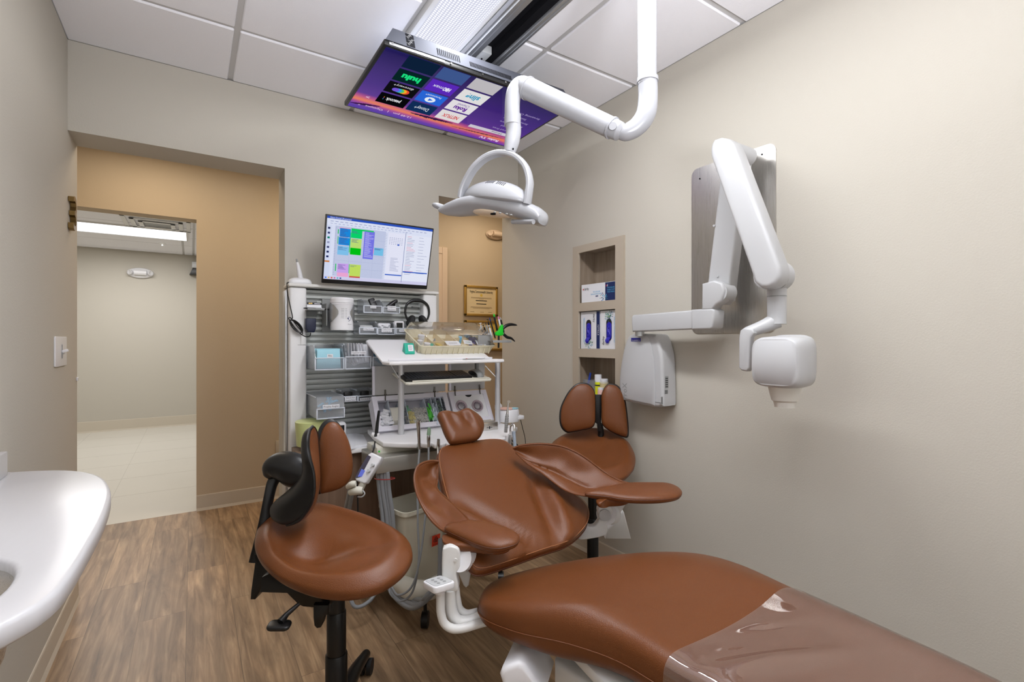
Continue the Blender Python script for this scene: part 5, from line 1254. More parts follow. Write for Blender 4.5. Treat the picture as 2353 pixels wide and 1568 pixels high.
# supply tubs with hinged lids
BY0, BY1, bz0 = 2.44, 2.54, SZ0 + .012
def tub(xl, xr, name, label):
    zt_b = at(852, 912, Y=BY1).z
    t = thing('supply_tub', label, 'supply box', ((xl + xr) / 2, 2.48, SZ0), 'white supply tubs')
    up = V((0, BY1 - BY0, zt_b - bz0)); hgt = up.length; M_ = frame(V((xl, BY0, bz0)), (1, 0, 0), up); w_ = xr - xl
    nz = M_.to_3x3() @ V((0, 0, 1)); dep = .085; fr = .026
    bm = B()
    # rim frame (opening faces the viewer) and body behind it
    for (a_, b_, c_, d_) in ((0, w_, 0, fr), (0, w_, hgt - fr, hgt), (0, fr, fr, hgt - fr), (w_ - fr, w_, fr, hgt - fr)):
        bm_ = box(bm, ((a_ + b_) / 2, (c_ + d_) / 2, -.012), (b_ - a_, d_ - c_, .024), M_)
    bmesh.ops.remove_doubles(bm, verts=bm.verts[:], dist=1e-5)
    obj('rim', bm, mat('tub_white', (224, 222, 232), .4), t, smooth=0)
    bm = B(); th = .004
    box(bm, (w_ / 2, hgt / 2, -dep), (w_ - .01, hgt - .01, th), M_); box(bm, (w_ / 2, .006, -dep / 2 - .008), (w_ - .01, th, dep - .02), M_); box(bm, (w_ / 2, hgt - .006, -dep / 2 - .008), (w_ - .01, th, dep - .02), M_)
    box(bm, (.006, hgt / 2, -dep / 2 - .008), (th, hgt - .01, dep - .02), M_); box(bm, (w_ - .006, hgt / 2, -dep / 2 - .008), (th, hgt - .01, dep - .02), M_)
    obj('body', bm, mat('tub_inner', (226, 224, 234), .45), t, smooth=0)
    # lid standing up at the back
    zl = at(860, 842, Y=BY1).z; bm = B(); bx(bm, xl + .005, xr - .003, BY1 + .004, BY1 + .014, zt_b + .004, zl, .003); ld = obj('lid', bm, mat('lid_grey', (176, 175, 174), .5), t)
    bm = B(); bx(bm, xl + .003, xl + .016, BY1 - .008, BY1 + .004, zt_b + .006, zl, .003); obj('lid_edge', bm, mat('tub_white', (224, 222, 232), .4), ld)
    for x in (xl + w_ * .17, xr - w_ * .17):
        bm = B(); cyl(bm, (x - .007, BY1 - .001, zt_b + .006), (x + .007, BY1 - .001, zt_b + .006), .0035, n=10); bx(bm, x - .004, x + .004, BY1 - .002, BY1 + .003, zt_b + .008, zt_b + .032, .001); tube(bm, [V((x, BY1 - .003, zt_b + .006)), V((x - .004, BY1 - .012, zt_b - .012)), V((x - .006, BY1 - .020, zt_b - .022))], .003, 8); obj('hinge', bm, mat('dark_steel', (110, 106, 100), .3, metal=.8), t)
    return t, M_, w_, hgt, fr, dep
tA, MA, wA, hA, fr, dep = tub(at(854, 912, Y=BY1).x, at(1025.5, 902, Y=BY1).x, 'a', 'wide white tub with open lid, full of tips, rings and cotton rolls')
tB, MB_, wB, hB_, _, _ = tub(at(1030, 901, Y=BY1).x, at(1116, 902, Y=BY1).x, 'b', 'narrow white tub with open lid and two round cup dispensers')
# dividers and filling of the wide tub
iw = wA - 2 * fr; ih = hA - 2 * fr
fx = [0, .155, .33, .40, .70, .80, .875, .955, 1.0]
for f in fx[1:-1]:
    bm = B(); box(bm, (fr + iw * f, hA / 2, -.045), (.002, ih, .08), MA); obj('divider', bm, mat('divider_blue', (206, 216, 228), .4), tA, smooth=0)
def fill(x0, x1, y0, y1, n, fn, name, label, cat, m, seed):
    rn = random.Random(seed); bm = B()
    for k in range(n):
        x, y = fr + iw * rn.uniform(x0, x1), fr + ih * rn.uniform(y0, y1); fn(bm, MA @ Matrix.Translation((x, y, -.014 - rn.uniform(0, .016) + (1 - (y - fr) / ih) * .016)) @ Matrix.Rotation(rn.uniform(-.7, .7), 4, 'Y') @ Matrix.Rotation(rn.uniform(-.7, .7), 4, 'X'), rn)
    return obj(name, bm, m, None, 40, label, cat, kind='stuff')
def gauze(bm, M_, rn): box(bm, (0, 0, 0), (.045, .014, .012), M_ @ Matrix.Rotation(rn.uniform(-.2, .2), 4, 'Z'), .003)
fill(.03, .13, .05, .6, 26, gauze, 'cotton_rolls', 'white cotton rolls at the left end of the wide tub', 'cotton rolls', M_paper, 3)
bm = B()
for k in range(7): box(bm, (fr + iw * .245, fr + ih * .42, -.045 + .006 * k), (iw * .15, ih * .8 - .008 * k, .005), MA @ Matrix.Rotation(.0, 4, 'Z'), .001)
obj('gauze_stack', bm, mat('gauze', (232, 230, 220), .9), None, 30, 'stack of cream gauze squares in the wide tub', 'gauze')
def ringf(r=.0052, th=.0016):
    def f(bm, M_, rn):
        tube(bm, [M_ @ V((r * math.cos(a_), r * math.sin(a_), 0)) for a_ in [2 * PI * i / 8 for i in range(9)]], th, 5)
    return f
fill(.35, .39, .1, .8, 20, ringf(.006), 'black_tips', 'small black and white tips beside the gauze in the wide tub', 'tips', mat('smoke_plastic', (150, 148, 146), .4), 5)
fill(.42, .50, .03, .48, 70, ringf(), 'yellow_rings', 'pale yellow rings piled in the wide tub beside the post', 'rings', mat('pale_yellow_plastic', (226, 214, 150), .4), 6)
fill(.42, .46, .5, .8, 20, ringf(), 'mint_rings', 'mint green rings piled in the wide tub', 'rings', mat('mint_plastic', (150, 205, 175), .4), 7)
fill(.47, .69, .03, .62, 200, ringf(), 'clear_rings', 'clear and silver rings piled in the middle of the wide tub', 'rings', mat('silver_plastic', (205, 203, 198), .3), 8)
def strip(bm, M_, rn): tube(bm, [M_ @ V((0, -.03, 0)), M_ @ V((.006, 0, .004)), M_ @ V((0, .03, 0))], .003, 6, sm=3)
fill(.715, .76, .15, .6, 12, strip, 'green_bands', 'bright green bands in the wide tub', 'bands', mat('bright_green', (90, 210, 70), .4), 9)
fill(.76, .79, .1, .55, 10, strip, 'pale_wedges', 'pale blue strips beside the green bands in the wide tub', 'strips', mat('ice_plastic', (196, 208, 222), .4), 10)
fill(.81, .87, .05, .6, 14, strip, 'ice_strips', 'icy blue strips between the dividers of the wide tub', 'strips', mat('ice_plastic', (196, 208, 222), .4), 11)
def ball(r): return lambda bm, M_, rn: merge(bm, (lambda b: (bmesh.ops.create_icosphere(b, subdivisions=1, radius=r), b)[1])(bmesh.new()), M_)
fill(.885, .945, .03, .9, 60, ball(.005), 'green_grey_cups', 'grey green prophy cups in a narrow slot of the wide tub', 'cups', mat('grey_green_rubber', (104, 122, 112), .5), 12)
fill(.96, 1.02, .05, .98, 90, ball(.0065), 'dark_grey_cups', 'dark grey round cups filling the right end of the wide tub', 'cups', mat('slate_rubber', (66, 72, 80), .5), 13)
# narrow tub: inset panel and two iris dispensers
bm = B(); box(bm, (wB / 2, hB_ / 2, -.006), (wB - 2 * fr + .012, hB_ - 2 * fr + .006, .006), MB_); obj('inset_panel', bm, M_white, tB, smooth=0)
bm = B(); pts = [MB_ @ V((wB / 2 + .022 * math.cos(a_), hB_ - fr + .004 + .018 * math.sin(a_), -.0028)) for a_ in [PI + PI * i / 14 for i in range(15)]]; prism(bm, pts, MB_.to_3x3() @ V((0, 0, .0006))); obj('finger_notch', bm, M_ink, tB, smooth=0)
nB = MB_.to_3x3() @ V((0, 0, 1))
for px_, py_ in ((1060, 934), (1097, 933)):
    c = at(px_, py_, pl=(MB_.translation, nB)); Mi = frame(c, (1, 0, 0), MB_.to_3x3() @ V((0, 1, 0)))
    bm = B(); lathe(bm, [(.024, -.003), (.035, -.003), (.036, .004), (.032, .008), (.027, .004), (.022, -.004)], Mi, 36); dd = obj('cup_dispenser', bm, mat('mauve_plastic', (176, 160, 168), .4), tB)
    bm = B(); 
    for k in range(12):
        a0, a1 = 2 * PI * k / 12 + .03, 2 * PI * (k + 1) / 12 - .03
        vs = [bm.verts.new(Mi @ V(p)) for p in ((.026 * math.cos(a0), .026 * math.sin(a0), .003), (.026 * math.cos(a1), .026 * math.sin(a1), .003), (.004 * math.cos((a0 + a1) / 2), .004 * math.sin((a0 + a1) / 2), -.010))]; bm.faces.new(vs)
    RAW[0] = True; obj('iris', bm, mat('mauve_dark', (120, 106, 116), .5), dd, smooth=0)
    bm = B(); lathe(bm, [(0, -.012), (.026, -.012), (.026, -.0121)], Mi, 24); obj('cup_hole', bm, M_ink, dd)

# steel box, white round device on the shelf
a, b = at(1113, 990, Z=SZ0), at(1140, 986, Z=SZ0)
t = thing('steel_box', 'small brushed steel box on the instrument shelf near the right post', 'box', ((a + b) / 2) + V((0, .04, 0)))
xb0, xb1 = b.x - .12, b.x; yb0 = b.y - .02; h_ = .040
bm = B(); bx(bm, xb0, xb1, yb0, yb0 + .09, SZ0 + .0005, SZ0 + h_, .002); obj('case', bm, M_steel, t)
bm = B(); bx(bm, xb1 - .07, xb1 - .035, yb0 - .0015, yb0 + .001, SZ0 + .014, SZ0 + .0165); bx(bm, xb1 - .055, xb1 - .05, yb0 - .002, yb0 + .001, SZ0 + .008, SZ0 + .022); obj('latch', bm, M_ink, t)
bm = B(); 
for k in range(3): cyl(bm, (xb0 + .02, yb0 + .02 + .02 * k, SZ0 + h_ + .004), (xb1 - .01, yb0 + .02 + .02 * k, SZ0 + h_ + .004), .003)
obj('instrument_row', bm, M_chrome, t)
c = at(1172, 972, Z=SZ0 + .02); cx_, cy_ = 1.535, 2.42
pc = at(1171, 975, Y=2.40); t = thing('heated_bowl', 'white round countertop device with black cord right of the cart post', 'wax warmer', (pc.x, 2.42, SZ0))
rr_ = abs(at(1194, 950, Y=2.40).x - at(1149, 950, Y=2.40).x) / 2
zt7 = at(1171, 941, Y=2.40).z; Mw = Matrix.Translation((pc.x, 2.42, 0))
bm = B(); lathe(bm, [(0, SZ0 + .001), (rr_ * .98, SZ0 + .001), (rr_, SZ0 + .01), (rr_ * .97, zt7 - .01), (rr_ * .90, zt7), (rr_ * .2, zt7 + .002), (0, zt7 + .002)], Mw, 36); bx(bm, pc.x + rr_ * .5, pc.x + rr_ * 1.12, 2.36, 2.42, SZ0 + .012, SZ0 + .035, .004); obj('body', bm, M_white, t)
bm = B(); lathe(bm, [(0, zt7 + .002), (rr_ * .55, zt7 + .003), (rr_ * .55, zt7 + .010), (0, zt7 + .011)], Matrix.Translation((pc.x - .025, 2.40, 0)), 24); obj('pink_pad', bm, mat('salmon', (232, 190, 176), .5), t)
bm = B(); lathe(bm, [(0, zt7 + .002), (rr_ * .42, zt7 + .003), (rr_ * .42, zt7 + .006), (0, zt7 + .006)], Matrix.Translation((pc.x + .028, 2.40, 0)), 24); obj('blue_pad', bm, M_ltblue, t)
bm = B(); p = V((pc.x - .04, 2.46, zt7)); lathe(bm, [(0, 0), (.022, 0), (.022, .02), (.014, .03), (0, .032)], Matrix.Translation(p), 20); obj('knob', bm, M_white, t)
bm = B(); tube(bm, [at(1196, 965, Y=2.38), at(1201, 985, Y=2.38), at(1206, 1005, Y=2.38), at(1207, 1024, Y=2.38), at(1200, 1040, Y=2.38)], .002, 8, sm=6); obj('cord', bm, M_black, t)

# instrument rack with syringes and the green applicator gun
rk0, rk1 = at(1136, 783, Y=2.38), at(1175, 788, Y=2.38); 
t = thing('instrument_rack', 'narrow grey metal rack sticking out right of the organizer', 'rack', rk0)
bm = B(); M_r = TM @ Matrix.Translation(((TM.inverted() @ rk0).x, .0, .02))
xr0, xr1 = rk0.x - .01, rk1.x
bx(bm, xr0, xr1, 2.38, 2.44, rk0.z - .002, rk0.z + .0, .0006); bx(bm, xr0, xr1, 2.378, 2.382, rk0.z - .012, rk0.z + .002, .0006); bx(bm, xr0 - .06, xr0 + .02, 2.44, 2.446, rk0.z - .03, rk0.z + .045, .001); bx(bm, xr0 - .10, xr0 + .01, 2.44, 2.60, rk0.z + .03, rk0.z + .033)
obj('bracket', bm, M_gray, t)
def stick(p0, p1, Y0, r, m, name, label, cat, cap=None, tip=None):
    A, B_ = at(*p0, Y=Y0), at(*p1, Y=Y0); tt = thing(name, label, cat, A); dv = B_ - A
    bm = B(); tube(bm, [A, A + dv * .1, A + dv * .9, B_], [r * .6, r, r, r * .7], 12); obj('barrel', bm, m, tt)
    if cap: bm = B(); cyl(bm, B_ - dv * .02, B_ + dv * .2, r * .35); cyl(bm, B_ + dv * .2, B_ + dv * .24, r * 1.3); obj('plunger', bm, cap, tt)
    if tip: bm = B(); tube(bm, [B_, B_ + dv * .12, B_ + dv * .2], [r * .9, r * .8, r * .3], 10); obj('tip', bm, tip, tt)
    return tt
stick((1110, 770), (1105, 748), 2.52, .006, M_lgray, 'syringe', 'short clear syringe at the left end of the instrument rack', 'syringe', M_paper)
stick((1119, 772), (1112, 752), 2.50, .005, M_black, 'syringe', 'black syringe with low plunger in the rack, second from left', 'syringe', M_black)
stick((1124, 775), (1117, 748), 2.48, .005, M_gray, 'syringe', 'grey syringe with black plunger in the rack behind the lid corner', 'syringe', M_black)
stick((1128, 772), (1122, 741), 2.50, .005, M_black, 'syringe', 'tallest black syringe in the rack, flat plunger on top', 'syringe', M_black)
stick((1131, 778), (1125, 754), 2.45, .006, M_paper, 'syringe', 'white syringe in front of the black ones in the rack', 'syringe', M_paper)
stick((1138, 778), (1127, 738), 2.43, .0045, M_black, 'marker_pen', 'long black pen with blue ring leaning in the rack', 'pen', None, M_navy)
stick((1143, 762), (1136, 728), 2.45, .006, M_black, 'brush_handle', 'thick black handle with green bristles in the rack', 'brush', None, M_green)
stick((1146, 765), (1141, 735), 2.47, .004, mat('amber_plastic', (206, 140, 50), .4), 'brush_handle', 'amber handle between the black handle and the white pen', 'brush')
stick((1152, 762), (1146, 733), 2.44, .0055, M_paper, 'marker_pen', 'white pen with pink cap in the rack', 'pen', None, mat('pink_cap', (214, 110, 160), .4))
stick((1158, 765), (1151, 735), 2.44, .005, M_black, 'marker_pen', 'black pen with grey clip right of the white pen', 'pen', None, M_gray)
# gun
t = thing('applicator_gun', 'lime green applicator gun with black handles hanging in the rack', 'applicator gun', at(1150, 765, Y=2.40))
Yg = 2.395
bm = B(); prism(bm, cr([at(x, y, Y=Yg) for x, y in ((1147, 760), (1154, 747), (1157, 749), (1157, 764), (1158, 769), (1152, 772), (1142, 771), (1141, 767), (1142, 763))], True, 3), (0, .022, 0), .004, 2); obj('body', bm, M_green, t)
bm = B(); tube(bm, [at(1156, 755, Y=Yg + .01), at(1163, 749, Y=Yg + .01), at(1173, 746, Y=Yg + .01), at(1184, 747, Y=Yg + .01), at(1188, 748, Y=Yg + .01)], [.008, .010, .009, .006, .002], 12, sm=4); obj('grip', bm, M_black, t)
bm = B(); tube(bm, [at(1157, 768, Y=Yg + .01), at(1165, 775, Y=Yg + .01), at(1175, 778, Y=Yg + .01), at(1183, 785, Y=Yg + .01)], [.008, .009, .007, .003], 12, sm=4); obj('trigger', bm, M_black, t)
bm = B(); cyl(bm, at(1146, 772, Y=Yg + .01), at(1145.5, 800, Y=Yg + .01), .0055); obj('nozzle', bm, M_black, t)

# under the shelf: power box, steel drawer, controller pod
t = cart
ux0, ux1 = at(866, 1030, Y=2.24).x, 1.42
zq1, zq0 = at(874, 1021, Y=2.24).z, at(874, 1046, Y=2.24).z
bm = B(); bx(bm, ux0, ux0 + .42, 2.24, 2.40, zq0, SZ0 - .024, .006); cb = obj('power_box', bm, M_offw, cart)
bm = B(); cyl(bm, (ux0 - .012, 2.27, (zq0 + zq1) / 2 + .01), (ux0 + .002, 2.27, (zq0 + zq1) / 2 + .01), .010); obj('knob', bm, M_gray, cb)
bm = B(); p = at(871, 1038, Y=2.238); cyl(bm, p, p - V((0, .003, 0)), .004); obj('power_lamp', bm, M_green, cb)
dz1, dz0 = at(878, 1053, Y=2.16).z, at(878, 1089, Y=2.16).z; dx0, dx1 = at(866, 1070, Y=2.16).x, at(1010, 1045, Y=2.16).x
bm = B(); bx(bm, dx0, dx0 + .62, 2.16, 2.40, dz0, dz1, .004); obj('steel_drawer', bm, mat('drawer_steel', (176, 174, 166), .35, metal=.6), cart)
bm = B(); bx(bm, dx0 + .02, dx0 + .60, 2.20, 2.40, dz1 - .001, zq0 + .002); obj('drawer_gap', bm, M_dark, cart)
bm = B(); bx(bm, 1.06, 1.18, 2.32, 2.43, .12, dz0 + .01, .01); obj('pedestal', bm, M_offw, cart)
# black tangle of tubing under the right of the shelf
bm = B(); rn = random.Random(30)
for k in range(7):
    x = 1.28 + rn.uniform(0, .12); tube(bm, [V((x, 2.15, SZ0 - .03)), V((x + rn.uniform(-.04, .04), 2.13, SZ0 - .05)), V((x + rn.uniform(-.06, .06), 2.16, SZ0 - .06 - rn.uniform(0, .03))), V((x + .02, 2.22, SZ0 - .04))], .003, 6, sm=5)
obj('tubing', bm, M_black, cart)
# controller pod
YP = 1.98
pod = thing('controller_pod', 'white handheld controller with small blue display clipped at the left of the cart', 'controller', at(845, 1080, s=2.05))
nP = (FW * -.80 + V((-.35, -.2, .45))).normalized()
pp_ = (at(846, 1076, s=2.05), nP)
O_ = [(853, 1040), (876, 1051), (874, 1058), (856, 1086), (841, 1110), (836, 1112), (817, 1105), (815, 1098), (829, 1071), (846, 1044)]
P_ = [at(x, y, pl=pp_) for x, y in O_]; bm = B(); prism(bm, P_, -nP * .035, .007, 3); obj('body', bm, M_white, pod)
bm = B(); P_ = [at(x, y, pl=(pp_[0] + nP * .0006, nP)) for x, y in ((845, 1046), (853, 1050), (828, 1097), (817, 1099), (817, 1095), (832, 1068))]; prism(bm, P_, nP * .001); obj('screen_window', bm, mat('smoked_window', (70, 66, 84), .2), pod)
bm = B(); P_ = [at(x, y, pl=(pp_[0] + nP * .002, nP)) for x, y in ((831, 1078), (839, 1082), (831, 1096), (822, 1096))]; prism(bm, P_, nP * .0006); obj('display', bm, emis('blue_display', (108, 120, 214), .8), pod)
for x, y in ((849, 1083), (858, 1070)): 
    bm = B(); p = at(x, y, pl=pp_); cyl(bm, p, p + nP * .014, .007, .006); obj('button', bm, M_lgray, pod)
hold = thing('handpiece_holder', 'off-white instrument holder with hoses below the controller', 'instrument holder', at(818, 1125, s=2.02))
bm = B(); 
for a, b, r_ in (((800, 1119), (818, 1112), .014), ((806, 1132), (833, 1128), .017)): tube(bm, [at(*a, s=2.02), at((a[0] + b[0]) / 2, (a[1] + b[1]) / 2 - 2, s=2.0), at(*b, s=2.0)], [r_ * .8, r_, r_ * .85], 14, sm=4)
cyl(bm, at(836, 1108, s=2.05), at(826, 1128, s=2.05), .014); obj('clamp', bm, M_offw, hold)
bm = B(); tube(bm, [at(834, 1128, s=2.0), at(838, 1135, s=2.0), at(832, 1142, s=2.0), at(822, 1142, s=2.0)], .003, 8, sm=5); obj('loop', bm, M_lgray, hold)
def hose(pts, r, label, m=M_hose, grp='grey hoses of the delivery cart', nm='hose'):
    P_ = [at(x, y, s=s_) for x, y, s_ in pts]; bm = B(); tube(bm, P_, r, 10, sm=8); return obj(nm, bm, m, None, 60, label, 'hose', grp)
hose([(805, 1118, 2.03), (801, 1140, 2.05), (795, 1170, 2.1), (790, 1220, 2.15), (800, 1300, 2.2), (830, 1365, 2.22), (862, 1362, 2.25), (880, 1330, 2.3)], .0085, 'left grey hose dropping from the holder behind the front stool')
hose([(810, 1134, 2.03), (806, 1150, 2.05), (800, 1190, 2.1), (797, 1250, 2.13), (800, 1330, 2.14), (812, 1392, 2.10), (845, 1385, 2.14), (868, 1352, 2.2), (878, 1300, 2.3)], .0085, 'outer grey hose looping on the floor under the front stool')
hose([(862, 1015, 2.18), (856, 1040, 2.16), (840, 1062, 2.14), (822, 1100, 2.12), (822, 1150, 2.12), (823, 1200, 2.12)], .0035, 'thin black cable running down behind the controller', M_black)
for k, (x0, x1, x2, r_) in enumerate(((868, 880, 884, .010), (876, 890, 893, .011), (884, 897, 902, .009), (890, 903, 905, .011))):
    hose([(x0, 1085, 2.22), (x0 + 4, 1130, 2.22), (x1, 1200, 2.22), (x2, 1300, 2.22), (x2 + 14, 1360, 2.22), (x2 + 60, 1398 - 6 * k, 2.06), (990 - 3 * k, 1370, 2.02), (1009, 1330, 2.06), (1012, 1240, 2.2)], r_, ('outermost', 'second', 'third', 'innermost')[k] + ' thick grey hose of the bundle under the steel drawer' )
bm = B(); p0 = at(884, 1100, s=2.215); tube(bm, [p0 + RT * (.045 * math.cos(a_)) + FW * (.02 * math.sin(a_)) for a_ in [2 * PI * i / 20 for i in range(21)]], .0025, 6); obj('red_tie', bm, mat('red_cord', (150, 50, 44), .5), None, 40, 'thin red tie round the grey hose bundle', 'cable tie')
# handpieces in the front holders with their hoses
def hp_(pts, rs, label, hosepts, m=M_chrome, tipm=None, tippts=None, hr=.0045):
    tt = thing('handpiece', label, 'dental handpiece', at(*pts[0][:2], s=pts[0][2]), 'handpieces along the shelf edge')
    bm = B(); tube(bm, [at(x, y, s=s_) for x, y, s_ in pts], rs, 14, sm=4); obj('barrel', bm, m, tt)
    if tippts: bm = B(); tube(bm, [at(x, y, s=s_) for x, y, s_ in tippts], [.009, .008, .006], 12); obj('tip', bm, tipm, tt)
    bm = B(); tube(bm, [at(x, y, s=s_) for x, y, s_ in hosepts], hr, 8, sm=8); obj('hose', bm, M_hose, tt)
SH_ = 2.19
hp_([(964, 1035, SH_), (962.5, 1000, SH_), (961, 975, SH_), (963, 966, SH_)], [.006, .008, .009, .0095], 'chrome handpiece with slanted head, leftmost at the shelf front', [(964, 1030, SH_), (960, 1100, 2.15), (960, 1200, 2.08), (962, 1290, 2.02), (948, 1360, 1.98), (920, 1382, 1.98), (897, 1365, 2.0), (896, 1345, 2.05)])
hp_([(985, 1028, SH_), (985, 1010, SH_), (985, 998, SH_)], [.006, .009, .007], 'handpiece with pale green tip, second at the shelf front', [(985, 1026, SH_), (984, 1080, 2.15), (978, 1180, 2.08), (964, 1290, 2.0), (945, 1350, 1.97), (915, 1368, 1.97), (900, 1350, 2.0)], tipm=mat('sage_plastic', (138, 166, 138), .4), tippts=[(985, 1000, SH_), (986, 988, SH_), (986, 983, SH_)])
hp_([(1007, 1060, SH_ - .03), (1007, 1030, SH_), (1007.5, 1010, SH_)], [.006, .0075, .007], 'short chrome handpiece beside the chair backrest', [(1007, 1055, SH_ - .03), (1008, 1100, SH_), (1010, 1160, SH_)])
t = thing('curing_probe', 'tall black pen-like probe standing at the left end of the instrument shelf', 'probe', at(866, 1000, s=2.42))
bm = B(); tube(bm, [at(865, 996, s=2.43), at(867, 975, s=2.43), at(871, 944, s=2.43)], [.009, .008, .006], 12); obj('barrel', bm, M_black, t)
bm = B(); tube(bm, [at(862, 1008, s=2.40), at(863.5, 1001, s=2.42), at(865, 996, s=2.43)], [.004, .008, .009], 12); obj('strain_relief', bm, M_rubber, t)
bm = B(); cyl(bm, at(855, 999, s=2.43), at(871, 1001, s=2.43), .012); obj('holder_clip', bm, M_solid, cart)
t = thing('scaler_handpiece', 'steel handpiece with ribbed grip and small round head at the right of the shelf', 'dental handpiece', at(1164, 990, s=2.40))
bm = B(); tube(bm, [at(1162, 994, s=2.38), at(1164, 965, s=2.38), at(1165.5, 952, s=2.38)], [.0085, .009, .007], 14); obj('grip', bm, M_alu, t)
bm = B(); tube(bm, [at(1165.5, 952, s=2.38), at(1167, 938, s=2.38), at(1168, 926, s=2.38)], [.0065, .004, .0035], 12); obj('neck', bm, M_chrome, t)
bm = B(); p = at(1169.5, 923, s=2.38); cyl(bm, p - FW * .008, p + FW * .006, .0075); obj('head', bm, M_chrome, t)
bm = B()
for k in range(6): y = 957 + 5 * k; cyl(bm, at(1165 - .3 * k, y, s=2.38), at(1165 - .3 * k, y + 1.4, s=2.38), .0094)
obj('grip_rings', bm, M_gray, t)
t = thing('suction_tip', 'hooked steel air-water syringe tip with grey hose at the right end', 'dental syringe', at(1178, 1000, s=2.3))
bm = B(); tube(bm, [at(1172, 992, s=2.33), at(1173, 981, s=2.33), at(1178, 975, s=2.32), at(1182, 980, s=2.31), at(1183, 996, s=2.3)], [.003, .004, .005, .006, .007], 12, sm=5); obj('hook', bm, M_chrome, t)
bm = B(); tube(bm, [at(1180, 992, s=2.28), at(1181.5, 1004, s=2.28), at(1184, 1035, s=2.26), at(1186, 1060, s=2.26)], [.009, .008, .0075, .0075], 12); obj('hose', bm, mat('blue_grey_hose', (158, 170, 184), .45), t)
bm = B(); tube(bm, [at(1172, 1000, s=2.25), at(1171, 1015, s=2.25), at(1170, 1030, s=2.25)], [.006, .010, .008], 12); obj('valve', bm, M_alu, t)
for x, y in ((1166, 1001), (1171, 997), (1175, 991)):
    bm = B(); p = at(x, y, s=2.34); cyl(bm, p, p - V((0, 0, .028)), .009, n=14); obj('holder_clip', bm, M_solid, cart)
# cart feet and castor
bm = B(); tube(bm, [at(905, 1345, s=2.3), at(925, 1347, s=2.22), at(955, 1358, s=2.14), at(990, 1355, s=2.12), at(1040, 1335, s=2.2)], [.03, .042, .045, .042, .034], 18, sm=5); obj('foot', bm, M_offw, cart, smooth=60)
bm = B(); pcst = at(977, 1396, s=2.13); ax_ = RT * .012
cyl(bm, V((pcst.x, pcst.y, .034)) - RT * .014, V((pcst.x, pcst.y, .034)) + RT * .014, .034, n=28); cyl(bm, V((pcst.x, pcst.y, .03)), V((pcst.x, pcst.y, .12)), .008); obj('castor', bm, M_black, cart)
for x, y in ((1.30, 2.42), (.90, 2.40), (1.32, 2.12)):
    bm = B(); cyl(bm, V((x, y, .034)) - RT * .014, V((x, y, .034)) + RT * .014, .034, n=24); cyl(bm, (x, y, .03), (x, y, .10), .008); tube(bm, [V((x, y, .09)), V((1.12, 2.4, .13))], [.02, .03], 12, mi=0); obj('castor', bm, M_black, cart)
# waste bin
BZ = .47
c1, c2_, c3 = at(931.5, 1182, Z=BZ), at(895, 1153, Z=BZ), at(976, 1168, Z=BZ)
ex = (c3 - c1).normalized(); ey = V((-ex.y, ex.x, 0)); 
if ey.dot(c2_ - c1) < 0: ey = -ey
bw, bd = .25, (c2_ - c1).dot(ey) + .02
bcn = c1 + ex * bw / 2 + ey * bd / 2
t = thing('waste_bin', 'beige rectangular waste bin with orange biohazard sticker under the cart', 'waste bin', V((bcn.x, bcn.y, .13)))
Mb = frame(V((bcn.x, bcn.y, 0)), ex, ey); z0 = .125
bm = B(); th = .004
r0, r1, r1i, r0i = rrect(bw * .80, bd * .80, .025), rrect(bw, bd, .03), rrect(bw - .008, bd - .008, .027), rrect(bw * .80 - .008, bd * .8 - .008, .022)
loft(bm, [[Mb @ V((x, y, z)) for x, y in s_] for s_, z in ((r0, z0), (r1, BZ), (r1i, BZ), (r0i, z0 + .004))]); obj('body', bm, mat('beige_bin', (212, 208, 190), .45), t)
bm = B(); ringwall(bm, Mb, bw + .014, bd + .014, bw + .014, bd + .014, BZ - .016, BZ + .002, .034, .008); obj('rim', bm, mat('beige_bin', (212, 208, 190), .45), t)
fy_ = -bd / 2; lean = (bd * .1) / (BZ - z0)
ps = at(997.5, 1240, pl=(Mb @ V((0, -bd * .45, .3)), -ey)); 
Ms_ = frame(ps - ey * .014, ex, V((0, 0, 1)) - ey * lean)
bm = B(); rect(bm, Ms_, -.024, -.026, .024, .026, .0, 0)
for k in range(3):
    a_ = PI / 2 + 2 * PI * k / 3
    cc = V((math.cos(a_) * .0075, math.sin(a_) * .0075 + .003, .0004)); 
    tube(bm, [Ms_ @ (cc + V((math.cos(a_ + q) * .0065, math.sin(a_ + q) * .0065, 0))) for q in [(-2.5 + 5.0 * i / 14) for i in range(15)]][::1], .0013, 5, mi=1)
tube(bm, [Ms_ @ V((math.cos(q) * .0055, math.sin(q) * .0055 + .003, .0004)) for q in [2 * PI * i / 16 for i in range(17)]], .0009, 5, mi=1)
text(bm, 'BIOHAZARD', Ms_ @ Matrix.Translation((0, -.019, .0004)), wd=.036, h=.005, mi=1)
RAW[0] = True; obj('sticker', bm, [M_orange, M_ink], t, smooth=0)
fx_ = c1 + ey * .06 - ex * 0.0; Ms2 = frame(V((c2_.x, c2_.y, 0)) * .45 + V((c1.x, c1.y, 0)) * .55 + ex * .006 - ex * .004 + V((0, 0, BZ - .10)), -ey, V((0, 0, 1)) - ex * .0)
bm = B(); rect(bm, Ms2, -.026, -.028, .026, .028, .001, 0); RAW[0] = True; obj('sticker', bm, [M_orange], t, smooth=0)
bm = B(); prism(bm, [V((bcn.x, bcn.y, 0)) + ex * a_ + ey * b_ + V((0, 0, .10)) for a_, b_ in ((-.14, -.10), (.14, -.10), (.14, .12), (-.14, .12))], (0, 0, .022), .008); obj('base_plate', bm, M_offw, cart)
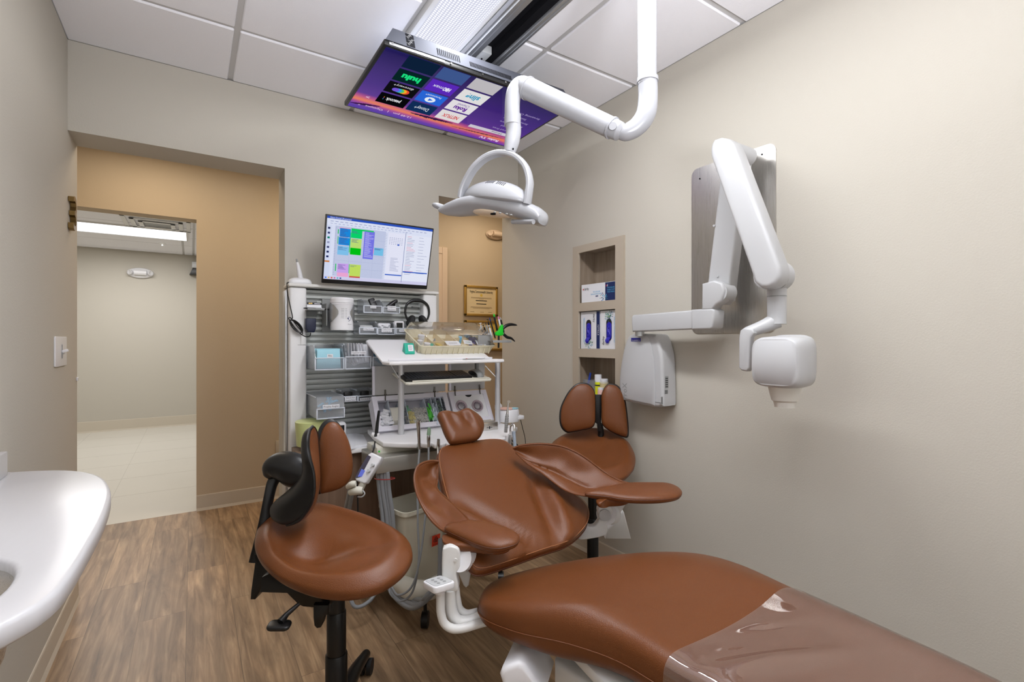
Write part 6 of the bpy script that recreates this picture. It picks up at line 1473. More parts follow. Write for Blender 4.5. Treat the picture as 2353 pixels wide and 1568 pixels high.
# ================================================================ DENTAL CHAIR
def c3(x, y): return 560 + .4134 * x, 920 + .4134 * y
def c4(x, y): return 940 + .3826 * x, 860 + .3826 * y
def c7(x, y): return 1150 + .2296 * x, 900 + .2296 * y
chair = thing('dental_chair', 'brown leather dental chair reclined in the middle of the room, white armrest brackets', 'dental chair', (1.12, 1.0, 0))
# seat and leg rest
seat_o = [(.715, 1.27), (.690, 1.20), (.735, 1.09), (.815, .98), (.872, .86), (.893, .72), (.925, .50), (.95, .30), (1.0, .16), (1.2, .12), (1.45, .16), (1.50, .30), (1.50, .52), (1.505, .75), (1.50, .93), (1.445, 1.07), (1.31, 1.19), (1.14, 1.275), (.95, 1.325), (.80, 1.33)]
def seat_axis(y):   # centre line of the outline
    return 1.06 + (1.25 - y) * .14
def seat_top(x, y, r):
    u = (x - seat_axis(y)) / .32
    dish = -.020 * math.exp(-(u * 1.5) ** 2) * max(0, min(1, (1.15 - y) / .25))
    ridge = .016 * math.exp(-((abs(u) - .78) / .22) ** 2) * max(0, min(1, (1.1 - y) / .3))
    thigh = .022 * math.exp(-((y - .98) / .22) ** 2)
    drop = -.055 * max(0, (.62 - y) / .5) ** 1.4
    nose = -.018 * max(0, (y - 1.12) / .2)
    return dish + ridge + thigh + drop + nose
sm_seat = [(p.x, p.y) for p in cr([V((a, b, 0)) for a, b in seat_o], True, 5)]
SMt = Matrix.Translation((0, 0, .465))
bm = B(); pillow(bm, sm_seat, SMt, .070, .085, n=3.8, rings=22, topf=seat_top, center=(1.13, .78), botn=2.6)
for v in bm.verts:     # the underside follows the drop of the leg rest and tucks in below
    if v.co.z < .465: v.co.z += -.035 * max(0, (.62 - v.co.y) / .5)
seat = obj('seat_cushion', bm, M_leather, chair, smooth=70)
# seam piping round the seat
bm = B(); tube(bm, [V((x + (x - 1.13) * .004, y, .462)) for x, y in sm_seat + sm_seat[:2]], .0016, 6); obj('seam', bm, M_leather, seat)
# clear protective cover over the foot end
YC = .735
bm = B(); rings = 24
O = [V((p[0], p[1], 0)) for p in sm_seat]; cc = V((1.13, .78, 0)); rows = []
xs_ = 64; ys_ = 60
def seat_z(x, y):
    # find r along the ray from the centre to the outline
    d_ = V((x, y, 0)) - cc; a = math.atan2(d_.y, d_.x); best = None
    L = d_.length
    if L < 1e-6: return .465 + .070 + seat_top(x, y, 0), 0
    dn = d_ / L; R_ = None
    for i in range(len(O)):
        p, q = O[i] - cc, O[(i + 1) % len(O)] - cc; e = q - p; den = dn.x * e.y - dn.y * e.x
        if abs(den) < 1e-9: continue
        t_ = (p.x * e.y - p.y * e.x) / den; s_ = (p.x * dn.y - p.y * dn.x) / den
        if t_ > 0 and -1e-6 <= s_ <= 1 + 1e-6: R_ = t_ if R_ is None else max(R_, t_)
    r = L / R_
    h = max(0, 1 - min(1, r) ** 3.8) ** (1 / 3.8)
    return .465 + (.070 + seat_top(x, y, r)) * h, r
def edge_x(y, side):
    # x of the outline at this y on one side
    xs2 = []
    for i in range(len(O)):
        p, q = O[i], O[(i + 1) % len(O)]
        if (p.y - y) * (q.y - y) <= 0 and p.y != q.y: xs2.append(p.x + (q.x - p.x) * (y - p.y) / (q.y - p.y))
    return min(xs2) if side < 0 else max(xs2)
def wr(u, y):   # loose wrinkles running across the cover
    w_ = y * 38 + u * 4.2 + 1.3 * math.sin(u * 3 + y * 9)
    amp = .0085 * math.exp(-((u + .35) / .5) ** 2)
    k_ = min(1, max(0, (YC - y) / .05)); k_ = k_ * k_ * (3 - 2 * k_)
    return (max(0, math.sin(w_)) ** 2 * amp * 1.6 + .0022 * math.sin(y * 71 + u * 9) * math.exp(-((u + .5) / .4) ** 2)) * k_
grid = []
for j in range(ys_ + 1):
    y = YC - (YC - .175) * j / ys_; xl_, xr_ = edge_x(y, -1), edge_x(y, 1); row = []
    xm_, hw_ = (xl_ + xr_) / 2, (xr_ - xl_) / 2
    for i in range(xs_ + 1):
        tt = -1.0 + 2.0 * i / xs_; u = math.sin(PI / 2 * tt)
        x = xm_ + hw_ * u * .999; z, r = seat_z(x, y)
        row.append(bm.verts.new((xm_ + (hw_ + .0035) * u, y, z + .003 + wr(u, y))))
    # hem down the sides
    l_ = bm.verts.new((xl_ - .003, y, .435)); r2 = bm.verts.new((xr_ + .004, y, .435))
    grid.append([l_] + row + [r2])
for j in range(ys_):
    for i in range(len(grid[0]) - 1): bm.faces.new((grid[j][i], grid[j + 1][i], grid[j + 1][i + 1], grid[j][i + 1]))
RAW[0] = True
M_film = glassy('clear_vinyl', (190, 160, 146), .13, .94, .03, .30)
o_ = obj('chair_cover', bm, M_film, None, 70, 'wrinkled clear vinyl cover stretched over the foot end of the dental chair', 'chair cover')
# backrest
bt, bb_ = V((.967, 1.76, .775)), V((1.03, 1.27, .535))
bxv = V((.985, .172, 0)).normalized(); byv = (bt - bb_); byv = (byv - bxv * byv.dot(bxv)).normalized()
BM = frame((bt + bb_) / 2, bxv, byv)
bo = [c4(x, y) for x, y in ((205, 448), (300, 424), (400, 412), (500, 403), (570, 415), (640, 472), (720, 545), (860, 652), (1000, 742), (1058, 795), (1078, 860), (1052, 935), (960, 1020), (800, 1075), (560, 1160), (430, 1195), (370, 1172), (335, 1080), (290, 950), (245, 840), (212, 740), (188, 640), (170, 540), (174, 478))]
bol = outl(BM, bo, 4)
def back_top(x, y, r):
    # raised spine panel low on the back, hollow sides
    lo = 1 / (1 + math.exp((y - .05) * 36)); xc = .163 + .467 * y; l = 0
    for d in (x - xc, (-.10 - x) - xc):
        wd = .022 if d < 0 else .06
        l += .024 * math.exp(-(d / wd) ** 2) - .020 * math.exp(-((d + .06) / .03) ** 2)
    return l * lo - .007 * lo
bm = B(); pillow(bm, bol, BM, .040, .055, n=3.0, rings=22, topf=back_top, center=(0.02, -.06)); back = obj('backrest', bm, M_leather, chair, smooth=70)
bm = B(); cc_ = (0.02, -.06); tube(bm, [BM @ V((cc_[0] + (x - cc_[0]) * .985, cc_[1] + (y - cc_[1]) * .985, .040 * (1 - .985 ** 3) ** (1 / 3) + .001)) for x, y in bol + bol[:1]], .0012, 6); obj('stitching', bm, M_thread, back)
bm = B(); tube(bm, [BM @ V((x * 1.0, y * 1.0, -.010)) for x, y in bol + bol[:1]], .0022, 6); obj('seam', bm, M_leathd, back)
# headrest
hc_ = at(1059, 986, s=2.06); HM = frame(hc_, V((.97, .12, .0)), V((-.06, .62, .60)))
ho = [c4(x, y) for x, y in ((176, 236), (215, 226), (270, 236), (320, 220), (360, 220), (400, 240), (436, 275), (448, 315), (440, 355), (412, 392), (345, 406), (262, 416), (238, 398), (212, 350), (192, 295), (174, 256))]
hol = outl(HM, ho, 4)
bm = B(); pillow(bm, hol, HM, .030, .035, n=2.7, rings=16, topf=lambda x, y, r: -.016 * math.exp(-((x - .035) / .022) ** 2 - ((y - .04) / .035) ** 2) - .010 * math.exp(-((x + .03) / .02) ** 2 - ((y - .04) / .05) ** 2) + .012 * math.exp(-((x - .065) / .02) ** 2))
obj('headrest', bm, M_leather, chair, smooth=70)
for dx in (-.030, .030):
    bm = B(); p = at(1067, 1015, s=2.06) + RT * dx; tube(bm, [p + V((0, .03, .02)), p + V((0, -.01, -.01)), BM @ V((dx, .24, -.01))], .007, 10, sm=3); obj('headrest_bar', bm, M_chrome, chair)

# arm slings: curved leather wings between backrest and armrest
def wing(name, outer, inner, s_o, s_i, bulge, th, n=24, wrinkle=.0, fold=None):
    K = 9; Po = cr([at(x, y, s=s_) for (x, y), s_ in zip(outer, s_o)], False, K); Pi = cr([at(x, y, s=s_) for (x, y), s_ in zip(inner, s_i)], False, K)
    top, bot = [], []
    for i, (a, b) in enumerate(zip(Po, Pi)):
        f = i / (len(Po) - 1); rt, rb = [], []
        dd = b - a; nn = dd.cross(Po[min(i + 1, len(Po) - 1)] - Po[max(i - 1, 0)]).normalized()
        if nn.dot(-FW + UP) < 0: nn = -nn
        for k in range(n + 1):
            u = k / n; sag = math.sin(PI * u)
            w_ = wrinkle * math.sin(f * 26 + u * 5) * (sag ** 1.5) * (.4 + .6 * f) + wrinkle * .7 * math.sin(f * 13 - u * 7) * sag
            if fold: w_ += fold(f, u)
            edge = (1 - (2 * u - 1) ** 6)
            rt.append(a + dd * u - nn * bulge * sag * math.sin(PI * min(1, .15 + f * .8)) + nn * (w_ + th * .5 * edge)); rb.append(a + dd * u - nn * bulge * sag + nn * (w_ - th * .5 * edge))
        top.append(rt); bot.append(rb)
    bm = B(); loft(bm, [t_ + b_[::-1][1:-1] for t_, b_ in zip(top, bot)]); o = obj(name, bm, M_leather, chair, smooth=75)
    bm = B(); tube(bm, Po, .0042, 8); obj('piping', bm, M_leather, o)
    bm = B(); tube(bm, Pi, .0030, 8); obj('piping', bm, M_leather, o)
    return o
outerL = [c4(x, y) for x, y in ((178, 524), (140, 522), (100, 528), (60, 548), (40, 580), (32, 630), (42, 700), (66, 765), (100, 830), (150, 895), (215, 945), (300, 965))]
innerL = [c4(x, y) for x, y in ((174, 560), (172, 600), (170, 640), (167, 660), (166, 680), (180, 705), (215, 738), (252, 770), (292, 808), (330, 845), (362, 878), (378, 890))]
wing('arm_sling', outerL, innerL, [1.80, 1.79, 1.77, 1.74, 1.72, 1.69, 1.65, 1.61, 1.58, 1.55, 1.52, 1.505], [1.80, 1.79, 1.78, 1.76, 1.74, 1.71, 1.68, 1.65, 1.61, 1.575, 1.55, 1.53], .022, .016, wrinkle=.0035)
outerR = [c4(x, y) for x, y in ((622, 446), (680, 428), (760, 420), (840, 422), (920, 435), (1000, 468), (1075, 515), (1150, 572), (1220, 618), (1300, 652), (1390, 668))]
innerR = [c4(x, y) for x, y in ((640, 470), (700, 530), (745, 562), (790, 590), (830, 620), (870, 652), (915, 685), (960, 708), (1010, 724), (1090, 736), (1180, 742))]
wing('arm_sling', outerR, innerR, [1.94, 1.94, 1.94, 1.935, 1.93, 1.92, 1.91, 1.90, 1.885, 1.875, 1.868], [1.94, 1.92, 1.90, 1.885, 1.87, 1.85, 1.83, 1.81, 1.80, 1.785, 1.775], .030, .018, wrinkle=.003,
     fold=lambda f, u: -.012 * math.exp(-((u - (.92 - .45 * f)) / .06) ** 2) * min(1, max(0, (.85 - f) * 6)) * min(1, f * 4))
# armrest pads
def pad(name, pxs, z, tilt, top, bot, stitch=True, n=2.5):
    PM = frame(at(*pxs[len(pxs) // 2], Z=z), RT, FW + UP * tilt); ol = outl(PM, pxs, 5)
    bm = B(); pillow(bm, ol, PM, top, bot, n=n, rings=14); o = obj(name, bm, M_leather, chair, smooth=70)
    c0 = (sum(p[0] for p in ol) / len(ol), sum(p[1] for p in ol) / len(ol))
    if stitch:
        bm = B(); tube(bm, [PM @ V((c0[0] + (x - c0[0]) * .992, c0[1] + (y - c0[1]) * .992, .002)) for x, y in ol + ol[:1]], .0014, 6); obj('stitching', bm, M_leathd, o)
    return o
pad('armrest', [c3(x, y) for x, y in ((1185, 690), (1240, 678), (1330, 688), (1400, 700), (1480, 728), (1532, 762), (1520, 800), (1470, 820), (1400, 830), (1310, 812), (1200, 765), (1120, 725), (1130, 700))], .650, .22, .022, .028)
pad('armrest_base', [c3(x, y) for x, y in ((1105, 755), (1150, 745), (1220, 765), (1330, 800), (1440, 822), (1480, 828), (1440, 842), (1380, 840), (1250, 822), (1150, 815), (1108, 790))], .632, .22, .010, .022, stitch=False)
pad('armrest', [c4(x, y) for x, y in ((1180, 690), (1290, 668), (1400, 664), (1500, 664), (1570, 668), (1620, 688), (1640, 716), (1620, 742), (1560, 756), (1480, 762), (1380, 762), (1280, 756), (1180, 740), (1060, 726), (1090, 704))], .683, .10, .022, .024)
pad('armrest_base', [c4(x, y) for x, y in ((1128, 750), (1190, 742), (1300, 752), (1320, 764), (1240, 768), (1180, 772), (1150, 786), (1128, 778))], .665, .10, .012, .020, stitch=False)

# left bracket, rail tubes and touch pad
def sl3(pts, s, th, m=M_whitem, name='bracket', bev=.006, sm=3, fn=c3, par=None):
    P_ = [at(*fn(x, y), s=s) for x, y in pts]
    if sm: P_ = cr(P_, True, sm)
    n_ = (FW * 1.0); bm = B(); prism(bm, P_, n_ * th, bev, 3); return obj(name, bm, m, par or chair, smooth=50)
sl3([(1102, 850), (1112, 825), (1140, 812), (1170, 815), (1195, 830), (1202, 870), (1200, 930), (1190, 950), (1182, 970), (1190, 1020), (1192, 1060), (1160, 1070), (1110, 1060), (1100, 980)], 1.44, .045, name='hinge_housing', sm=2)
bm = B(); p = at(*c3(1178, 888), s=1.44); cyl(bm, p - FW * .003, p + FW * .01, .005, n=16); obj('hinge_screw', bm, M_whitem, chair)
bm = B(); p = at(*c3(1215, 880), s=1.49); ax2 = (V((.9, .25, .0))).normalized(); cyl(bm, at(*c3(1200, 880), s=1.455) , at(*c3(1240, 880), s=1.50), .038, n=28); obj('pivot', bm, M_white, chair)
sl3([(1180, 812), (1262, 818), (1262, 850), (1235, 905), (1200, 962), (1196, 900)], 1.47, .03, name='armrest_bracket', sm=0)
sl3([(1240, 860), (1270, 865), (1272, 905), (1250, 1035), (1235, 1048), (1220, 1035), (1190, 965)], 1.53, .03, name='rear_strut', sm=0, bev=.008)
def flat_tube(name, pts, r, flat=1.0, m=M_whitem, fn=c3, par=None):
    bm = B(); P_ = [at(*fn(x, y), s=s_) for x, y, s_ in pts]; tube(bm, P_, r, 18, sm=7, flat=flat); return obj(name, bm, m, par or chair, smooth=60)
flat_tube('rail_tube', [(1094, 1060, 1.42), (1094, 1110, 1.42), (1096, 1180, 1.42), (1115, 1240, 1.42), (1160, 1270, 1.42), (1220, 1268, 1.43), (1290, 1248, 1.44), (1370, 1225, 1.46)], .0125)
flat_tube('rail_tube', [(1146, 1050, 1.455), (1146, 1120, 1.455), (1160, 1190, 1.455), (1195, 1228, 1.455), (1250, 1230, 1.46), (1320, 1205, 1.47), (1380, 1190, 1.48)], [.020, .019, .018, .017, .0165, .017, .018])
flat_tube('rail_tube', [(1178, 1040, 1.475), (1184, 1100, 1.475), (1200, 1160, 1.48), (1240, 1188, 1.485), (1300, 1178, 1.50), (1370, 1160, 1.52)], .012)
tp = [(985, 1000), (1100, 968), (1185, 1008), (1058, 1044)]
TPz = at(*c3(1060, 1040), s=1.38).z
P_ = [at(*c3(x, y), Z=TPz) for x, y in ((987, 1004), (1100, 968), (1183, 1008), (1062, 1046))]
ctr = sum(P_, V((0, 0, 0))) / 4; P_ = [ctr + (p - ctr) * .97 for p in P_]
rp2 = []
for i in range(4):
    a, b, c = P_[i - 1], P_[i], P_[(i + 1) % 4]; u1, u2 = (a - b).normalized(), (c - b).normalized()
    for k in range(5): f = k / 4; rp2.append((b + u1 * .012).lerp(b, f).lerp(b.lerp(b + u2 * .012, f), f))
bm = B(); prism(bm, rp2, (0, 0, -.020), .004, 3); tpd = obj('touch_pad', bm, M_white, chair, smooth=50)
bm = B(); prism(bm, [ctr + (p - ctr) * .86 + V((0, 0, .0004)) for p in rp2], (0, 0, .0008)); obj('button_panel', bm, M_lgray, tpd)
bm = B(); e1, e2 = (P_[1] - P_[0]).normalized(), (P_[3] - P_[0]).normalized(); wA_, wB_2 = (P_[1] - P_[0]).length, (P_[3] - P_[0]).length
Mt = frame(P_[0] + V((0, 0, .0015)), e1, e2)
for i in range(2):
    for j in range(3):
        c_ = bmesh.new(); bmesh.ops.create_circle(c_, cap_ends=True, radius=.0052, segments=16); merge(bm, c_, Matrix.Translation(P_[0] + e1 * wA_ * (.35 + .3 * i) + e2 * wB_2 * (.3 + .22 * j) + V((0, 0, .0016))), 0)
RAW[0] = True; obj('buttons', bm, [M_gray], tpd, smooth=0)
bm = B(); p = at(*c3(1095, 1056), s=1.42); cyl(bm, V((ctr.x, ctr.y, TPz - .03)), V((ctr.x, ctr.y, TPz - .018)), .018); tube(bm, [V((ctr.x, ctr.y, TPz - .024)), at(*c3(1094, 1070), s=1.42)], .014, 14); obj('pad_neck', bm, M_white, tpd)
# right bracket
sl3([(975, 1200), (985, 1165), (1015, 1140), (1060, 1130), (1110, 1160), (1130, 1210), (1128, 1270), (1095, 1320), (1072, 1350), (1062, 1440), (900, 1480), (790, 1490), (780, 1440), (850, 1345), (900, 1358), (940, 1355), (970, 1320), (990, 1280)], 1.86, .04, fn=c7, name='hinge_housing', sm=2)
bm = B(); p = at(*c7(1045, 1238), s=1.855); cyl(bm, p, p - FW * .004 + V((0, 0, 0)), .022, n=28); obj('hinge_cap', bm, M_lgray, chair)
bm = B(); p = at(*c7(1060, 1225), s=1.87); cyl(bm, p, at(*c7(1108, 1225), s=1.92), .040, n=32); obj('pivot', bm, M_white, chair)
sl3([(1050, 1105), (1275, 1105), (1240, 1160), (1155, 1300), (1135, 1180), (1060, 1130)], 1.89, .03, fn=c7, name='armrest_bracket', sm=0)
sl3([(1220, 1180), (1240, 1220), (1310, 1480), (1050, 1480), (1075, 1380), (1150, 1300)], 1.95, .04, fn=c7, name='rear_strut', sm=0)
# carriage, lift column and base plate
bm = B(); prism(bm, [V((a, b, .36)) for a, b in ((.90, 1.18), (.86, .9), (.95, .45), (1.35, .45), (1.40, 1.15), (1.15, 1.25))], (0, 0, .035), .01); obj('upper_structure', bm, M_whitem, chair)
bm = B(); prism(bm, [V((.86, 1.10, .34)), V((.86, 1.10, .05)), V((.98, .15, .05)), V((.98, .15, .12)), V((.90, .62, .34))], (.16, .03, 0), .012, 3); obj('lift_cover', bm, M_whitem, chair)
bm = B(); prism(bm, [V((1.06, .55, .34)), V((1.06, .55, .05)), V((1.06, .15, .05)), V((1.06, .15, .2))], (.22, .03, 0), .012, 3); obj('lift_arm', bm, M_dark, chair)
bm = B(); rplate(bm, Matrix.Translation((1.12, .75, 0)), .56, 1.1, .045, .12, .012, n=8); obj('base_plate', bm, M_whitem, chair)
bm = B(); q0, q1 = at(1150, 1545, s=1.33), at(1215, 1560, s=1.22)
F_ = [at(x, y, s=1.30) for x, y in ((1190, 1524), (1206, 1532), (1250, 1600), (1160, 1600), (1146, 1553), (1152, 1538))]; prism(bm, F_, FW * .12 + V((0.05, 0, 0)), .014, 4); obj('foot_control', bm, M_white, chair, smooth=50)
# ================================================================ OPERATOR STOOLS
stool = thing('operator_stool', 'brown leather saddle stool with black split back in the left foreground', 'stool', (.42, 1.5, 0), 'operator stools')
SZt = .600
so = [c3(x, y) for x, y in ((62, 790), (70, 850), (110, 915), (190, 985), (300, 1040), (420, 1075), (540, 1088), (660, 1078), (780, 1040), (880, 970), (930, 900), (938, 850), (915, 790), (850, 735), (740, 680), (600, 632), (470, 598), (370, 585), (280, 608), (170, 650), (92, 700))]
StM = frame(at(*c3(520, 850), s=1.45), RT, FW + UP * .24)
sol = outl(StM, so, 4)
ld = V((-.97, -.1, 0)).normalized()   # toward the backrest
def stop(x, y, r):
    u = -(x * ld.x + y * ld.y); v = x * ld.y - y * ld.x
    return -.042 * math.exp(-((u + .06) / .10) ** 2 - ((v) / .11) ** 2) + .022 * math.exp(-((r - .84) / .13) ** 2) - .012 * math.exp(-((u) / .2) ** 2 - (v / .03) ** 2)
bm = B(); pillow(bm, sol, StM, .030, .050, n=2.8, rings=22, topf=stop); obj('seat', bm, M_leather, stool, smooth=75)
cs = StM.translation.copy(); cs = StM @ V((sum(p[0] for p in sol) / len(sol), sum(p[1] for p in sol) / len(sol), 0))
colx = at(773, 1450, s=1.50)
cxs_, cys_ = colx.x, colx.y
bm = B()
for z0, z1, r in ((.40, .56, .0255), (.27, .42, .0285), (.10, .29, .0325)): lathe(bm, [(r * .9, z0), (r, z0 + .002), (r, z1 - .004), (r * .92, z1)], Matrix.Translation((cxs_, cys_, 0)), 28)
obj('gas_column', bm, M_blackm, stool)
# base: five arms with castors
bang = [math.radians(a) for a in (58, 130, 202, 274, 346)]
for a in bang:
    dv = V((math.cos(a), math.sin(a), 0)); p = V((cxs_, cys_, .11))
    bm = B(); tube(bm, [p, p + dv * .16 + V((0, 0, .0)), p + dv * .33 - V((0, 0, .035))], [.030, .024, .016], 14, sm=4); lg = obj('leg', bm, M_blackm, stool)
    bm = B(); q_ = p + dv * .33; sd_ = V((-dv.y, dv.x, 0))
    for q in (-1, 1): cyl(bm, V((q_.x, q_.y, .028)) + sd_ * .006 * q, V((q_.x, q_.y, .028)) + sd_ * .022 * q, .028, n=24)
    cyl(bm, V((q_.x, q_.y, .03)), V((q_.x, q_.y, .075)), .008); obj('castor', bm, M_rubber, lg)
# mechanism below the seat
def slab3(name, pts, s, th, m=M_blackm, bev=.003, sm=0, par=None, fn=c3, dirv=None):
    P_ = [at(*fn(x, y), s=s) for x, y in pts]
    if sm: P_ = cr(P_, True, sm)
    bm = B(); prism(bm, P_, (dirv or FW) * th, bev, 2); return obj(name, bm, m, par or stool, smooth=40)
slab3('seat_plate', [(150, 960), (240, 990), (380, 1060), (640, 1085), (620, 1105), (480, 1110), (470, 1160), (330, 1150), (300, 1135), (240, 1075), (90, 1070), (100, 985)], 1.40, .06)
slab3('tilt_lever', [(385, 1140), (470, 1140), (468, 1195), (450, 1200), (440, 1240), (425, 1268), (405, 1272), (390, 1255), (385, 1210)], 1.36, .02, bev=.004)
bm = B(); tube(bm, [at(*c3(310, 1130), s=1.36), at(*c3(240, 1190), s=1.34), at(*c3(205, 1235), s=1.32)], [.005, .007, .011], 10); obj('height_lever', bm, M_black, stool)
bm = B(); pillow(bm, [(x, y) for x, y in rrect(.062, .034, .012)], frame(at(*c3(197, 1252), s=1.32), RT, None, V((0, -.25, 1))), .007, .009, n=3, rings=6); obj('lever_paddle', bm, M_black, stool, smooth=60)
slab3('back_mount', [(60, 860), (110, 870), (160, 960), (110, 1010), (88, 1068), (62, 1110), (36, 1110), (40, 1060), (62, 900)], 1.50, .05)
bm = B(); tube(bm, [at(*c3(70, 900), s=1.54), at(*c3(110, 700), s=1.56), at(*c3(140, 540), s=1.58), at(*c3(165, 450), s=1.60), at(*c3(215, 400), s=1.61)], [.022, .017, .016, .018, .02], 14, sm=5, flat=.55); obj('back_bar', bm, M_black, stool, smooth=60)
bm = B()
tube(bm, [at(*c3(135, 425), s=1.60), at(*c3(165, 385), s=1.60), at(*c3(225, 372), s=1.595), at(*c3(290, 395), s=1.585), at(*c3(350, 430), s=1.57)], [.018, .040, .052, .056, .040], 24, sm=5, flat=.8)
obj('back_hub', bm, M_black, stool, smooth=60)

# split backrest lobes
# right lobe, seen from the front
PL_ = frame(at(*c3(505, 315), s=1.66), (RT * .92 + FW * .38).normalized(), None, (-FW * .92 + RT * .38 + UP * .08).normalized())
ol = outl(PL_, [c3(x, y) for x, y in ((404, 300), (404, 220), (418, 158), (446, 118), (480, 104), (518, 118), (556, 168), (584, 232), (600, 305), (603, 370), (590, 432), (552, 478), (500, 503), (440, 518), (408, 515), (402, 420))], 5)
c0 = (sum(p[0] for p in ol) / len(ol), sum(p[1] for p in ol) / len(ol))
bm = B(); pillow(bm, ol, PL_, .010, .028, n=2.6, rings=12); obj('back_lobe_shell', bm, M_black, stool, smooth=70)
bm = B(); pillow(bm, [(c0[0] + (x - c0[0]) * .93 + .006, c0[1] + (y - c0[1]) * .955 - .004) for x, y in ol], PL_ @ Matrix.Translation((0, 0, .004)), .024, .004, n=2.5, rings=12); obj('back_lobe_pad', bm, M_leather, stool, smooth=70)
# left lobe, nearly edge on and twisting outward at its foot
def lobe_path(name, par, rim, outer, face, s_r, s_o, s_f):
    # lobe built from three curves: outer (back) edge, rim, and front (pad) edge
    K = 5; Ro = cr([at(*c3(x, y), s=s_) for (x, y), s_ in zip(outer, s_o)], False, K); Rr = cr([at(*c3(x, y), s=s_) for (x, y), s_ in zip(rim, s_r)], False, K); Rf = cr([at(*c3(x, y), s=s_) for (x, y), s_ in zip(face, s_f)], False, K)
    secs, secp = [], []
    n_ = len(Rr) - 1
    for i, (o_, r_, f_) in enumerate(zip(Ro, Rr, Rf)):
        e = math.sin(PI * i / n_) ** .5 if 0 < i < n_ else .02
        # back shell: closed section from outer to rim to front, bulging backward
        mid = (o_ + f_) / 2; bk = ((o_ - r_).normalized() * .3 + FW).normalized()
        sec = []
        for k in range(9): u = k / 8; p = o_.lerp(r_, u); sec.append(p - FW * .016 * math.sin(PI * u) * e + RT * (-.010) * math.sin(PI * u) * e)
        for k in range(1, 7): u = k / 6; p = r_.lerp(f_, u); sec.append(p + V((.004, 0, 0)))
        for k in range(1, 6): u = k / 6; p = f_.lerp(o_, u); sec.append(p + FW * .02 * math.sin(PI * u) * e)
        secs.append(sec)
        pr = r_.lerp(f_, .10); pf = r_.lerp(f_, .97); sp_ = []
        for k in range(11): u = k / 10; p = pr.lerp(pf, u); sp_.append(p + (RT * .014 - FW * .006) * math.sin(PI * u) ** .7 * e)
        for k in range(1, 10): u = 1 - k / 10; p = pr.lerp(pf, u); sp_.append(p - RT * .004 * e)
        secp.append(sp_)
    bm = B(); loft(bm, secs); s1 = obj(name + '_shell', bm, M_black, par, smooth=70)
    bm = B(); loft(bm, secp[1:-1]); obj(name + '_pad', bm, M_leather, par, smooth=70)
    bm = B(); tube(bm, Rr, .0048, 8); obj('rim', bm, M_black, s1)
outer = [(378, 144), (352, 165), (338, 200), (334, 260), (338, 320), (335, 385), (300, 445), (235, 510), (175, 560), (146, 603), (151, 652), (184, 682), (228, 692)]
rim = [(384, 146), (364, 170), (354, 210), (354, 270), (366, 330), (384, 390), (392, 450), (390, 515), (374, 578), (347, 624), (312, 666), (272, 686), (240, 694)]
face = [(390, 148), (404, 175), (412, 215), (416, 270), (418, 325), (416, 380), (412, 440), (402, 510), (384, 578), (354, 628), (316, 668), (275, 688), (243, 695)]
lobe_path('back_lobe', stool, rim, outer, face, [1.50, 1.48, 1.46, 1.45, 1.44, 1.44, 1.44, 1.44, 1.445, 1.45, 1.46, 1.47, 1.48], [1.50, 1.51, 1.52, 1.52, 1.52, 1.52, 1.52, 1.52, 1.52, 1.52, 1.51, 1.50, 1.49], [1.505, 1.54, 1.57, 1.585, 1.59, 1.59, 1.585, 1.575, 1.56, 1.54, 1.52, 1.50, 1.49])

# ---- stool behind the chair
st2 = thing('operator_stool', 'brown leather stool with black-edged split back by the right wall, behind the chair', 'stool', (1.72, 1.86, 0), 'operator stools')
c5 = c7
so2 = [c7(x, y) for x, y in ((520, 520), (600, 460), (700, 418), (800, 395), (900, 386), (1000, 392), (1100, 415), (1200, 460), (1280, 520), (1330, 600), (1352, 680), (1340, 760), (1300, 820), (1230, 875), (1100, 910), (900, 920), (700, 890), (560, 800), (490, 680), (480, 590))]
S2 = frame(at(*c7(920, 640), s=2.40), RT, FW + UP * .28)
sol2 = outl(S2, so2, 4)
bm = B(); pillow(bm, sol2, S2, .028, .045, n=2.6, rings=18, topf=lambda x, y, r: .022 * math.exp(-((r - .82) / .14) ** 2) - .022 * math.exp(-(r / .5) ** 2)); obj('seat', bm, M_leather, st2, smooth=75)
c2s = S2 @ V((sum(p[0] for p in sol2) / len(sol2), sum(p[1] for p in sol2) / len(sol2), 0))
bm = B()
for z0, z1, r in ((.36, .60, .023), (.10, .38, .028)): lathe(bm, [(r * .9, z0), (r, z0 + .002), (r, z1 - .004), (r * .92, z1)], Matrix.Translation((c2s.x - .03, c2s.y - .02, 0)), 24)
obj('gas_column', bm, M_blackm, st2)
for a in bang:
    dv = V((math.cos(a + .5), math.sin(a + .5), 0)); p = V((c2s.x - .09, c2s.y - .06, .11))
    bm = B(); tube(bm, [p, p + dv * .11, p + dv * .20 - V((0, 0, .035))], [.030, .022, .014], 12, sm=4); lg = obj('leg', bm, M_blackm, st2)
    bm = B(); q_ = p + dv * .20; sd_ = V((-dv.y, dv.x, 0))
    for q in (-1, 1): cyl(bm, V((q_.x, q_.y, .026)) + sd_ * .006 * q, V((q_.x, q_.y, .026)) + sd_ * .02 * q, .026, n=20)
    cyl(bm, V((q_.x, q_.y, .03)), V((q_.x, q_.y, .075)), .008); obj('castor', bm, M_rubber, lg)
bm = B(); bx(bm, c2s.x - .11, c2s.x + .05, c2s.y - .08, c2s.y + .06, .54, .575, .006); obj('seat_plate', bm, M_blackm, st2)
bm = B(); tube(bm, [at(*c7(930, 1060), s=2.42), at(*c7(940, 1150), s=2.42), at(*c7(900, 1152), s=2.42)], .007, 10, sm=3); obj('height_lever', bm, M_black, st2)
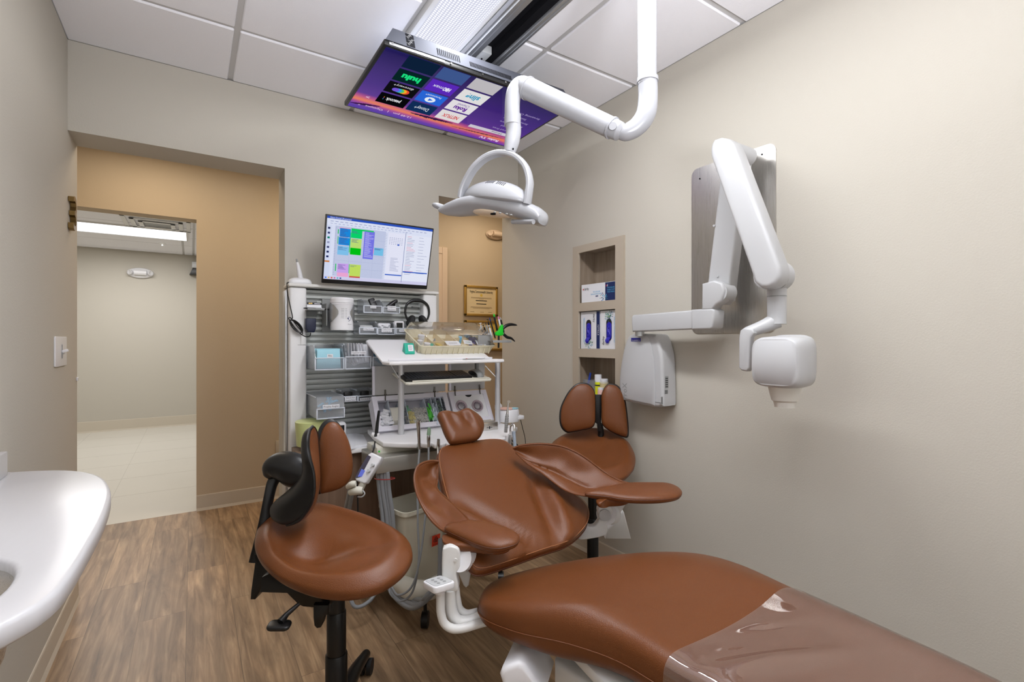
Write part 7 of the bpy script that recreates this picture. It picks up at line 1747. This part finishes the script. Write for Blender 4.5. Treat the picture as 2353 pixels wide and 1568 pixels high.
# its back: plane facing the room, two petals from pixel outlines
pb = at(*c7(970, 150), s=2.51); nb = (-FW + V((0, 0, .12))).normalized()
PBm = frame(pb, RT, None, nb)
def petal(pxs, par, dist=0.0):
    ol = outl(PBm, pxs, 5); c0 = (sum(p[0] for p in ol) / len(ol), sum(p[1] for p in ol) / len(ol))
    bm = B(); pillow(bm, ol, PBm, .012, .026, n=2.6, rings=12); sh = obj('back_lobe_shell', bm, M_black, par, smooth=70)
    sh_off = .006
    ol2 = [(c0[0] + (x - c0[0]) * .95 + dist, c0[1] + (y - c0[1]) * .955) for x, y in ol]
    bm = B(); pillow(bm, ol2, PBm @ Matrix.Translation((0, 0, .004)), .026, .004, n=2.6, rings=12); obj('back_lobe_pad', bm, M_leather, par, smooth=70)
petal([c4(x, y) for x, y in ((1035, 52), (1075, 58), (1105, 85), (1118, 125), (1120, 200), (1118, 290), (1095, 325), (1040, 338), (980, 350), (945, 352), (915, 325), (902, 280), (905, 215), (925, 160), (960, 100), (1000, 62))], st2, .002)
petal([c4(x, y) for x, y in ((1210, 56), (1250, 66), (1282, 105), (1302, 170), (1314, 260), (1320, 340), (1316, 378), (1295, 382), (1250, 366), (1200, 340), (1165, 310), (1155, 270), (1155, 200), (1155, 130), (1170, 85), (1190, 62))], st2, -.004)
bm = B(); P_ = [at(*c4(x, y), s=2.525) for x, y in ((1116, 125), (1156, 125), (1154, 290), (1160, 345), (1134, 345), (1132, 300), (1116, 292))]; prism(bm, P_, FW * .02, .003); obj('back_bridge', bm, M_black, st2)
bm = B(); tube(bm, [at(*c4(1145, 300), s=2.55), at(*c4(1150, 380), s=2.56), V((c2s.x + .06, c2s.y + .08, .58)), V((c2s.x, c2s.y, .555))], .016, 12, sm=4); obj('back_bar', bm, M_black, st2)
# ================================================================ LEFT SIDE: VANITY, SWITCH, NUMBER
VZ = .86
def vt(px, py): return at(px, py, Z=VZ)
sink = thing('vanity', 'white wall-hung countertop with rounded end and steel sink on the left', 'vanity', (-.33, 1.2, 0))
# counter outline on its top plane
edge = [vt(x, y) for x, y in ((18, 1085), (60, 1082), (110, 1080), (160, 1080), (205, 1085), (238, 1098), (254, 1122), (252, 1150), (235, 1195), (205, 1250), (175, 1300), (140, 1348), (105, 1378), (70, 1400), (0, 1436))]
edge = cr(edge[1:], False, 4)
P_ = [V((XL + .002, edge[0].y + .01, VZ))] + edge
last = edge[-1]; P_ += [V((last.x - .05, .68, VZ)), V((last.x - .12, .50, VZ)), V((last.x - .14, .1, VZ)), V((XL + .002, .1, VZ))]
# cut the basin opening by building the top as a ring around it
bc = vt(-48, 1340); br_ = (vt(20, 1340) - bc).length
bc = V((vt(22, 1340).x - .085, vt(22, 1340).y - .0, VZ)); 
bas = [V((bc.x + .085 * math.cos(a_), bc.y + .15 * math.sin(a_), VZ)) for a_ in [2 * PI * i / 40 for i in range(40)]]
bm = B()
def resample(P, n, c):
    out = []
    for k in range(n):
        a_ = 2 * PI * k / n; dn = V((math.cos(a_), math.sin(a_) * 1.3, 0)).normalized(); best = None
        for i in range(len(P)):
            p, q = P[i] - c, P[(i + 1) % len(P)] - c; e = q - p; den = dn.x * e.y - dn.y * e.x
            if abs(den) < 1e-9: continue
            t_ = (p.x * e.y - p.y * e.x) / den; s_ = (p.x * dn.y - p.y * dn.x) / den
            if t_ > 0 and -1e-6 <= s_ <= 1 + 1e-6: best = t_ if best is None else min(best, t_)
        out.append(c + dn * best)
    return out
N_r = 240
RO = resample(P_, N_r, bc); RI = resample(bas, N_r, bc)
TH = .038; e_ = .006
def offp(R, d, dz): 
    out = []
    for i, p in enumerate(R):
        t_ = (R[(i + 1) % len(R)] - R[i - 1]).normalized(); out.append(p + V((t_.y, -t_.x, 0)) * d + V((0, 0, dz)))
    return out
secs = [offp(RI, 0, -.02), offp(RI, 0, -.006), offp(RI, .004, -.001), offp(RI, .010, 0), offp(RO, -.009, 0), offp(RO, -.003, -.002), offp(RO, 0, -.009), offp(RO, 0, -TH + .006), offp(RO, -.006, -TH), offp(RI, .03, -TH), offp(RI, 0, -.02)]
loft(bm, secs, caps=False); bmesh.ops.remove_doubles(bm, verts=bm.verts[:], dist=1e-6); obj('countertop', bm, mat('vanity_solid_surface', (208, 208, 211), .25), sink, smooth=50)
bm = B(); lathe(bm, [(1.0, -.012), (.98, -.06), (.86, -.12), (.5, -.14), (.0, -.142)], Matrix.Translation((bc.x, bc.y, VZ - .008)) @ Matrix.Diagonal((.087, .153, 1, 1)), 40); 
obj('basin', bm, M_steel, sink, smooth=60)
bsy = at(18, 1060, X=XL + .02).y; bsz = at(16, 1038, X=XL + .02).z
bm = B(); bx(bm, XL + .001, XL + .02, .1, bsy, VZ, bsz, .003); obj('backsplash', bm, mat('vanity_solid_surface', (208, 208, 211), .25), sink)
bm = B(); bx(bm, XL + .001, XL + .05, .4, 1.7, VZ - .12, VZ - TH - .001, .003); obj('support_rail', bm, M_whitem, sink)

# light switch
YS_ = at(137, 808, X=XL).y; zS = at(137, 808, X=XL).z
sw = thing('light_switch', 'white wall plate with toggle and dimmer slider on the left wall', 'light switch', (XL, YS_, zS - .06))
y0s_, y1s_ = at(124.5, 808, X=XL).y, at(150.5, 808, X=XL).y; hh_ = abs(at(137, 774, X=XL).z - at(137, 842, X=XL).z)
bm = B(); rplate(bm, frame(V((XL, YS_, zS)), (0, 1, 0), (0, 0, 1)), abs(y1s_ - y0s_), hh_, .006, .006, .002); obj('wall_plate', bm, M_white, sw)
bm = B(); bx(bm, XL + .006, XL + .008, YS_ + .004, YS_ + .014, zS - .03, zS + .03, .001); obj('slot', bm, M_gray, sw)
bm = B(); box(bm, (0, 0, 0), (.022, .010, .012), frame(V((XL + .016, YS_ + .009, zS + .002)), (1, 0, .35), (0, 1, 0)), .002); obj('toggle', bm, M_white, sw)
bm = B(); bx(bm, XL + .006, XL + .013, YS_ + .018, YS_ + .026, zS - .012, zS - .004, .001); bx(bm, XL + .006, XL + .0075, YS_ + .019, YS_ + .025, zS - .03, zS + .03, .0005); obj('dimmer_slider', bm, M_white, sw)
# bronze number on the hall end of the left wall
bm = B(); cu = at(170, 497, X=XL + .016)
Mn = frame(V((XL + .004, cu.y, cu.z)), (0, -1, 0), (0, 0, 1))
t = bmesh.new(); text(t, '3', frame(V((0, 0, 0)), (1, 0, 0), (0, 1, 0)), h=.155, sx=.9)
ext_ = bmesh.ops.extrude_face_region(t, geom=t.faces[:]); bmesh.ops.translate(t, vec=(0, 0, .020), verts=[v for v in ext_['geom'] if isinstance(v, bmesh.types.BMVert)])
Mn = frame(V((XL + .001, cu.y, cu.z)), (0, 1, 0), (0, 0, 1)); merge(bm, t, Mn)
obj('room_number', bm, mat('bronze', (134, 110, 66), .35, metal=.8), None, 30, 'bronze numeral three fixed at the hall end of the left wall', 'number sign')
cu2 = at(174, 873, X=XL + .005)
bm = B(); box(bm, (XL + .004, D1 - .02, cu2.z), (.008, .012, .018), None, .002); obj('wall_button', bm, M_white, None, 30, 'tiny white button on the hall end of the left wall', 'button')

# ================================================================ HALL AND FAR ROOM
def emergency(c, sx, label, m, flipx=1, tl=0):
    t = thing('emergency_light', label, 'emergency light', c)
    bm = B(); pillow(bm, [(sx * math.cos(a_), sx * .48 * math.sin(a_)) for a_ in [2 * PI * i / 36 for i in range(36)]], frame(c, (1, 0, 0), (0, 0, 1)) , sx * .30, .002, n=3, rings=8); obj('backplate', bm, m, t, smooth=60)
    bm = B(); cyl(bm, c + V((-sx * .45, -sx * .42, .0)), c + V((sx * .45, -sx * .42, 0)), sx * .25, n=28); obj('centre_housing', bm, m, t)
    for q in (-1, 1):
        bm = B(); p = c + V((q * sx * .66, -sx * .38, 0)); lathe(bm, [(0, 0), (sx * .20, 0), (sx * .25, sx * .16), (sx * .22, sx * .18), (0, sx * .12)], frame(p, (0, 0, 1), None, V((q * .8, -.7, -.2)))); obj('lamp_head', bm, m, t)
emergency(at(1137, 540, Y=D2 - .01), .105, 'white twin-head emergency light high on the hall wall above the diplomas', mat('warm_plastic', (226, 206, 184), .45))
emergency(at(323, 628, Y=8.69), .155, 'white oval emergency light on the far room wall seen through the doorway', M_white)
def diploma(x0, x1, y0, y1, label, full=True):
    Yd = D2 - .016; a, b = at(x0, y0, Y=Yd), at(x1, y1, Y=Yd); c = (a + b) / 2; w_, h_ = abs(b.x - a.x), abs(b.z - a.z)
    if not full: h_ = .30; c.z = a.z - h_ / 2
    t = thing('framed_diploma', label, 'diploma', V((c.x, Yd, c.z - h_ / 2))); Md_ = frame(V((c.x, Yd, c.z)), (1, 0, 0), (0, 0, 1)); f = .022
    bm = B()
    for (p0, p1, q0, q1) in ((-w_ / 2, w_ / 2, h_ / 2 - f, h_ / 2), (-w_ / 2, w_ / 2, -h_ / 2, -h_ / 2 + f), (-w_ / 2, -w_ / 2 + f, -h_ / 2, h_ / 2), (w_ / 2 - f, w_ / 2, -h_ / 2, h_ / 2)): box(bm, ((p0 + p1) / 2, (q0 + q1) / 2, 0), (p1 - p0, q1 - q0, .024), Md_, .003)
    obj('frame', bm, M_gold, t)
    bm = B(); rect(bm, Md_, -w_ / 2 + f, -h_ / 2 + f, w_ / 2 - f, h_ / 2 - f, .002, 0)
    if full:
        s_ = 'Virginia Commonwealth University'; R_ = w_ * .62
        text(bm, s_, Md_ @ Matrix.Translation((0, h_ * .30, .003)), wd=w_ * .70, h=.026, mi=1, bold=.01)
        c_ = bmesh.new(); bmesh.ops.create_circle(c_, cap_ends=True, radius=.014, segments=20); merge(bm, c_, Md_ @ Matrix.Translation((0, h_ * .19, .003)), 3)
        for k, (yy, ww) in enumerate(((.11, .62), (.085, .62), (.06, .14), (-.20, .62), (-.225, .66), (-.25, .5))): rect(bm, Md_, -w_ * ww / 2, yy * h_, w_ * ww / 2, yy * h_ + .0022, .003, 2)
        for yy, ww in ((0.0, .34), (-.11, .30)): rect(bm, Md_, -w_ * ww / 2, yy * h_, w_ * ww / 2, yy * h_ + .007, .003, 1)
        for xx in (-.27, 0.02, .27): rect(bm, Md_, w_ * xx - .022, -h_ * .37, w_ * xx + .022, -h_ * .37 + .003, .003, 2)
    else:
        text(bm, 'Specialty in', Md_ @ Matrix.Translation((-w_ * .25, h_ * .38, .003)), h=.016, mi=1); rect(bm, Md_, w_ * .10, h_ * .12, w_ * .40, h_ * .42, .003, 3)
    RAW[0] = True; obj('certificate', bm, [mat('parchment', (236, 218, 176), .6), M_ink, mat('sepia_ink', (150, 128, 96), .6), mat('seal_gold', (226, 196, 90), .4)], t, smooth=0)
diploma(1067, 1143, 655, 728, 'gold-framed university diploma on the hall wall')
diploma(1067, 1160, 736, 800, 'lower gold-framed certificate partly hidden behind the organizer box', False)
# outlet on the hall wall beside the pier
p = at(640, 1030, Y=D2); bm = B(); bx(bm, p.x - .02, p.x + .05, D2 - .008, D2 - .0005, p.z - .06, p.z + .06, .002); ol_ = obj('wall_outlet', bm, M_base, None, 30, 'beige outlet plate low on the hall wall beside the pier', 'outlet')
# far room luminaire, diffuser, box on the wall
ZC2 = 2.52
a, b = at(178, 508, Z=ZC2), at(428, 531, Z=ZC2); c = at(428, 551.5, Z=ZC2)
t = thing('ceiling_panel_light', 'bright rectangular ceiling light panel in the far room', 'ceiling light', V((-.66, 7.5, ZC2 - .01)))
Y1_, Y0_ = c.y, at(428, 532, Z=ZC2).y; X1_ = at(428, 540, Z=ZC2).x
bm = B(); bx(bm, X1_ - 1.2, X1_, min(Y0_, Y1_), max(Y0_, Y1_), ZC2 - .012, ZC2 - .004); obj('diffuser', bm, emis('panel_glow', (246, 247, 252), 2.2), t, smooth=0)
bm = B()
for (x0, x1, y0, y1) in ((X1_ - 1.22, X1_ + .015, min(Y0_, Y1_) - .015, min(Y0_, Y1_)), (X1_ - 1.22, X1_ + .015, max(Y0_, Y1_), max(Y0_, Y1_) + .015), (X1_, X1_ + .015, min(Y0_, Y1_), max(Y0_, Y1_))): bx(bm, x0, x1, y0, y1, ZC2 - .016, ZC2)
obj('frame', bm, M_whitem, t)
vc = at(362, 514, Z=ZC2); t = thing('air_diffuser', 'square stepped air vent in the far room ceiling behind the light', 'air vent', vc)
for k, (w_, dz) in enumerate(((.56, .003), (.42, .012), (.28, .020))):
    bm = B(); 
    for (sx_, sy_, ex_, ey_) in ((-1, -1, 1, -1), (-1, 1, 1, 1), (-1, -1, -1, 1), (1, -1, 1, 1)):
        x0, x1 = sorted((sx_ * w_ / 2, ex_ * w_ / 2)); y0, y1 = sorted((sy_ * w_ / 2, ey_ * w_ / 2))
        bx(bm, vc.x + x0 - .02, vc.x + x1 + .02, vc.y + y0 - .02, vc.y + y1 + .02, ZC2 - dz - .006, ZC2 - dz, .001)
    obj('ring', bm, M_whitem, t)
bm = B(); bx(bm, vc.x - .12, vc.x + .12, vc.y - .12, vc.y + .12, ZC2 - .012, ZC2 - .008); obj('throat', bm, M_gray, t)
p = at(451, 618, Y=8.60); bm = B(); zt9, zm, zb9 = at(445, 603, Y=8.6).z, at(445, 617, Y=8.6).z, at(445, 632, Y=8.6).z; x0 = at(441, 618, Y=8.6).x
t = thing('wall_screen', 'black and white device on the far room wall at the doorway edge', 'wall device', V((x0 + .2, 8.6, zb9)))
bm = B(); bx(bm, x0, x0 + .5, 8.52, 8.69, zm, zt9, .01); obj('top_housing', bm, M_lgray, t)
bm = B(); prism(bm, [V((x0 - .03, 8.55, zb9)), V((x0 + .01, 8.55, zm)), V((x0 + .5, 8.55, zm)), V((x0 + .5, 8.55, zb9))], (0, .14, 0), .005); obj('front_panel', bm, M_black, t)
p = at(373, 559, Z=ZC2); bm = B(); lathe(bm, [(.04, 0), (.038, -.006), (.012, -.010), (.008, -.03), (.02, -.034), (0, -.036)], Matrix.Translation((p.x, p.y, ZC2)), 20); obj('sprinkler', bm, M_whitem, None, 40, 'small white sprinkler in the far room ceiling tile', 'sprinkler')
